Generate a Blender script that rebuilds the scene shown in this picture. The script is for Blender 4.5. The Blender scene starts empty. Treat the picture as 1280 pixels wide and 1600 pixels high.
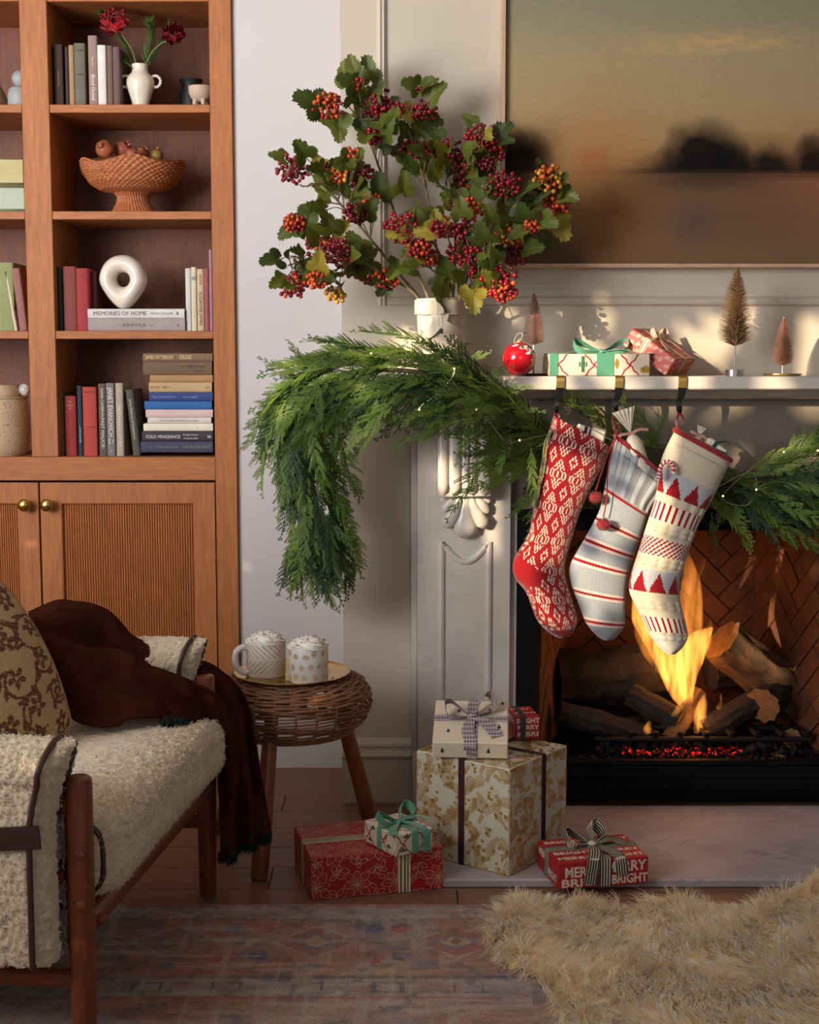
import bpy, math, random
import numpy as np
from mathutils import Matrix, Vector, Euler
PI = math.pi
scene = bpy.context.scene
COL = scene.collection
# ------------------------------------------------------------------ camera
EYE = 1.25
PITCH = math.atan(240 / 2200)
FPX = 2200.0
cam_data = bpy.data.cameras.new('camera')
cam_data.sensor_fit = 'HORIZONTAL'; cam_data.sensor_width = 36.0
cam_data.lens = FPX * 36.0 / 1280.0
cam_data.clip_start = 0.05
cam = bpy.data.objects.new('camera', cam_data); COL.objects.link(cam)
cam.location = (0, 0, EYE); cam.rotation_euler = (PI / 2 - PITCH, 0, 0)
scene.camera = cam
# ------------------------------------------------------------------ world, sun, window light, exposure
world = bpy.data.worlds.new('world'); scene.world = world; world.use_nodes = True
wb = world.node_tree.nodes['Background']
wb.inputs[0].default_value = (0.62, 0.70, 0.86, 1); wb.inputs[1].default_value = 0.15
SUN_DIR = Vector((0.62, 0.72, -0.21)).normalized()
sun_data = bpy.data.lights.new('sun', 'SUN'); sun_data.energy = 6.4; sun_data.color = (1.0, 0.80, 0.56); sun_data.angle = math.radians(0.4)
sun = bpy.data.objects.new('sun', sun_data); COL.objects.link(sun)
sun.rotation_euler = SUN_DIR.to_track_quat('-Z', 'Y').to_euler(); sun.location = (-5, -3, 5)
def area(name, loc, direction, sx, sy, power, color, spread=180):
    d = bpy.data.lights.new(name, 'AREA'); d.shape = 'RECTANGLE'; d.size = sx; d.size_y = sy; d.energy = power; d.color = color; d.spread = math.radians(spread)
    o = bpy.data.objects.new(name, d); COL.objects.link(o); o.location = loc
    o.rotation_euler = Vector(direction).to_track_quat('-Z', 'Z').to_euler(); return o
area('window_skylight', (-2.72, 1.2, 1.8), (0.62, 0.9, 0.2), 2.4, 1.5, 78, (0.98, 0.96, 1.0), 112)
area('rear_fill_light', (0.9, -1.6, 2.0), (-0.1, 1, 0.1), 1.6, 1.6, 7, (1.0, 0.90, 0.78), 140)  # added fill from behind the camera; no window stands there
scene.view_settings.view_transform = 'Standard'; scene.view_settings.look = 'None'
scene.view_settings.gamma = 1.0; scene.view_settings.use_curve_mapping = False
scene.view_settings.exposure = 0.16
scene.cycles.max_bounces = 6; scene.cycles.diffuse_bounces = 3; scene.cycles.glossy_bounces = 3
scene.cycles.transparent_max_bounces = 12; scene.cycles.sample_clamp_indirect = 4.0
scene.cycles.use_denoising = True
# ------------------------------------------------------------------ helpers
def at(px, py, Y):
    """the point of the photograph's pixel (px, py) on the plane at depth Y"""
    a, b = (px - 640) / FPX, (800 - py) / FPX
    c, s = math.cos(PITCH), math.sin(PITCH)
    dy, dz = c + b * s, -s + b * c
    t = Y / dy
    return Vector((a * t, Y, EYE + dz * t))
def atz(px, py, z):
    a, b = (px - 640) / FPX, (800 - py) / FPX
    c, s = math.cos(PITCH), math.sin(PITCH)
    dy, dz = c + b * s, -s + b * c
    t = (z - EYE) / dz
    return Vector((a * t, dy * t, z))
def lin(c):
    return tuple((x / 255 / 12.92 if x / 255 <= 0.04045 else ((x / 255 + 0.055) / 1.055) ** 2.4) for x in c[:3])
def rgba(c): return lin(c) + (1.0,)
class NT:
    def __init__(s, m):
        s.t = m.node_tree; s.n = s.t.nodes; s.l = s.t.links
    def add(s, kind, **kw):
        n = s.n.new(kind)
        for k, v in kw.items():
            if k.startswith('i_'):
                k = k[2:]; k = int(k) if k.isdigit() else k
                n.inputs[k].default_value = v
            else: setattr(n, k, v)
        return n
    def link(s, a, b): s.l.new(a, b)
MATS = {}
def mat(name, col=(128, 128, 128), rough=0.6, metal=0.0, var=0.12, scale=30.0, bump=0.0, bscale=None, stretch=(1, 1, 1),
        attr=False, col2=None, sheen=0.0, spec=0.5, coat=0.0, emit=None, trans=0.0, detail=4.0, sss=0.0):
    m = bpy.data.materials.new(name); m.use_nodes = True; MATS[name] = m
    t = NT(m); p = t.n['Principled BSDF']
    p.inputs['Roughness'].default_value = rough; p.inputs['Metallic'].default_value = metal
    p.inputs['Specular IOR Level'].default_value = spec
    if sheen: p.inputs['Sheen Weight'].default_value = sheen; p.inputs['Sheen Roughness'].default_value = 0.5
    if coat: p.inputs['Coat Weight'].default_value = coat; p.inputs['Coat Roughness'].default_value = 0.15
    if trans: p.inputs['Transmission Weight'].default_value = trans
    if sss: p.inputs['Subsurface Weight'].default_value = sss; p.inputs['Subsurface Radius'].default_value = (0.02, 0.01, 0.006); p.inputs['Subsurface Scale'].default_value = 0.5
    tc = t.add('ShaderNodeTexCoord'); mp = t.add('ShaderNodeMapping'); mp.inputs['Scale'].default_value = stretch
    t.link(tc.outputs['Object'], mp.inputs['Vector'])
    nz = t.add('ShaderNodeTexNoise', i_Scale=scale, i_Detail=detail); t.link(mp.outputs[0], nz.inputs['Vector'])
    mx = t.add('ShaderNodeMix', data_type='RGBA')
    ramp = t.add('ShaderNodeMapRange', i_1=0.3, i_2=0.7); t.link(nz.outputs['Fac'], ramp.inputs[0]); t.link(ramp.outputs[0], mx.inputs[0])
    if attr:
        at_ = t.add('ShaderNodeAttribute', attribute_name='Col')
        for k, f in ((6, 1 - var), (7, 1 + var * 0.5)):
            g = t.add('ShaderNodeMix', data_type='RGBA', blend_type='MULTIPLY', i_0=1.0); g.inputs[7].default_value = (f, f, f, 1)
            t.link(at_.outputs['Color'], g.inputs[6]); t.link(g.outputs[2], mx.inputs[k])
    else:
        a = lin(col); b = lin(col2) if col2 else tuple(x * (1 - var) for x in a)
        mx.inputs[6].default_value = b + (1,); mx.inputs[7].default_value = (a if col2 else tuple(min(1, x * (1 + var * 0.5)) for x in a)) + (1,)
    t.link(mx.outputs[2], p.inputs['Base Color'])
    if bump:
        bz = nz
        if bscale: bz = t.add('ShaderNodeTexNoise', i_Scale=bscale, i_Detail=3.0); t.link(mp.outputs[0], bz.inputs['Vector'])
        bp = t.add('ShaderNodeBump', i_Strength=bump, i_Distance=0.004); t.link(bz.outputs['Fac'], bp.inputs['Height']); t.link(bp.outputs[0], p.inputs['Normal'])
    if emit:
        p.inputs['Emission Color'].default_value = rgba(emit[0]); p.inputs['Emission Strength'].default_value = emit[1]
    return m
def wood(name, c1, c2, axis='Z', rough=0.45, scale=9.0, ring=0.55, coat=0.15):
    """grained wood; axis = the direction the grain runs"""
    m = bpy.data.materials.new(name); m.use_nodes = True; MATS[name] = m
    t = NT(m); p = t.n['Principled BSDF']; p.inputs['Roughness'].default_value = rough; p.inputs['Coat Weight'].default_value = coat; p.inputs['Coat Roughness'].default_value = 0.35
    tc = t.add('ShaderNodeTexCoord'); mp = t.add('ShaderNodeMapping')
    st = [1.0, 1.0, 1.0]; st['XYZ'.index(axis)] = 0.11; mp.inputs['Scale'].default_value = st
    oi = t.add('ShaderNodeObjectInfo'); sh = t.add('ShaderNodeVectorMath', operation='SCALE'); sh.inputs[0].default_value = (17.3, 9.1, 23.7)
    t.link(oi.outputs['Random'], sh.inputs['Scale']); ad = t.add('ShaderNodeVectorMath', operation='ADD')
    t.link(tc.outputs['Object'], mp.inputs['Vector']); t.link(mp.outputs[0], ad.inputs[0]); t.link(sh.outputs[0], ad.inputs[1])
    n1 = t.add('ShaderNodeTexNoise', i_Scale=scale, i_Detail=3.0, i_Distortion=1.2); t.link(ad.outputs[0], n1.inputs['Vector'])
    w = t.add('ShaderNodeMath', operation='MULTIPLY', i_1=7.0); t.link(n1.outputs['Fac'], w.inputs[0])
    fr = t.add('ShaderNodeMath', operation='PINGPONG', i_1=1.0); t.link(w.outputs[0], fr.inputs[0])
    n2 = t.add('ShaderNodeTexNoise', i_Scale=scale * 16, i_Detail=4.0); t.link(ad.outputs[0], n2.inputs['Vector'])
    a = t.add('ShaderNodeMath', operation='MULTIPLY_ADD', i_1=ring * 0.5); t.link(fr.outputs[0], a.inputs[0])
    b = t.add('ShaderNodeMath', operation='MULTIPLY_ADD', i_1=1.3, i_2=-0.45); t.link(n2.outputs['Fac'], b.inputs[0]); t.link(b.outputs[0], a.inputs[2])
    mx = t.add('ShaderNodeMix', data_type='RGBA'); t.link(a.outputs[0], mx.inputs[0]); mx.clamp_factor = True
    mx.inputs[6].default_value = rgba(c1); mx.inputs[7].default_value = rgba(c2)
    t.link(mx.outputs[2], p.inputs['Base Color'])
    bp = t.add('ShaderNodeBump', i_Strength=0.12, i_Distance=0.002); t.link(n2.outputs['Fac'], bp.inputs['Height']); t.link(bp.outputs[0], p.inputs['Normal'])
    return m
def marble(name, base=(222, 214, 204), vein=(150, 140, 130), scale=3.0, rough=0.28):
    m = bpy.data.materials.new(name); m.use_nodes = True; MATS[name] = m
    t = NT(m); p = t.n['Principled BSDF']; p.inputs['Roughness'].default_value = rough
    tc = t.add('ShaderNodeTexCoord')
    n1 = t.add('ShaderNodeTexNoise', i_Scale=scale, i_Detail=8.0, i_Distortion=1.5); t.link(tc.outputs['Object'], n1.inputs['Vector'])
    s = t.add('ShaderNodeMath', operation='SUBTRACT', i_1=0.5); t.link(n1.outputs['Fac'], s.inputs[0])
    ab = t.add('ShaderNodeMath', operation='ABSOLUTE'); t.link(s.outputs[0], ab.inputs[0])
    mr = t.add('ShaderNodeMapRange', i_1=0.0, i_2=0.035, i_3=0.75, i_4=0.0); t.link(ab.outputs[0], mr.inputs[0])
    n3 = t.add('ShaderNodeTexNoise', i_Scale=scale * 1.7, i_Detail=2.0); t.link(tc.outputs['Object'], n3.inputs['Vector'])
    m3 = t.add('ShaderNodeMapRange', i_1=0.45, i_2=0.7); t.link(n3.outputs['Fac'], m3.inputs[0])
    v = t.add('ShaderNodeMath', operation='MULTIPLY'); t.link(mr.outputs[0], v.inputs[0]); t.link(m3.outputs[0], v.inputs[1])
    n2 = t.add('ShaderNodeTexNoise', i_Scale=scale * 2.5, i_Detail=6.0); t.link(tc.outputs['Object'], n2.inputs['Vector'])
    m2 = t.add('ShaderNodeMapRange', i_1=0.35, i_2=0.8, i_3=0.0, i_4=0.45); t.link(n2.outputs['Fac'], m2.inputs[0])
    a = t.add('ShaderNodeMath', operation='MAXIMUM'); t.link(v.outputs[0], a.inputs[0]); t.link(m2.outputs[0], a.inputs[1])
    mx = t.add('ShaderNodeMix', data_type='RGBA'); t.link(a.outputs[0], mx.inputs[0])
    mx.inputs[6].default_value = rgba(base); mx.inputs[7].default_value = rgba(vein); t.link(mx.outputs[2], p.inputs['Base Color'])
    return m
def glow(name, col, strength):
    m = bpy.data.materials.new(name); m.use_nodes = True; t = NT(m); t.n.remove(t.n['Principled BSDF'])
    e = t.add('ShaderNodeEmission', i_0=rgba(col), i_1=strength); t.link(e.outputs[0], t.n['Material Output'].inputs[0]); MATS[name] = m; return m

class MB:
    """collects shapes and links them as ONE mesh object"""
    def __init__(s): s.v = []; s.f = []; s.c = []
    def raw(s, v, f, col=None):
        o = len(s.v); s.v += [tuple(p) for p in v]; s.f += [tuple(i + o for i in q) for q in f]
        if col is not None: s.c += [col] * len(f)
        return s
    def box(s, lo, hi, M=None, col=None):
        x0, y0, z0 = lo; x1, y1, z1 = hi
        v = [Vector(p) for p in ((x0, y0, z0), (x1, y0, z0), (x1, y1, z0), (x0, y1, z0), (x0, y0, z1), (x1, y0, z1), (x1, y1, z1), (x0, y1, z1))]
        if M is not None: v = [M @ p for p in v]
        return s.raw(v, ((3, 2, 1, 0), (4, 5, 6, 7), (0, 1, 5, 4), (1, 2, 6, 5), (2, 3, 7, 6), (3, 0, 4, 7)), col)
    def cbox(s, lo, hi, ch=0.003, M=None, col=None):
        """box with chamfered edges"""
        c = [(lo[i] + hi[i]) / 2 for i in range(3)]; h = [abs(hi[i] - lo[i]) / 2 for i in range(3)]
        ch = min(ch, min(h) * 0.9)
        v = []; idx = {}
        for sx in (-1, 1):
            for sy in (-1, 1):
                for sz in (-1, 1):
                    for ax in range(3):
                        q = [sx * h[0], sy * h[1], sz * h[2]]
                        for k, sg in enumerate((sx, sy, sz)):
                            if k != ax: q[k] -= sg * ch
                        idx[(sx, sy, sz, ax)] = len(v); p = Vector([c[k] + q[k] for k in range(3)]); v.append(M @ p if M is not None else p)
        f = []
        g = lambda a, b, cc, ax: idx[(a, b, cc, ax)]
        for sg in (-1, 1):
            for ax in range(3):
                o = [k for k in range(3) if k != ax]; quad = []
                for (u, w) in ((-1, -1), (1, -1), (1, 1), (-1, 1)):
                    t = [0, 0, 0]; t[ax] = sg; t[o[0]] = u; t[o[1]] = w; quad.append(idx[(t[0], t[1], t[2], ax)])
                if (sg > 0) == (ax == 1): quad.reverse()
                f.append(quad)
        for ax in range(3):
            o = [k for k in range(3) if k != ax]
            for u in (-1, 1):
                for w in (-1, 1):
                    a = [0, 0, 0]; b = [0, 0, 0]; a[ax] = -1; b[ax] = 1
                    for t in (a, b): t[o[0]] = u; t[o[1]] = w
                    q = [idx[(*a, o[0])], idx[(*b, o[0])], idx[(*b, o[1])], idx[(*a, o[1])]]
                    if (u * w > 0) != (ax == 1): q.reverse()
                    f.append(q)
        for sx in (-1, 1):
            for sy in (-1, 1):
                for sz in (-1, 1):
                    q = [idx[(sx, sy, sz, k)] for k in range(3)]
                    if sx * sy * sz < 0: q.reverse()
                    f.append(q)
        return s.raw(v, f, col)
    def tube(s, pts, r, n=8, cap=True, flat=1.0, col=None, up=None):
        pts = [Vector(p) for p in pts]; k = len(pts)
        rs = r if isinstance(r, (list, tuple)) else [r] * k
        tn = [(pts[min(i + 1, k - 1)] - pts[max(i - 1, 0)]).normalized() for i in range(k)]
        ref = Vector(up) if up else (Vector((0, 0, 1)) if abs(tn[0].z) < 0.9 else Vector((1, 0, 0)))
        a = ref - tn[0] * ref.dot(tn[0]); a.normalize(); v = []
        for i in range(k):
            if up: a = Vector(up)
            a = a - tn[i] * a.dot(tn[i])
            if a.length < 1e-6: a = tn[i].orthogonal()
            a.normalize(); b = tn[i].cross(a)
            for j in range(n):
                t = 2 * PI * j / n; v.append(pts[i] + (a * math.cos(t) * flat + b * math.sin(t)) * rs[i])
        f = [(i * n + j, i * n + (j + 1) % n, (i + 1) * n + (j + 1) % n, (i + 1) * n + j) for i in range(k - 1) for j in range(n)]
        if cap: f += [tuple(range(n - 1, -1, -1)), tuple((k - 1) * n + j for j in range(n))]
        return s.raw(v, f, col)
    def lathe(s, prof, c=(0, 0, 0), n=24, M=None, wob=None, col=None):
        v = []; k = len(prof)
        for i, (r, z) in enumerate(prof):
            for j in range(n):
                t = 2 * PI * j / n; rr, zz = (r, z) if wob is None else wob(r, z, t, i / (k - 1))
                p = Vector((c[0] + rr * math.cos(t), c[1] + rr * math.sin(t), c[2] + zz)); v.append(M @ p if M is not None else p)
        f = [(i * n + j, i * n + (j + 1) % n, (i + 1) * n + (j + 1) % n, (i + 1) * n + j) for i in range(k - 1) for j in range(n)]
        if prof[0][0] > 1e-4: f.append(tuple(range(n - 1, -1, -1)))
        if prof[-1][0] > 1e-4: f.append(tuple((k - 1) * n + j for j in range(n)))
        return s.raw(v, f, col)
    def ball(s, c, r, n=12, m=8, M=None, col=None):
        rx, ry, rz = r if isinstance(r, (tuple, list)) else (r, r, r)
        v = []
        for i in range(m + 1):
            ph = PI * i / m - PI / 2; cr = max(math.cos(ph), 1e-5)
            for j in range(n):
                t = 2 * PI * j / n; p = Vector((rx * cr * math.cos(t), ry * cr * math.sin(t), rz * math.sin(ph)))
                if M is not None: p = M @ p
                v.append(p + Vector(c))
        f = [(i * n + j, i * n + (j + 1) % n, (i + 1) * n + (j + 1) % n, (i + 1) * n + j) for i in range(m) for j in range(n)]
        return s.raw(v, f, col)
    def grid(s, fn, nu, nv, closed=False, colfn=None):
        o = len(s.v)
        for i in range(nu + 1):
            for j in range(nv if closed else nv + 1): s.v.append(tuple(fn(i / nu, j / nv)))
        w = nv if closed else nv + 1
        for i in range(nu):
            for j in range(nv):
                s.f.append((o + i * w + j, o + i * w + (j + 1) % w, o + (i + 1) * w + (j + 1) % w, o + (i + 1) * w + j))
                if colfn: s.c.append(colfn((i + .5) / nu, (j + .5) / nv))
        return s
    def poly(s, pts, col=None): return s.raw(pts, [tuple(range(len(pts)))], col)
    def prism(s, pts, d, col=None):
        """polygon pts (3d) extruded by the vector d"""
        n = len(pts); d = Vector(d); v = [Vector(p) for p in pts] + [Vector(p) + d for p in pts]
        f = [tuple(range(n - 1, -1, -1)), tuple(range(n, 2 * n))] + [(i, (i + 1) % n, n + (i + 1) % n, n + i) for i in range(n)]
        return s.raw(v, f, col)
    def ribbon(s, pts, side, w, th=0.0008, col=None):
        """a flat band of width w along pts; side = its width direction (one vector or one per point)"""
        pts = [Vector(p) for p in pts]; k = len(pts); v = []
        for i in range(k):
            t = (pts[min(i + 1, k - 1)] - pts[max(i - 1, 0)]).normalized(); sd = Vector(side[i] if isinstance(side, list) else side)
            sd = (sd - t * sd.dot(t)).normalized(); nn = t.cross(sd); ww = w[i] if isinstance(w, list) else w
            for a, b in ((-1, -1), (1, -1), (1, 1), (-1, 1)): v.append(pts[i] + sd * a * ww / 2 + nn * b * th / 2)
        f = [(i * 4 + j, i * 4 + (j + 1) % 4, (i + 1) * 4 + (j + 1) % 4, (i + 1) * 4 + j) for i in range(k - 1) for j in range(4)]
        f += [(3, 2, 1, 0), ((k - 1) * 4, (k - 1) * 4 + 1, (k - 1) * 4 + 2, (k - 1) * 4 + 3)]
        return s.raw(v, f, col)
    def mesh(s, name, m, smooth=True, angle=40, inv=None):
        me = bpy.data.meshes.new(name)
        vs = s.v if inv is None else [tuple(inv @ Vector(p)) for p in s.v]
        me.from_pydata(vs, [], s.f)
        for x in (m if isinstance(m, (list, tuple)) else [m]): me.materials.append(x)
        if s.c:
            a = me.attributes.new('Col', 'FLOAT_COLOR', 'FACE'); arr = np.ones((len(s.f), 4), np.float32); arr[:, :3] = np.array(s.c, np.float32)[:, :3]
            a.data.foreach_set('color', arr.ravel())
        if smooth:
            me.polygons.foreach_set('use_smooth', [True] * len(me.polygons))
            if angle < 180: me.set_sharp_from_angle(angle=math.radians(angle))
        me.update(); return me
def link(name, me, parent=None):
    o = bpy.data.objects.new(name, me); COL.objects.link(o)
    if parent is not None: o.parent = parent
    return o
def part(name, mb, m, parent=None, world=True, smooth=True, angle=40, label=None, kind=None):
    inv = None
    if parent is not None and world: inv = wmat(parent).inverted()
    o = link(name, mb.mesh(name, m, smooth, angle, inv), parent)
    if label: o['label'] = label
    if kind: o['kind'] = kind
    return o
def wmat(o):
    m = o.matrix_basis.copy()
    return wmat(o.parent) @ m if o.parent else m
def tag(o, label=None, cat=None, group=None, kind=None):
    if label: o['label'] = label
    if cat: o['category'] = cat
    if group: o['group'] = group
    if kind: o['kind'] = kind
    return o
def thing(name, label, cat, loc=(0, 0, 0), rot=(0, 0, 0), group=None):
    o = bpy.data.objects.new(name, None); COL.objects.link(o); o.empty_display_size = 0.05
    o.location = loc; o.rotation_euler = rot
    return tag(o, label, cat, group)
def struct(name, mb, m, smooth=True, angle=40):
    o = part(name, mb, m, None, smooth=smooth, angle=angle); o['kind'] = 'structure'; return o
def copy_tree(o, parent=None):
    c = o.copy(); COL.objects.link(c); c.parent = parent
    for ch in list(o.children): copy_tree(ch, c)
    return c
TEXTS = []
def text(s, m, parent, mtx, size, name='lettering', width=None, align='CENTER', bold=0.0, shear=0.0):
    """flat lettering; mtx places the text's own XY plane in the parent's space"""
    TEXTS.append((s, m, parent, mtx, size, name, width, align, bold, shear))
def flush_texts():
    obs = []
    for (s, m, parent, mtx, size, name, width, align, bold, shear) in TEXTS:
        cu = bpy.data.curves.new(name, 'FONT'); cu.body = s; cu.size = size; cu.align_x = align; cu.align_y = 'CENTER'; cu.resolution_u = 2; cu.offset = bold; cu.shear = shear
        o = bpy.data.objects.new(name, cu); COL.objects.link(o); obs.append(o)
    bpy.context.view_layer.update(); dg = bpy.context.evaluated_depsgraph_get()
    for o, (s, m, parent, mtx, size, name, width, align, bold, shear) in zip(obs, TEXTS):
        me = bpy.data.meshes.new_from_object(o.evaluated_get(dg)); me.materials.clear(); me.materials.append(m)
        if width and len(me.vertices):
            xs = [v.co.x for v in me.vertices]; w = max(xs) - min(xs); k = width / w
            me.transform(Matrix.Diagonal((k, 1, 1, 1)))
        n = link(name, me, parent); n.matrix_basis = mtx
        cu = o.data; bpy.data.objects.remove(o); bpy.data.curves.remove(cu)
    TEXTS.clear()
def frame(o, x, y):
    """matrix with origin o, local x and y axes (z = x cross y)"""
    x = Vector(x).normalized(); y = Vector(y); y = (y - x * y.dot(x)).normalized(); z = x.cross(y); o = Vector(o)
    return Matrix(((x.x, y.x, z.x, o.x), (x.y, y.y, z.y, o.y), (x.z, y.z, z.z, o.z), (0, 0, 0, 1)))
def lerp(a, b, t): return a + (b - a) * t
def poly_at(pts, t):
    """point at fraction t (by length) along a polyline"""
    pts = [Vector(p) for p in pts]; L = [0]
    for a, b in zip(pts, pts[1:]): L.append(L[-1] + (b - a).length)
    d = t * L[-1]
    for i in range(len(pts) - 1):
        if d <= L[i + 1] or i == len(pts) - 2:
            return pts[i].lerp(pts[i + 1], (d - L[i]) / max(L[i + 1] - L[i], 1e-9))
def smooth_path(pts, n):
    """n points on a Catmull-Rom curve through pts"""
    P = [Vector(p) for p in pts]; P = [P[0] * 2 - P[1]] + P + [P[-1] * 2 - P[-2]]; out = []
    m = len(P) - 3
    for i in range(n):
        u = i / (n - 1) * m; k = min(int(u), m - 1); t = u - k; a, b, c, d = P[k:k + 4]
        out.append(0.5 * ((2 * b) + (c - a) * t + (2 * a - 5 * b + 4 * c - d) * t * t + (3 * b - a - 3 * c + d) * t ** 3))
    return out
def noise3(p, f=1.0):
    from mathutils import noise
    return noise.noise(Vector(p) * f)
# ------------------------------------------------------------------ materials of the setting
M_wall = mat('painted_plaster', (202, 190, 170), 0.75, var=0.03, scale=3, bump=0.03, bscale=60)
M_alcove = mat('white_panel_paint', (203, 197, 194), 0.7, var=0.02, scale=2)
M_trim = mat('trim_paint', (201, 189, 170), 0.5, var=0.03, scale=6)
M_ceil = mat('ceiling_paint', (225, 220, 212), 0.8, var=0.02)
M_floor = wood('oak_floorboards', (140, 100, 78), (104, 70, 52), 'X', 0.5, 6.0, 0.4, 0.05)
M_cherry_v = wood('cherry_wood_vertical', (182, 112, 56), (136, 76, 33), 'Z', .6, coat=0)
M_cherry_h = wood('cherry_wood_horizontal', (180, 110, 56), (134, 75, 33), 'X', .6, coat=0)
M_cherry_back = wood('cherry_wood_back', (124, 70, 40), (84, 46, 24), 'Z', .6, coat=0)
M_marble = marble('carrara_marble', (210, 201, 188), (150, 138, 124), 3.0)
M_marble_shaded = marble('shaded_frieze_marble', (128, 118, 102), (84, 74, 62), 4.0)  # shadow under the mantel shelf is put into this darker marble colour
M_hearth = marble('hearth_marble', (178, 166, 166), (100, 92, 100), 3.2, 0.6)
M_brass = mat('brass', (196, 158, 84), 0.28, 1.0, var=0.12, scale=12)
M_gold = mat('gold_metal', (214, 178, 104), 0.22, 1.0, var=0.1, scale=9)
M_black = mat('black_metal', (8, 7, 7), 0.6, 0.0, var=0.2, spec=0.2)
M_char = mat('charred_metal', (22, 18, 16), 0.7, 0.2, var=0.3)
# ------------------------------------------------------------------ room shell
YB, YA = 3.89, 4.215          # chimney breast face, alcove face
XB = at(535, 700, YB).x       # edge of the chimney breast
b = MB().box((-2.9, 0.2, -0.12), (2.6, 6.2, -0.02)); struct('floor', b, M_ceil)
FLOOR = bpy.data.objects['floor']
random.seed(4)
y = 0.9; k = 0
while y < 5.0:
    w = 0.145; x = -2.9 + random.uniform(-1.2, 0)
    while x < 2.6:
        l = random.uniform(1.1, 2.0); x0, x1 = max(x, -2.9), min(x + l - 0.002, 2.6)
        if x1 - x0 > 0.05: part('floorboard', MB().cbox((x0, y, -0.02), (x1, y + w - 0.0022, random.uniform(-0.0006, 0.0)), 0.0015), M_floor, FLOOR)
        x += l
    y += w
xs0 = at(336, 700, 4.2).x; xs1 = at(368, 560, 4.2).x     # bookcase end stile
struct('wall_back', MB().box((xs1 + 0.002, YA, -0.02), (XB + 0.06, YA + 0.4, 2.9)), M_alcove, False)
b = MB(); LX = at(652, 900, 3.83).x; CX = at(1086, 900, 3.8).x; RX = 2 * CX - LX
b.box((XB, YB, -0.02), (LX + 0.12, 4.75, 2.9)).box((RX - 0.12, YB, -0.02), (2.6, 4.75, 2.9)).box((LX + 0.12, YB, 1.06), (RX - 0.12, 4.75, 2.9))
struct('wall_chimney', b, M_wall, False)
struct('ceiling', MB().box((-2.9, -2.4, 2.9), (2.6, 6.2, 3.0)), M_ceil, False)
# wall with the tall window on the side the light comes from
WY0, WY1, WZ0, WZ1 = -1.35, 2.45, 0.85, 2.78
b = MB(); X0, X1 = -2.9, -2.78
b.box((X0, -2.4, -0.02), (X1, WY0, 2.9)).box((X0, WY1, -0.02), (X1, 4.8, 2.9)).box((X0, WY0, -0.02), (X1, WY1, WZ0)).box((X0, WY0, WZ1), (X1, WY1, 2.9))
struct('wall_left', b, M_wall, False)
b = MB()
for i in range(6): yy = lerp(WY0, WY1, i / 5); b.box((-2.86, yy - 0.03, WZ0), (-2.81, yy + 0.03, WZ1))
for i in range(4): zz = lerp(WZ0, WZ1, i / 3); b.box((-2.855, WY0, zz - 0.02), (-2.815, WY1, zz + 0.02))
struct('window_1', b, M_trim, False)
# baseboard of the chimney breast, with a moulded cap
yb = YB
def mould_x(mb, prof, x0, x1):
    """profile [(y, z)...] run along X"""
    n = len(prof); v = [(x0, p[0], p[1]) for p in prof] + [(x1, p[0], p[1]) for p in prof]
    f = [(i, (i + 1) % n, n + (i + 1) % n, n + i) for i in range(n)] + [tuple(range(n - 1, -1, -1)), tuple(range(n, 2 * n))]
    return mb.raw(v, f)
def mould_z(mb, prof, z0, z1):
    n = len(prof); v = [(p[0], p[1], z0) for p in prof] + [(p[0], p[1], z1) for p in prof]
    f = [(i, (i + 1) % n, n + (i + 1) % n, n + i) for i in range(n)] + [tuple(range(n - 1, -1, -1)), tuple(range(n, 2 * n))]
    return mb.raw(v, f)
prof = [(yb, 0), (yb - .02, 0), (yb - .02, .125), (yb - .024, .13), (yb - .026, .137), (yb - .022, .146), (yb - .016, .15), (yb - .014, .158), (yb - .018, .163), (yb - .016, .17), (yb - .01, .176), (yb - .006, .182), (yb, .184)]
struct('baseboard_chimney', mould_x(MB(), prof, XB - 0.004, LX - 0.001), M_trim, True, 25)
# picture-frame moulding on the breast
mx_ = at(597, 300, YB).x; mz_ = at(640, 470, YB).z
p2 = [(-.013, 0), (-.013, -.006), (-.009, -.012), (-.004, -.014), (.002, -.010), (.006, -.012), (.011, -.006), (.013, 0)]
struct('trim_1', mould_z(MB(), [(mx_ + a, YB + q) for a, q in p2], mz_ - .013, 2.7), M_trim, True, 25)
struct('trim_2', mould_x(MB(), [(YB + q, mz_ + a) for a, q in p2], mx_ + .013, 2.2), M_trim, True, 25)
# ------------------------------------------------------------------ bookcase
YF = 4.20
bk = thing('bookcase', 'tall honey-coloured cherry wood bookcase with open shelves above reeded cupboard doors', 'bookcase', (at(62, 600, YF).x, YF, 0))
xd0, xd1 = at(41.5, 430, YF).x, at(84, 430, YF).x      # divider
xl0 = 2 * at(62.7, 430, YF).x - xs0; xl1 = xl0 - (xs1 - xs0)
DEP = 0.33
zt = [at(200, p, YF).z for p in (2, 163, 330, 517, 714)]    # shelf tops
part('stile', MB().cbox((xs0, YF, 0.0), (xs1, YF + .022, 2.35), .002), M_cherry_v, bk)
part('stile', MB().cbox((xl1, YF, 0.0), (xl0, YF + .022, 2.35), .002), M_cherry_v, bk)
part('divider', MB().cbox((xd0, YF, zt[4]), (xd1, YF + DEP, 2.35), .002), M_cherry_v, bk)
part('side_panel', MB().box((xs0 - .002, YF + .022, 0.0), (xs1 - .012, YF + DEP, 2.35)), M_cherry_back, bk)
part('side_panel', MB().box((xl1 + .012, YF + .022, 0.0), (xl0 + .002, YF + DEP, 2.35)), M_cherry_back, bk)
part('back_panel', MB().box((xl1, YF + DEP, 0.0), (xs1 - .012, YF + DEP + .015, 2.35)), M_cherry_back, bk)
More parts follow.
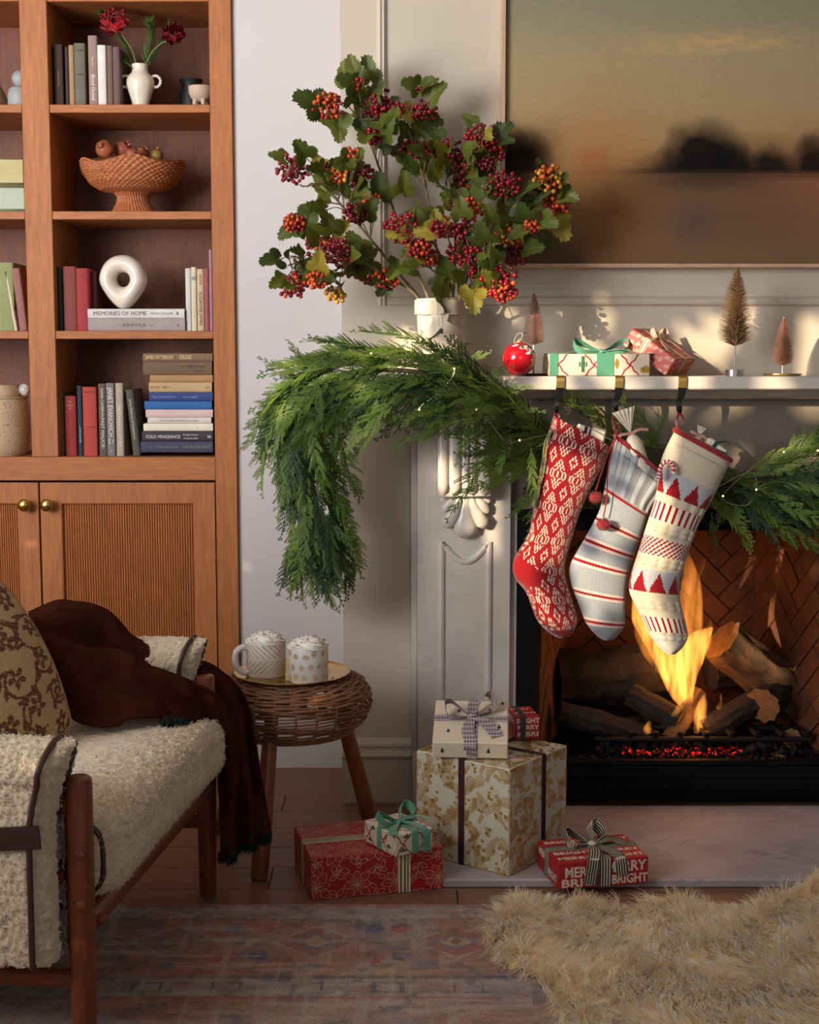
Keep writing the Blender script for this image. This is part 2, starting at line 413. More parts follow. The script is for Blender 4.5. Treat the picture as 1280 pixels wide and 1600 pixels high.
part('top_panel', MB().box((xl1, YF, 2.35), (xs1, YF + DEP + .015, 2.38)), M_cherry_h, bk)
for z in zt[:4]:
    th = .0235 if z < 2.1 else .03
    z1 = z if z < 2.1 else z + .03
    for a, c in ((xl0, xd0), (xd1, xs0)):
        part('shelf', MB().cbox((a + .0005, YF + .002, z1 - th), (c - .0005, YF + DEP, z1), .0015), M_cherry_h, bk)
zr = at(200, 751, YF).z
part('base_shelf', MB().cbox((xl0, YF + .001, zr), (xs0, YF + DEP, zt[4]), .002), M_cherry_h, bk)
part('plinth', MB().box((xl1, YF + .05, 0.0), (xs1, YF + .07, .09)), M_cherry_h, bk)
xm = at(64.5, 880, YF).x
def door(x0, x1, knob_x):
    d = link('door', None, bk); d.matrix_basis = Matrix.Translation(Vector((0, 0, 0)))
    fw = .061; z0, z1 = .10, zr - .006; yo = YF - .002
    inv = wmat(bk).inverted()
    b = MB()
    b.raw([(x0, yo, z0), (x1, yo, z0), (x1, yo, z1), (x0, yo, z1), (x0 + fw, yo, z0 + fw), (x1 - fw, yo, z0 + fw), (x1 - fw, yo, z1 - fw), (x0 + fw, yo, z1 - fw),
           (x0, yo + .022, z0), (x1, yo + .022, z0), (x1, yo + .022, z1), (x0, yo + .022, z1), (x0 + fw, yo + .014, z0 + fw), (x1 - fw, yo + .014, z0 + fw), (x1 - fw, yo + .014, z1 - fw), (x0 + fw, yo + .014, z1 - fw)],
          [(0, 1, 5, 4), (1, 2, 6, 5), (2, 3, 7, 6), (3, 0, 4, 7), (0, 8, 9, 1), (1, 9, 10, 2), (2, 10, 11, 3), (3, 11, 8, 0), (4, 5, 13, 12), (5, 6, 14, 13), (6, 7, 15, 14), (7, 4, 12, 15)])
    d2 = part('door', b, M_cherry_v, bk, smooth=False); bpy.data.objects.remove(d)
    # inner bead and reeds
    bb = MB()
    for (p, q) in (((x0 + fw, z0 + fw), (x1 - fw, z0 + fw)), ((x1 - fw, z0 + fw), (x1 - fw, z1 - fw)), ((x1 - fw, z1 - fw), (x0 + fw, z1 - fw)), ((x0 + fw, z1 - fw), (x0 + fw, z0 + fw))):
        bb.tube([(p[0], yo + .004, p[1]), (q[0], yo + .004, q[1])], .0035, 8)
    part('bead', bb, M_cherry_v, d2)
    r = MB(); n = 53; wv = (x1 - x0 - 2 * fw) / n
    for i in range(n):
        xc = x0 + fw + (i + .5) * wv; rr = wv * .48
        pr = [(xc + rr * math.cos(t), yo + .015 - rr * 1.5 * math.sin(t)) for t in [PI * k / 6 for k in range(7)]]
        mould_z(r, pr, z0 + fw, z1 - fw)
    r.box((x0 + fw, yo + .0148, z0 + fw), (x1 - fw, yo + .02, z1 - fw))
    part('reeded_panel', r, M_cherry_reed, d2, angle=60)
    k = MB(); kz = at(0, 788, YF).z
    Mk = Matrix.Translation((knob_x, yo, kz)) @ Matrix.Rotation(PI / 2, 4, 'X')
    k.lathe([(.004, -.002), (.013, 0), (.013, .002), (.006, .005), (.006, .014), (.012, .017), (.0185, .024), (.0195, .030), (.017, .036), (.010, .040), (.0001, .041)], n=20, M=Mk)
    part('knob', k, M_brass, d2, label='round brass knob')
M_cherry_reed = wood('cherry_wood_reeds', (176, 106, 52), (136, 76, 34), 'Z', .6, ring=0.3, coat=0)
door(xm + .003, xs0 - .003, at(77, 788, YF).x)
door(xl0 + .003, xm - .003, at(42, 788, YF).x)
# ------------------------------------------------------------------ marble chimneypiece
YL = 3.80
fp = thing('marble_fireplace', 'white carved marble fireplace surround with a scrolled bracket and shelf', 'fireplace', (CX, YB, 0))
ZS = 1.204; ZS0 = at(900, 609, 3.66).z
xa, xb_ = at(652.5, 900, YL).x, at(797.5, 950, YL).x     # leg
GAPX = at(807, 950, YL + .03).x; ZF = at(1000, 795, YL + .03).z
sx0 = at(622, 600, 3.66).x
def mir(x): return 2 * CX - x
b = MB().cbox((sx0, 3.66, ZS0), (mir(sx0), YB, ZS), .004)
part('mantel_shelf', b, M_marble, fp)
part('bed_moulding', mould_x(MB(), [(YB, ZS0), (3.70, ZS0), (3.715, ZS0 - .008), (3.735, ZS0 - .02), (3.765, ZS0 - .026), (3.79, ZS0 - .028), (YB, ZS0 - .028)], sx0 + .03, mir(sx0 + .03)), M_marble, fp, angle=25)
part('frieze', MB().cbox((xb_, YL + .03, ZF), (mir(xb_), YB, ZS0), .002), M_marble_shaded, fp)
def corbel_and_leg(sg):
    mx2 = (lambda x: x) if sg > 0 else mir
    def bx(x0, y0, z0, x1, y1, z1, ch=.002):
        a, c = mx2(x0), mx2(x1); return MB().cbox((min(a, c), y0, z0), (max(a, c), y1, z1), ch)
    part('back_slab', bx(xa - .017, YL + .045, 0, xa, YB, ZS0), M_marble, fp)
    part('leg', bx(xa, YL, 0, xb_, YB, ZS0), M_marble, fp)
    part('inner_slip', bx(xb_, YL + .018, 0, GAPX, YB, ZF), M_marble, fp)
    part('plinth', bx(xa - .012, YL - .018, 0, xb_ + .008, YL, .17, .004), M_marble, fp)
    # recessed panel: raised roll mouldings with a dipping arc at the top
    l0, l1 = at(690, 900, YL).x, at(764, 900, YL).x; zt_ = at(690, 846, YL).z; zd = at(727, 878, YL).z
    b = MB()
    pts = [(mx2(l0), YL, .22), (mx2(l0), YL, zt_)]
    for i in range(1, 12):
        t = i / 12; pts.append((mx2(lerp(l0, l1, t)), YL, lerp(zt_, zd, math.sin(PI * t))))
    pts += [(mx2(l1), YL, zt_), (mx2(l1), YL, .22)]
    b.tube(pts, .009, 8, up=(0, 1, 0), flat=.9)
    b.tube([(mx2(l0) - .012, YL, .22), (mx2(l1) + .012, YL, .22)], .009, 8)
    part('panel_moulding', b, M_marble, fp)
    c0, c1 = at(684.5, 740, 3.74).x, at(768, 740, 3.74).x; zb = at(700, 777, 3.74).z
    # bracket block, then its five flutes with pointed ends
    part('corbel', bx(c0, 3.745, zb, c1, YL, ZS0 - .02, .003), M_marble, fp)
    b = MB(); ws = [.2, .24, .15, .15, .26]; x = c0
    for w in ws:
        ww = w * (c1 - c0); xc = mx2(x + ww / 2); r = ww / 2 - .001
        b.tube([(xc, 3.745, ZS0 - .04), (xc, 3.743, zb + .09), (xc, 3.738, zb + .035), (xc, 3.740, zb + .015), (xc, 3.745, zb + .003)], [r, r, r, r * .75, r * .12], 12, up=(0, 1, 0), flat=.55)
        x += ww
    part('fluting', b, M_marble, fp)
    b = MB(); xc = at(727, 800, YL).x; S = 1 / 575.0
    def petal(path, rad, dy):
        b.tube([(mx2(xc + dx * S), YL - dy + .004 * i / len(path), zb - dz * S) for i, (dx, dz) in enumerate(path)], [r * S for r in rad], 12, up=(0, 1, 0), flat=.62)
    petal([(0, -2), (0, 14), (0, 30), (0, 46), (0, 58), (0, 66)], [6, 8, 13, 20, 18, 6], .020)
    for s in (-1, 1):
        petal([(s * 9, -2), (s * 11, 12), (s * 18, 28), (s * 27, 42), (s * 30, 50)], [4, 6, 10, 12, 4], .026)
        petal([(s * 17, -2), (s * 21, 9), (s * 29, 20), (s * 35, 26)], [5, 8, 10, 4], .022)
        petal([(s * 27, -2), (s * 31, 4), (s * 37, 10)], [6, 8, 4], .018)
    part('carved_shell', b, M_marble, fp, angle=60)
corbel_and_leg(1); corbel_and_leg(-1)
# ------------------------------------------------------------------ hearth
hy = 3.225; hx0 = at(684, 1374, hy).x
hs = MB().cbox((hx0, hy, 0.0), (mir(hx0) + .1, 3.78, .022), .004)
o = part('marble_hearth', hs, M_hearth); tag(o, 'grey veined marble hearth slab in front of the fire', 'hearth')
# ------------------------------------------------------------------ firebox
fb = thing('firebox', 'black metal firebox lined with herringbone firebrick', 'firebox', (CX, YL + .1, 0))
f0, f1 = GAPX + .0005, at(841, 1000, YL + .02).x; zi = at(1000, 829, YL + .02).z; zp = at(1000, 1190, YL + .02).z
b = MB().box((f0, YL + .022, .022), (f1, YL + .05, ZF)).box((mir(f1), YL + .022, .022), (mir(f0), YL + .05, ZF)).box((f1, YL + .022, zi), (mir(f1), YL + .05, ZF))
part('metal_frame', b, M_black, fb, smooth=False)
b = MB().cbox((f1, YL + .03, .022), (mir(f1), YL + .05, zp), .002)
for i in range(3): b.cbox((f1 + .01, YL + .024, .05 + i * .035), (mir(f1) - .01, YL + .034, .066 + i * .035), .003)
part('louvre_panel', b, M_black, fb)
YK = 4.31; sp = .13
M_brick = mat('firebrick', (98, 56, 31), 0.85, var=0.35, scale=14, bump=0.35, bscale=60)
M_mortar = mat('sooty_mortar', (70, 46, 32), 0.95, var=0.4, scale=25)
b = MB()
zc = zi + .10
b.box((f1 - .02, YK, .03), (mir(f1) + .02, YK + .03, zc))
b.prism([(f1, YL + .05, .03), (f1 + sp, YK, .03), (f1 + sp, YK + .03, .03), (f1 - .03, YL + .05, .03)], (0, 0, zc - .03))
b.prism([(mir(f1), YL + .05, .03), (mir(f1 - .03), YL + .05, .03), (mir(f1 + sp), YK + .03, .03), (mir(f1 + sp), YK, .03)], (0, 0, zc - .03))
part('lining', b, M_mortar, fb, smooth=False)
part('box_roof', MB().box((f1 - .04, YL + .05, zc), (mir(f1) + .04, YK + .04, zc + .02)), M_char, fb, smooth=False)
part('box_floor', MB().box((f1 - .04, YL + .05, .03), (mir(f1) + .04, YK + .04, zp - .02)), M_char, fb, smooth=False)
bw, bl = .060, .18
def clip_poly(P, x0, x1, y0, y1):
    for ax, lim, sg in ((0, x0, 1), (0, x1, -1), (1, y0, 1), (1, y1, -1)):
        Q = []
        for i in range(len(P)):
            a, c = P[i], P[(i + 1) % len(P)]; da, dc = sg * (a[ax] - lim), sg * (c[ax] - lim)
            if da >= 0: Q.append(a)
            if (da >= 0) != (dc >= 0):
                t = da / (da - dc); Q.append((lerp(a[0], c[0], t), lerp(a[1], c[1], t)))
        P = Q
        if len(P) < 3: return None
    return P
def herringbone(W, H, place):
    """45 degree herringbone over a W x H panel; place(u, v, d) -> point"""
    g = .0022; c = math.sqrt(.5)
    for i in range(-14, 24):
        for j in range(-24, 24):
            for kind in (0, 1):
                ox = i * bw + j * bl; oy = i * bw - j * bl
                if kind == 0: q = [(ox + g, oy + g), (ox + bl - g, oy + g), (ox + bl - g, oy + bw - g), (ox + g, oy + bw - g)]
                else: q = [(ox + g - bw + bw, oy + bw + g), (ox + bw - g, oy + bw + g), (ox + bw - g, oy + bw + bl - g), (ox + g, oy + bw + bl - g)]
                P = [((x - y_) * c, (x + y_) * c) for x, y_ in q]
                P = clip_poly(P, 0.001, W - .001, 0.001, H - .001)
                if not P: continue
                ar = abs(sum(P[k][0] * P[(k + 1) % len(P)][1] - P[(k + 1) % len(P)][0] * P[k][1] for k in range(len(P)))) / 2
                if ar < .0004: continue
                d = random.uniform(.008, .012)
                n = len(P); v = [place(u, w, 0) for u, w in P] + [place(u, w, d) for u, w in P]
                f = [tuple(range(n, 2 * n))] + [(k, (k + 1) % n, n + (k + 1) % n, n + k) for k in range(n)]
                part('brick', MB().raw(v, f), M_brick, fb, smooth=False)
herringbone(mir(f1 + sp) - (f1 + sp), zc - zp, lambda u, w, d: Vector((f1 + sp + u, YK - d, zp + w)))
sl = math.hypot(sp, YK - YL - .05); ex = sp / sl; ey = (YK - YL - .05) / sl
herringbone(sl, zc - zp, lambda u, w, d: Vector((f1 + ex * u + ey * d, YL + .05 + ey * u - ex * d, zp + w)))
herringbone(sl, zc - zp, lambda u, w, d: Vector((mir(f1) - ex * u - ey * d, YL + .05 + ey * u - ex * d, zp + w)))
# ------------------------------------------------------------------ painting in a thin floating frame
YP = 3.855
pt = thing('landscape_painting', 'large misty dusk landscape painting in a thin pale wooden frame above the mantel', 'painting', (CX, YB, at(1000, 411, YP).z))
px0 = at(783.5, 200, YP - .015).x; pz0 = at(1000, 418, YP - .015).z
M_frame = wood('pale_frame_wood', (206, 172, 140), (176, 140, 108), 'Z')
pw = 2 * (CX - px0) + .1; pz1 = pz0 + 1.35
b = MB(); t_ = .011
b.cbox((px0, YP - .015, pz0), (px0 + t_, YB, pz1), .0015).cbox((px0 + pw - t_, YP - .015, pz0), (px0 + pw, YB, pz1), .0015).cbox((px0 + t_, YP - .015, pz0), (px0 + pw - t_, YB, pz0 + t_), .0015).cbox((px0 + t_, YP - .015, pz1 - t_), (px0 + pw - t_, YB, pz1), .0015)
part('picture_frame', b, M_frame, pt)
cx0 = at(791, 200, YP).x; cz0 = at(1000, 411, YP).z; cx1 = px0 + pw - .015; cz1 = pz1 - .015
part('backing', MB().box((px0 + t_, YB - .008, pz0 + t_), (px0 + pw - t_, YB - .002, pz1 - t_)), M_black, pt, smooth=False)
NX, NZ = 220, 200
U, V = np.meshgrid((np.arange(NX) + .5) / NX, (np.arange(NZ) + .5) / NZ, indexing='ij')
WX = cx0 + U * (cx1 - cx0); WZ = cz0 + V * (cz1 - cz0)
sc_ = FPX / 3.83
PXX = 640 + WX * sc_; PYY = 411 - (WZ - cz0) * sc_        # picture coordinates on the canvas
rs = np.random.RandomState(3)
def fbm(x, y, octs=5, seed=0, sx=1., sy=1.):
    out = np.zeros_like(x); a = 1.; r = np.random.RandomState(seed)
    for o in range(octs):
        N = 64; g = r.rand(N, N); xx, yy = x * sx * 2 ** o, y * sy * 2 ** o
        xi, yi = np.floor(xx).astype(int), np.floor(yy).astype(int); fx, fy = xx - xi, yy - yi
        fx = fx * fx * (3 - 2 * fx); fy = fy * fy * (3 - 2 * fy)
        out += a * ((g[xi % N, yi % N] * (1 - fx) + g[(xi + 1) % N, yi % N] * fx) * (1 - fy) + (g[xi % N, (yi + 1) % N] * (1 - fx) + g[(xi + 1) % N, (yi + 1) % N] * fx) * fy - .5)
        a *= .5
    return out
keys = [(-350, (116, 118, 104)), (-60, (138, 134, 112)), (40, (152, 144, 114)), (110, (172, 154, 114)), (170, (176, 152, 110)), (230, (176, 140, 94)), (285, (158, 118, 78)), (330, (136, 104, 72)), (411, (124, 96, 66))]
ky = [k[0] for k in keys]; C = np.stack([np.interp(PYY + 14 * fbm(PXX / 90, PYY / 40, 3, 1), ky, [lin(k[1])[i] for k in keys]) for i in range(3)], -1)
def blend(mask, col):
    global C
    mask = np.clip(mask, 0, 1)[..., None]; C = C * (1 - mask) + np.array(lin(col)) * mask
def blob(cx, cy, rx, ry, p=2.0): return np.exp(-(np.abs((PXX - cx) / rx) ** p + np.abs((PYY - cy) / ry) ** p))
blend(.75 * blob(1130, 76, 120, 14) * np.clip(fbm(PXX / 22, PYY / 7, 4, 5) + .55, 0, 1), (214, 172, 112))
blend(.5 * blob(1060, 88, 90, 9) * np.clip(fbm(PXX / 18, PYY / 6, 4, 6) + .5, 0, 1), (220, 178, 120))
blend(.55 * blob(930, 260, 80, 110), (180, 124, 70))
blend(.5 * blob(1270, 290, 90, 60), (170, 96, 70))
blend(.55 * blob(925, 262, 26, 26, 4), (168, 96, 58))
blend(.6 * blob(1120, 330, 170, 60, 3), (96, 66, 54)); blend(.4 * blob(1080, 350, 30, 30), (70, 68, 70)); blend(.45 * blob(880, 390, 60, 40), (66, 62, 58))
blend(.5 * blob(960, 340, 60, 80), (150, 102, 56))
wv_ = 10 * fbm(PXX / 25, PYY / 25, 4, 9)
def trees(cx, cy, rx, ry, k=1.0):
    d = ((PXX - cx + wv_) / rx) ** 2 + ((PYY - cy + wv_) / ry) ** 2
    m = np.clip(1.25 - d, 0, 1) ** .9 * np.clip((276 - PYY) / 6, 0, 1); blend(k * m, (14, 11, 9))
trees(1092, 262, 72, 70, .98); trees(1075, 272, 90, 40, .6); trees(1142, 268, 36, 38, .9); trees(1198, 270, 34, 34, .95); trees(1275, 265, 52, 52, .95); trees(1190, 262, 110, 46, .35); trees(1400, 262, 90, 60, .9)
trees(812, 268, 54, 58, .98); trees(795, 262, 30, 64, .7)
blend(.8 * blob(1085, 272, 110, 5, 2), (30, 24, 20)); blend(.5 * blob(1200, 276, 180, 8, 4), (40, 28, 24)); blend(.35 * blob(1100, 292, 120, 18), (50, 38, 32)); blend(.8 * blob(800, 282, 46, 26), (30, 24, 20)); blend(.4 * blob(812, 310, 40, 60), (60, 46, 36)); blend(.35 * blob(905, 282, 70, 24), (158, 116, 72)); blend(.6 * blob(1095, 284, 90, 12), (44, 34, 28))
C *= (1 + .05 * fbm(PXX / 6, PYY / 3, 3, 12))[..., None]; C = np.clip(C * .92, 0.004, 1)
M_canvas = mat('oil_on_canvas', spec=.15, rough=0.8, attr=True, var=0.05, scale=120, bump=0.12, bscale=500)
b = MB().grid(lambda u, v: (lerp(cx0, cx1, u), YP, lerp(cz0, cz1, v)), NX, NZ)
b.c = [tuple(c) for c in C.reshape(-1, 3)]
n0 = len(b.f); b.box((cx0, YP + .0005, cz0), (cx1, YB - .009, cz1), col=lin((70, 60, 50)))
part('canvas', b, M_canvas, pt, smooth=False)
# ------------------------------------------------------------------ unseen leaf screen added outside the window, gaps shaped to place the sun patches
SUNHOLES = [(622, 682, 3.89, 24), (600, 545, 3.75, 45), (560, 560, 3.7, 40), (668, 560, 3.66, 34), (480, 575, 3.58, 34), (520, 555, 3.58, 34), (640, 545, 3.6, 34), (700, 560, 3.58, 34), (740, 580, 3.56, 30), (590, 590, 3.55, 34), (742, 495, 3.89, 16), (742, 525, 3.89, 18), (785, 478, 3.89, 15), (812, 492, 3.89, 9),
    (905, 498, 3.89, 20), (938, 507, 3.89, 23), (968, 575, 3.78, 22), (1020, 545, 3.8, 30), (1085, 530, 3.8, 34), (1130, 510, 3.89, 14), (1195, 512, 3.89, 30), (1262, 525, 3.89, 44), (1235, 575, 3.8, 26), (860, 560, 3.75, 26), (920, 565, 3.75, 28), (815, 560, 3.72, 22),
    (700, 745, 3.76, 26), (735, 762, 3.76, 26), (768, 780, 3.8, 26), (792, 820, 3.8, 22), (796, 850, 3.8, 12),
    (870, 600, 3.64, 22), (965, 600, 3.64, 24), (1066, 600, 3.64, 26), (1130, 600, 3.66, 30), (1230, 600, 3.66, 30),
    (885, 690, 3.6, 26), (925, 720, 3.6, 28), (890, 770, 3.6, 34), (870, 840, 3.6, 34), (820, 885, 3.6, 30), (860, 930, 3.6, 30), (880, 965, 3.6, 22),
    (985, 720, 3.6, 26), (1030, 760, 3.6, 28), (975, 790, 3.6, 20), (960, 840, 3.6, 26), (950, 900, 3.6, 22), (945, 960, 3.6, 20), (965, 690, 3.6, 22), (990, 830, 3.6, 14),
    (1085, 700, 3.58, 34), (1115, 730, 3.58, 30), (1075, 760, 3.58, 28), (1060, 810, 3.58, 30), (1045, 860, 3.58, 30), (1035, 920, 3.58, 30), (1045, 970, 3.58, 26), (1050, 1010, 3.58, 24),
    (1210, 690, 3.6, 24), (1255, 690, 3.6, 20), (1125, 845, 3.6, 18), (1225, 960, 4.3, 34), (1265, 1000, 4.3, 26)]
M_leaf_out = mat('outdoor_leaf', (60, 84, 34), 0.6, var=0.3, scale=8)
XO = -3.25
holes = []
for (px, py, Y, r) in SUNHOLES:
    P = at(px, py, Y); t = (P.x - XO) / SUN_DIR.x; Q = P - SUN_DIR * t; holes.append((Q.y, Q.z, r * Y / FPX))
random.seed(11)
b = MB(); sp_ = .052
for layer in range(2):
    for i in range(int(5.4 / sp_)):
        for j in range(int(3.2 / sp_)):
            y = -2.6 + i * sp_ + random.uniform(-.02, .02); z = .35 + j * sp_ + random.uniform(-.02, .02)
            s = random.uniform(.040, .056)
            if any(((y - hy_) / (hr * 1.22 + s * .55)) ** 2 + ((z - hz_) / (hr * .84 + s * .55)) ** 2 < 1 for hy_, hz_, hr in holes): continue
            a = random.uniform(0, 2 * PI); n = []
            for k, rr in enumerate((1.25, .8, .75, 1.0, .75, .8)):
                tt = a + k * PI / 3; n.append((XO - layer * .03 + random.uniform(-.012, .012), y + s * rr * math.cos(tt), z + s * rr * math.sin(tt)))
            b.poly(n)
o = part('sun_mask_foliage', b, M_leaf_out, smooth=False); tag(o, 'unseen leaf screen outside the tall window with gaps shaped for sunlight', 'sun_mask_foliage', kind='stuff')
# ------------------------------------------------------------------ the fire
def log(name, p, q, r, m, mend, label, lump=.12, seed=0, cat='log'):
    p, q = Vector(p), Vector(q); ax = (q - p).normalized(); u = ax.orthogonal().normalized(); w = ax.cross(u)
    root = thing(name, label, cat, p)
    def fn(i, j):
        t = 2 * PI * j; c = p.lerp(q, i); d = u * math.cos(t) + w * math.sin(t)
        rr = r * (1 + lump * noise3(c + d * r, 14) + lump * .8 * noise3(Vector((math.cos(t) * 4, math.sin(t) * 4, i * 3 + seed)), 1.5) + .05 * math.sin(t * 9 + seed))
        return c + d * rr
    b = MB().grid(fn, 22, 36, closed=True); part('bark', b, m, root)
    for e, (c, i) in enumerate(((p, 0.0), (q, 1.0))):
        ring = [fn(i, j / 36) for j in range(36)]; o = ax * (.002 if e else -.002)
        v = [c + o] + [Vector(x).lerp(c, .4) + o for x in ring] + [Vector(x) + o * 0 for x in ring]
        f = [(0, 1 + k, 1 + (k + 1) % 36) for k in range(36)] + [(1 + k, 37 + k, 37 + (k + 1) % 36, 1 + (k + 1) % 36) for k in range(36)]
        part('cut_end', MB().raw(v, f), mend, root)
    return root
M_bark = mat('charred_bark', (40, 29, 21), 0.9, var=0.5, scale=40, bump=0.8, bscale=90, stretch=(1, 1, .4))
M_bark2 = mat('split_log', (104, 74, 46), 0.85, var=0.45, scale=30, bump=0.7, bscale=70)
M_end = mat('cut_log_end', (120, 84, 48), 0.85, var=0.3, scale=60, bump=0.3)
log('fire_log', at(868, 1062, 4.13), at(1046, 1050, 4.17), .085, M_bark, M_bark, 'thick charred log lying across the back of the fire behind the gold box', seed=1)
log('fire_log', at(872, 1112, 3.98), at(1010, 1150, 4.0), .034, M_bark, M_bark, 'thin blackened log low at the side of the grate nearest the gift pile', seed=2)
log('fire_log', at(985, 1085, 4.05), at(1062, 1128, 3.98), .034, M_bark, M_bark2, 'short charred log slanting down under the flames', seed=3)
log('fire_log', at(1046, 1158, 3.95), at(1092, 1082, 4.05), .026, M_bark2, M_bark2, 'pale split stick standing up at the middle of the flames', seed=4)
log('fire_log', at(1100, 1142, 4.0), at(1190, 1092, 4.04), .036, M_bark, M_bark, 'black knobbly log beside the small flame', seed=5)
log('fire_log', at(1128, 1000, 4.06), at(1262, 1110, 4.12), .068, M_bark2, M_end, 'big tan barkless log leaning down towards the grate', seed=6)
log('fire_log', at(1192, 1102, 3.99), at(1240, 1060, 4.17), .05, M_bark, M_end, 'split log showing its pale rounded cut end', seed=7)
log('fire_log', at(1290, 1010, 4.16), at(1305, 1170, 4.1), .06, M_bark, M_bark, 'dark upright log at the edge of the picture', seed=8)
log('fire_log', at(1215, 1192, 3.94), at(1238, 1178, 4.16), .033, M_bark, M_end, 'small round log whose cut end sits lowest by the firebox floor', seed=9)
log('fire_log', at(1238, 1154, 3.97), at(1262, 1146, 4.12), .028, M_bark, M_end, 'small log whose end peeks between the split log and the lowest log', seed=10)
log('fire_log', at(1110, 1050, 4.16), at(1200, 1040, 4.2), .055, M_bark, M_bark, 'rough bark log behind the flames under the big tan log', seed=11)
gr = thing('fire_grate', 'black iron fire grate holding the logs over the embers', 'grate', at(1080, 1190, 3.98))
gz = at(1080, 1152, 3.95).z
b = MB()
for yy in (3.93, 4.05, 4.16): b.tube([(at(930, 1150, yy).x, yy, gz), (at(1260, 1150, yy).x, yy, gz)], .008, 8)
part('cross_bar', b, M_char, gr)
for i in range(9):
    xx = lerp(at(940, 1150, 4.0).x, at(1250, 1150, 4.0).x, i / 8); part('grate_bar', MB().tube([(xx, 3.915, gz + .026), (xx, 3.92, gz + .012), (xx, 4.17, gz + .012)], .007, 6), M_char, gr)
for px in (950, 1240):
    for yy in (3.93, 4.16): part('leg', MB().tube([(at(px, 1150, yy).x, yy, gz), (at(px, 1150, yy).x, yy, .125)], .008, 6), M_char, gr)
M_coal = mat('black_coal', (20, 14, 12), 0.9, var=0.5, scale=50)
M_ember = glow('glowing_ember', (255, 46, 26), 1.0); M_ember2 = glow('dim_ember', (190, 26, 20), .55); M_ash = mat('grey_ash', (90, 82, 76), .95)
eb = thing('ember_bed', 'bed of black coals with glowing red embers under the grate', 'embers', at(1080, 1190, 3.96))
random.seed(8)
def rocks(n, x0, x1, y0, y1, z0, z1, r0, r1):
    b = MB()
    for _ in range(n):
        c = Vector((random.uniform(x0, x1), random.uniform(y0, y1), random.uniform(z0, z1))); r = random.uniform(r0, r1)
        v = []
        for d in ((1, 0, 0), (-1, 0, 0), (0, 1, 0), (0, -1, 0), (0, 0, 1), (0, 0, -1)): v.append(c + Vector(d) * r * random.uniform(.5, 1.2) + Vector([random.uniform(-.3, .3) * r for _ in range(3)]))
        b.raw(v, [(0, 2, 4), (2, 1, 4), (1, 3, 4), (3, 0, 4), (2, 0, 5), (1, 2, 5), (3, 1, 5), (0, 3, 5)])
    return b
ex0, ex1 = at(930, 1180, 3.95).x, at(1260, 1180, 3.95).x; ez0, ez1 = .118, at(1080, 1158, 3.95).z
part('coal', rocks(260, ex0, ex1, 3.89, 4.15, ez0, ez1, .008, .018), M_coal, eb, smooth=False, kind='stuff')
xa_, xb2 = at(972, 1170, 3.9).x, at(1072, 1170, 3.9).x; xc_, xd_ = at(1080, 1170, 3.9).x, at(1158, 1170, 3.9).x
part('ember', rocks(16, xa_, xb2, 3.872, 3.90, ez0 + .018, ez1 - .004, .002, .0055).raw(*(lambda q: (q.v, q.f))(rocks(14, xc_, xd_, 3.872, 3.90, ez0 + .018, ez1 - .004, .002, .0055))), M_ember, eb, smooth=False, kind='stuff')
part('dim_ember', rocks(60, xa_, xd_, 3.874, 3.90, ez0 + .014, ez1, .002, .006), M_ember2, eb, smooth=False, kind='stuff')
part('ash', rocks(60, at(900, 1180, 3.9).x, ex1, 3.865, 3.90, .118, .132, .002, .006), M_ash, eb, smooth=False, kind='stuff')
# flames: lens-shaped bodies filled with glowing gas
def flame_mat(name, col, strength, lo, hi):
    m = bpy.data.materials.new(name); m.use_nodes = True; t = NT(m); t.n.remove(t.n['Principled BSDF'])
    tc = t.add('ShaderNodeTexCoord'); mp = t.add('ShaderNodeMapping'); mp.inputs['Scale'].default_value = (1, .6, .14); t.link(tc.outputs['Object'], mp.inputs[0])
    nz = t.add('ShaderNodeTexNoise', i_Scale=62.0, i_Detail=3.0, i_Distortion=.6); t.link(mp.outputs[0], nz.inputs['Vector'])
    mr = t.add('ShaderNodeMapRange', i_1=.33, i_2=.72, i_3=lo, i_4=hi); t.link(nz.outputs['Fac'], mr.inputs[0])
    ml = t.add('ShaderNodeMath', operation='MULTIPLY', i_1=strength); t.link(mr.outputs[0], ml.inputs[0])
    e = t.add('ShaderNodeEmission', i_0=(*col, 1)); t.link(ml.outputs[0], e.inputs[1]); t.link(e.outputs[0], t.n['Material Output'].inputs['Volume']); return m
M_flame_f = flame_mat('faint_flame_gas', (1.0, .32, .045), 13.0, .0, 1.8)
M_flame = flame_mat('flame_gas', (1.0, .36, .055), 40.0, .06, 1.7)
fl = thing('fire', 'bright yellow and orange flames leaping from the logs', 'fire', at(1068, 1120, 4.0))
def flame(path, ws, Y, dep=.8, m=None):
    pts = smooth_path([at(x, y, Y) for x, y in path], 26); n = len(pts)
    W = [np.interp(i / (n - 1), np.linspace(0, 1, len(ws)), ws) / 545 for i in range(n)]
    b = MB().tube(pts, W, 20, up=(0, 1, 0), flat=dep); part('flame', b, m or M_flame, fl, angle=180)
flame([(1078, 1112), (1062, 1085), (1048, 1040), (1040, 1000), (1034, 960)], [3, 14, 22, 20, 2], 4.03)
flame([(1078, 1110), (1072, 1070), (1078, 1030), (1094, 1000), (1114, 980)], [4, 15, 22, 18, 2], 4.01)
flame([(1060, 1080), (1072, 1030), (1076, 970), (1080, 910), (1070, 850)], [3, 18, 24, 16, 1], 4.07, .8, M_flame_f)
flame([(1084, 1060), (1094, 1025), (1104, 1000), (1112, 965)], [3, 10, 10, 1], 4.03, .7, M_flame_f)
flame([(1040, 1060), (1018, 1020), (1004, 985), (1000, 935)], [3, 14, 14, 1], 4.06, .7, M_flame_f)
flame([(1050, 1078), (1030, 1030), (1014, 990), (1000, 965), (990, 925)], [2, 10, 15, 14, 2], 4.04)
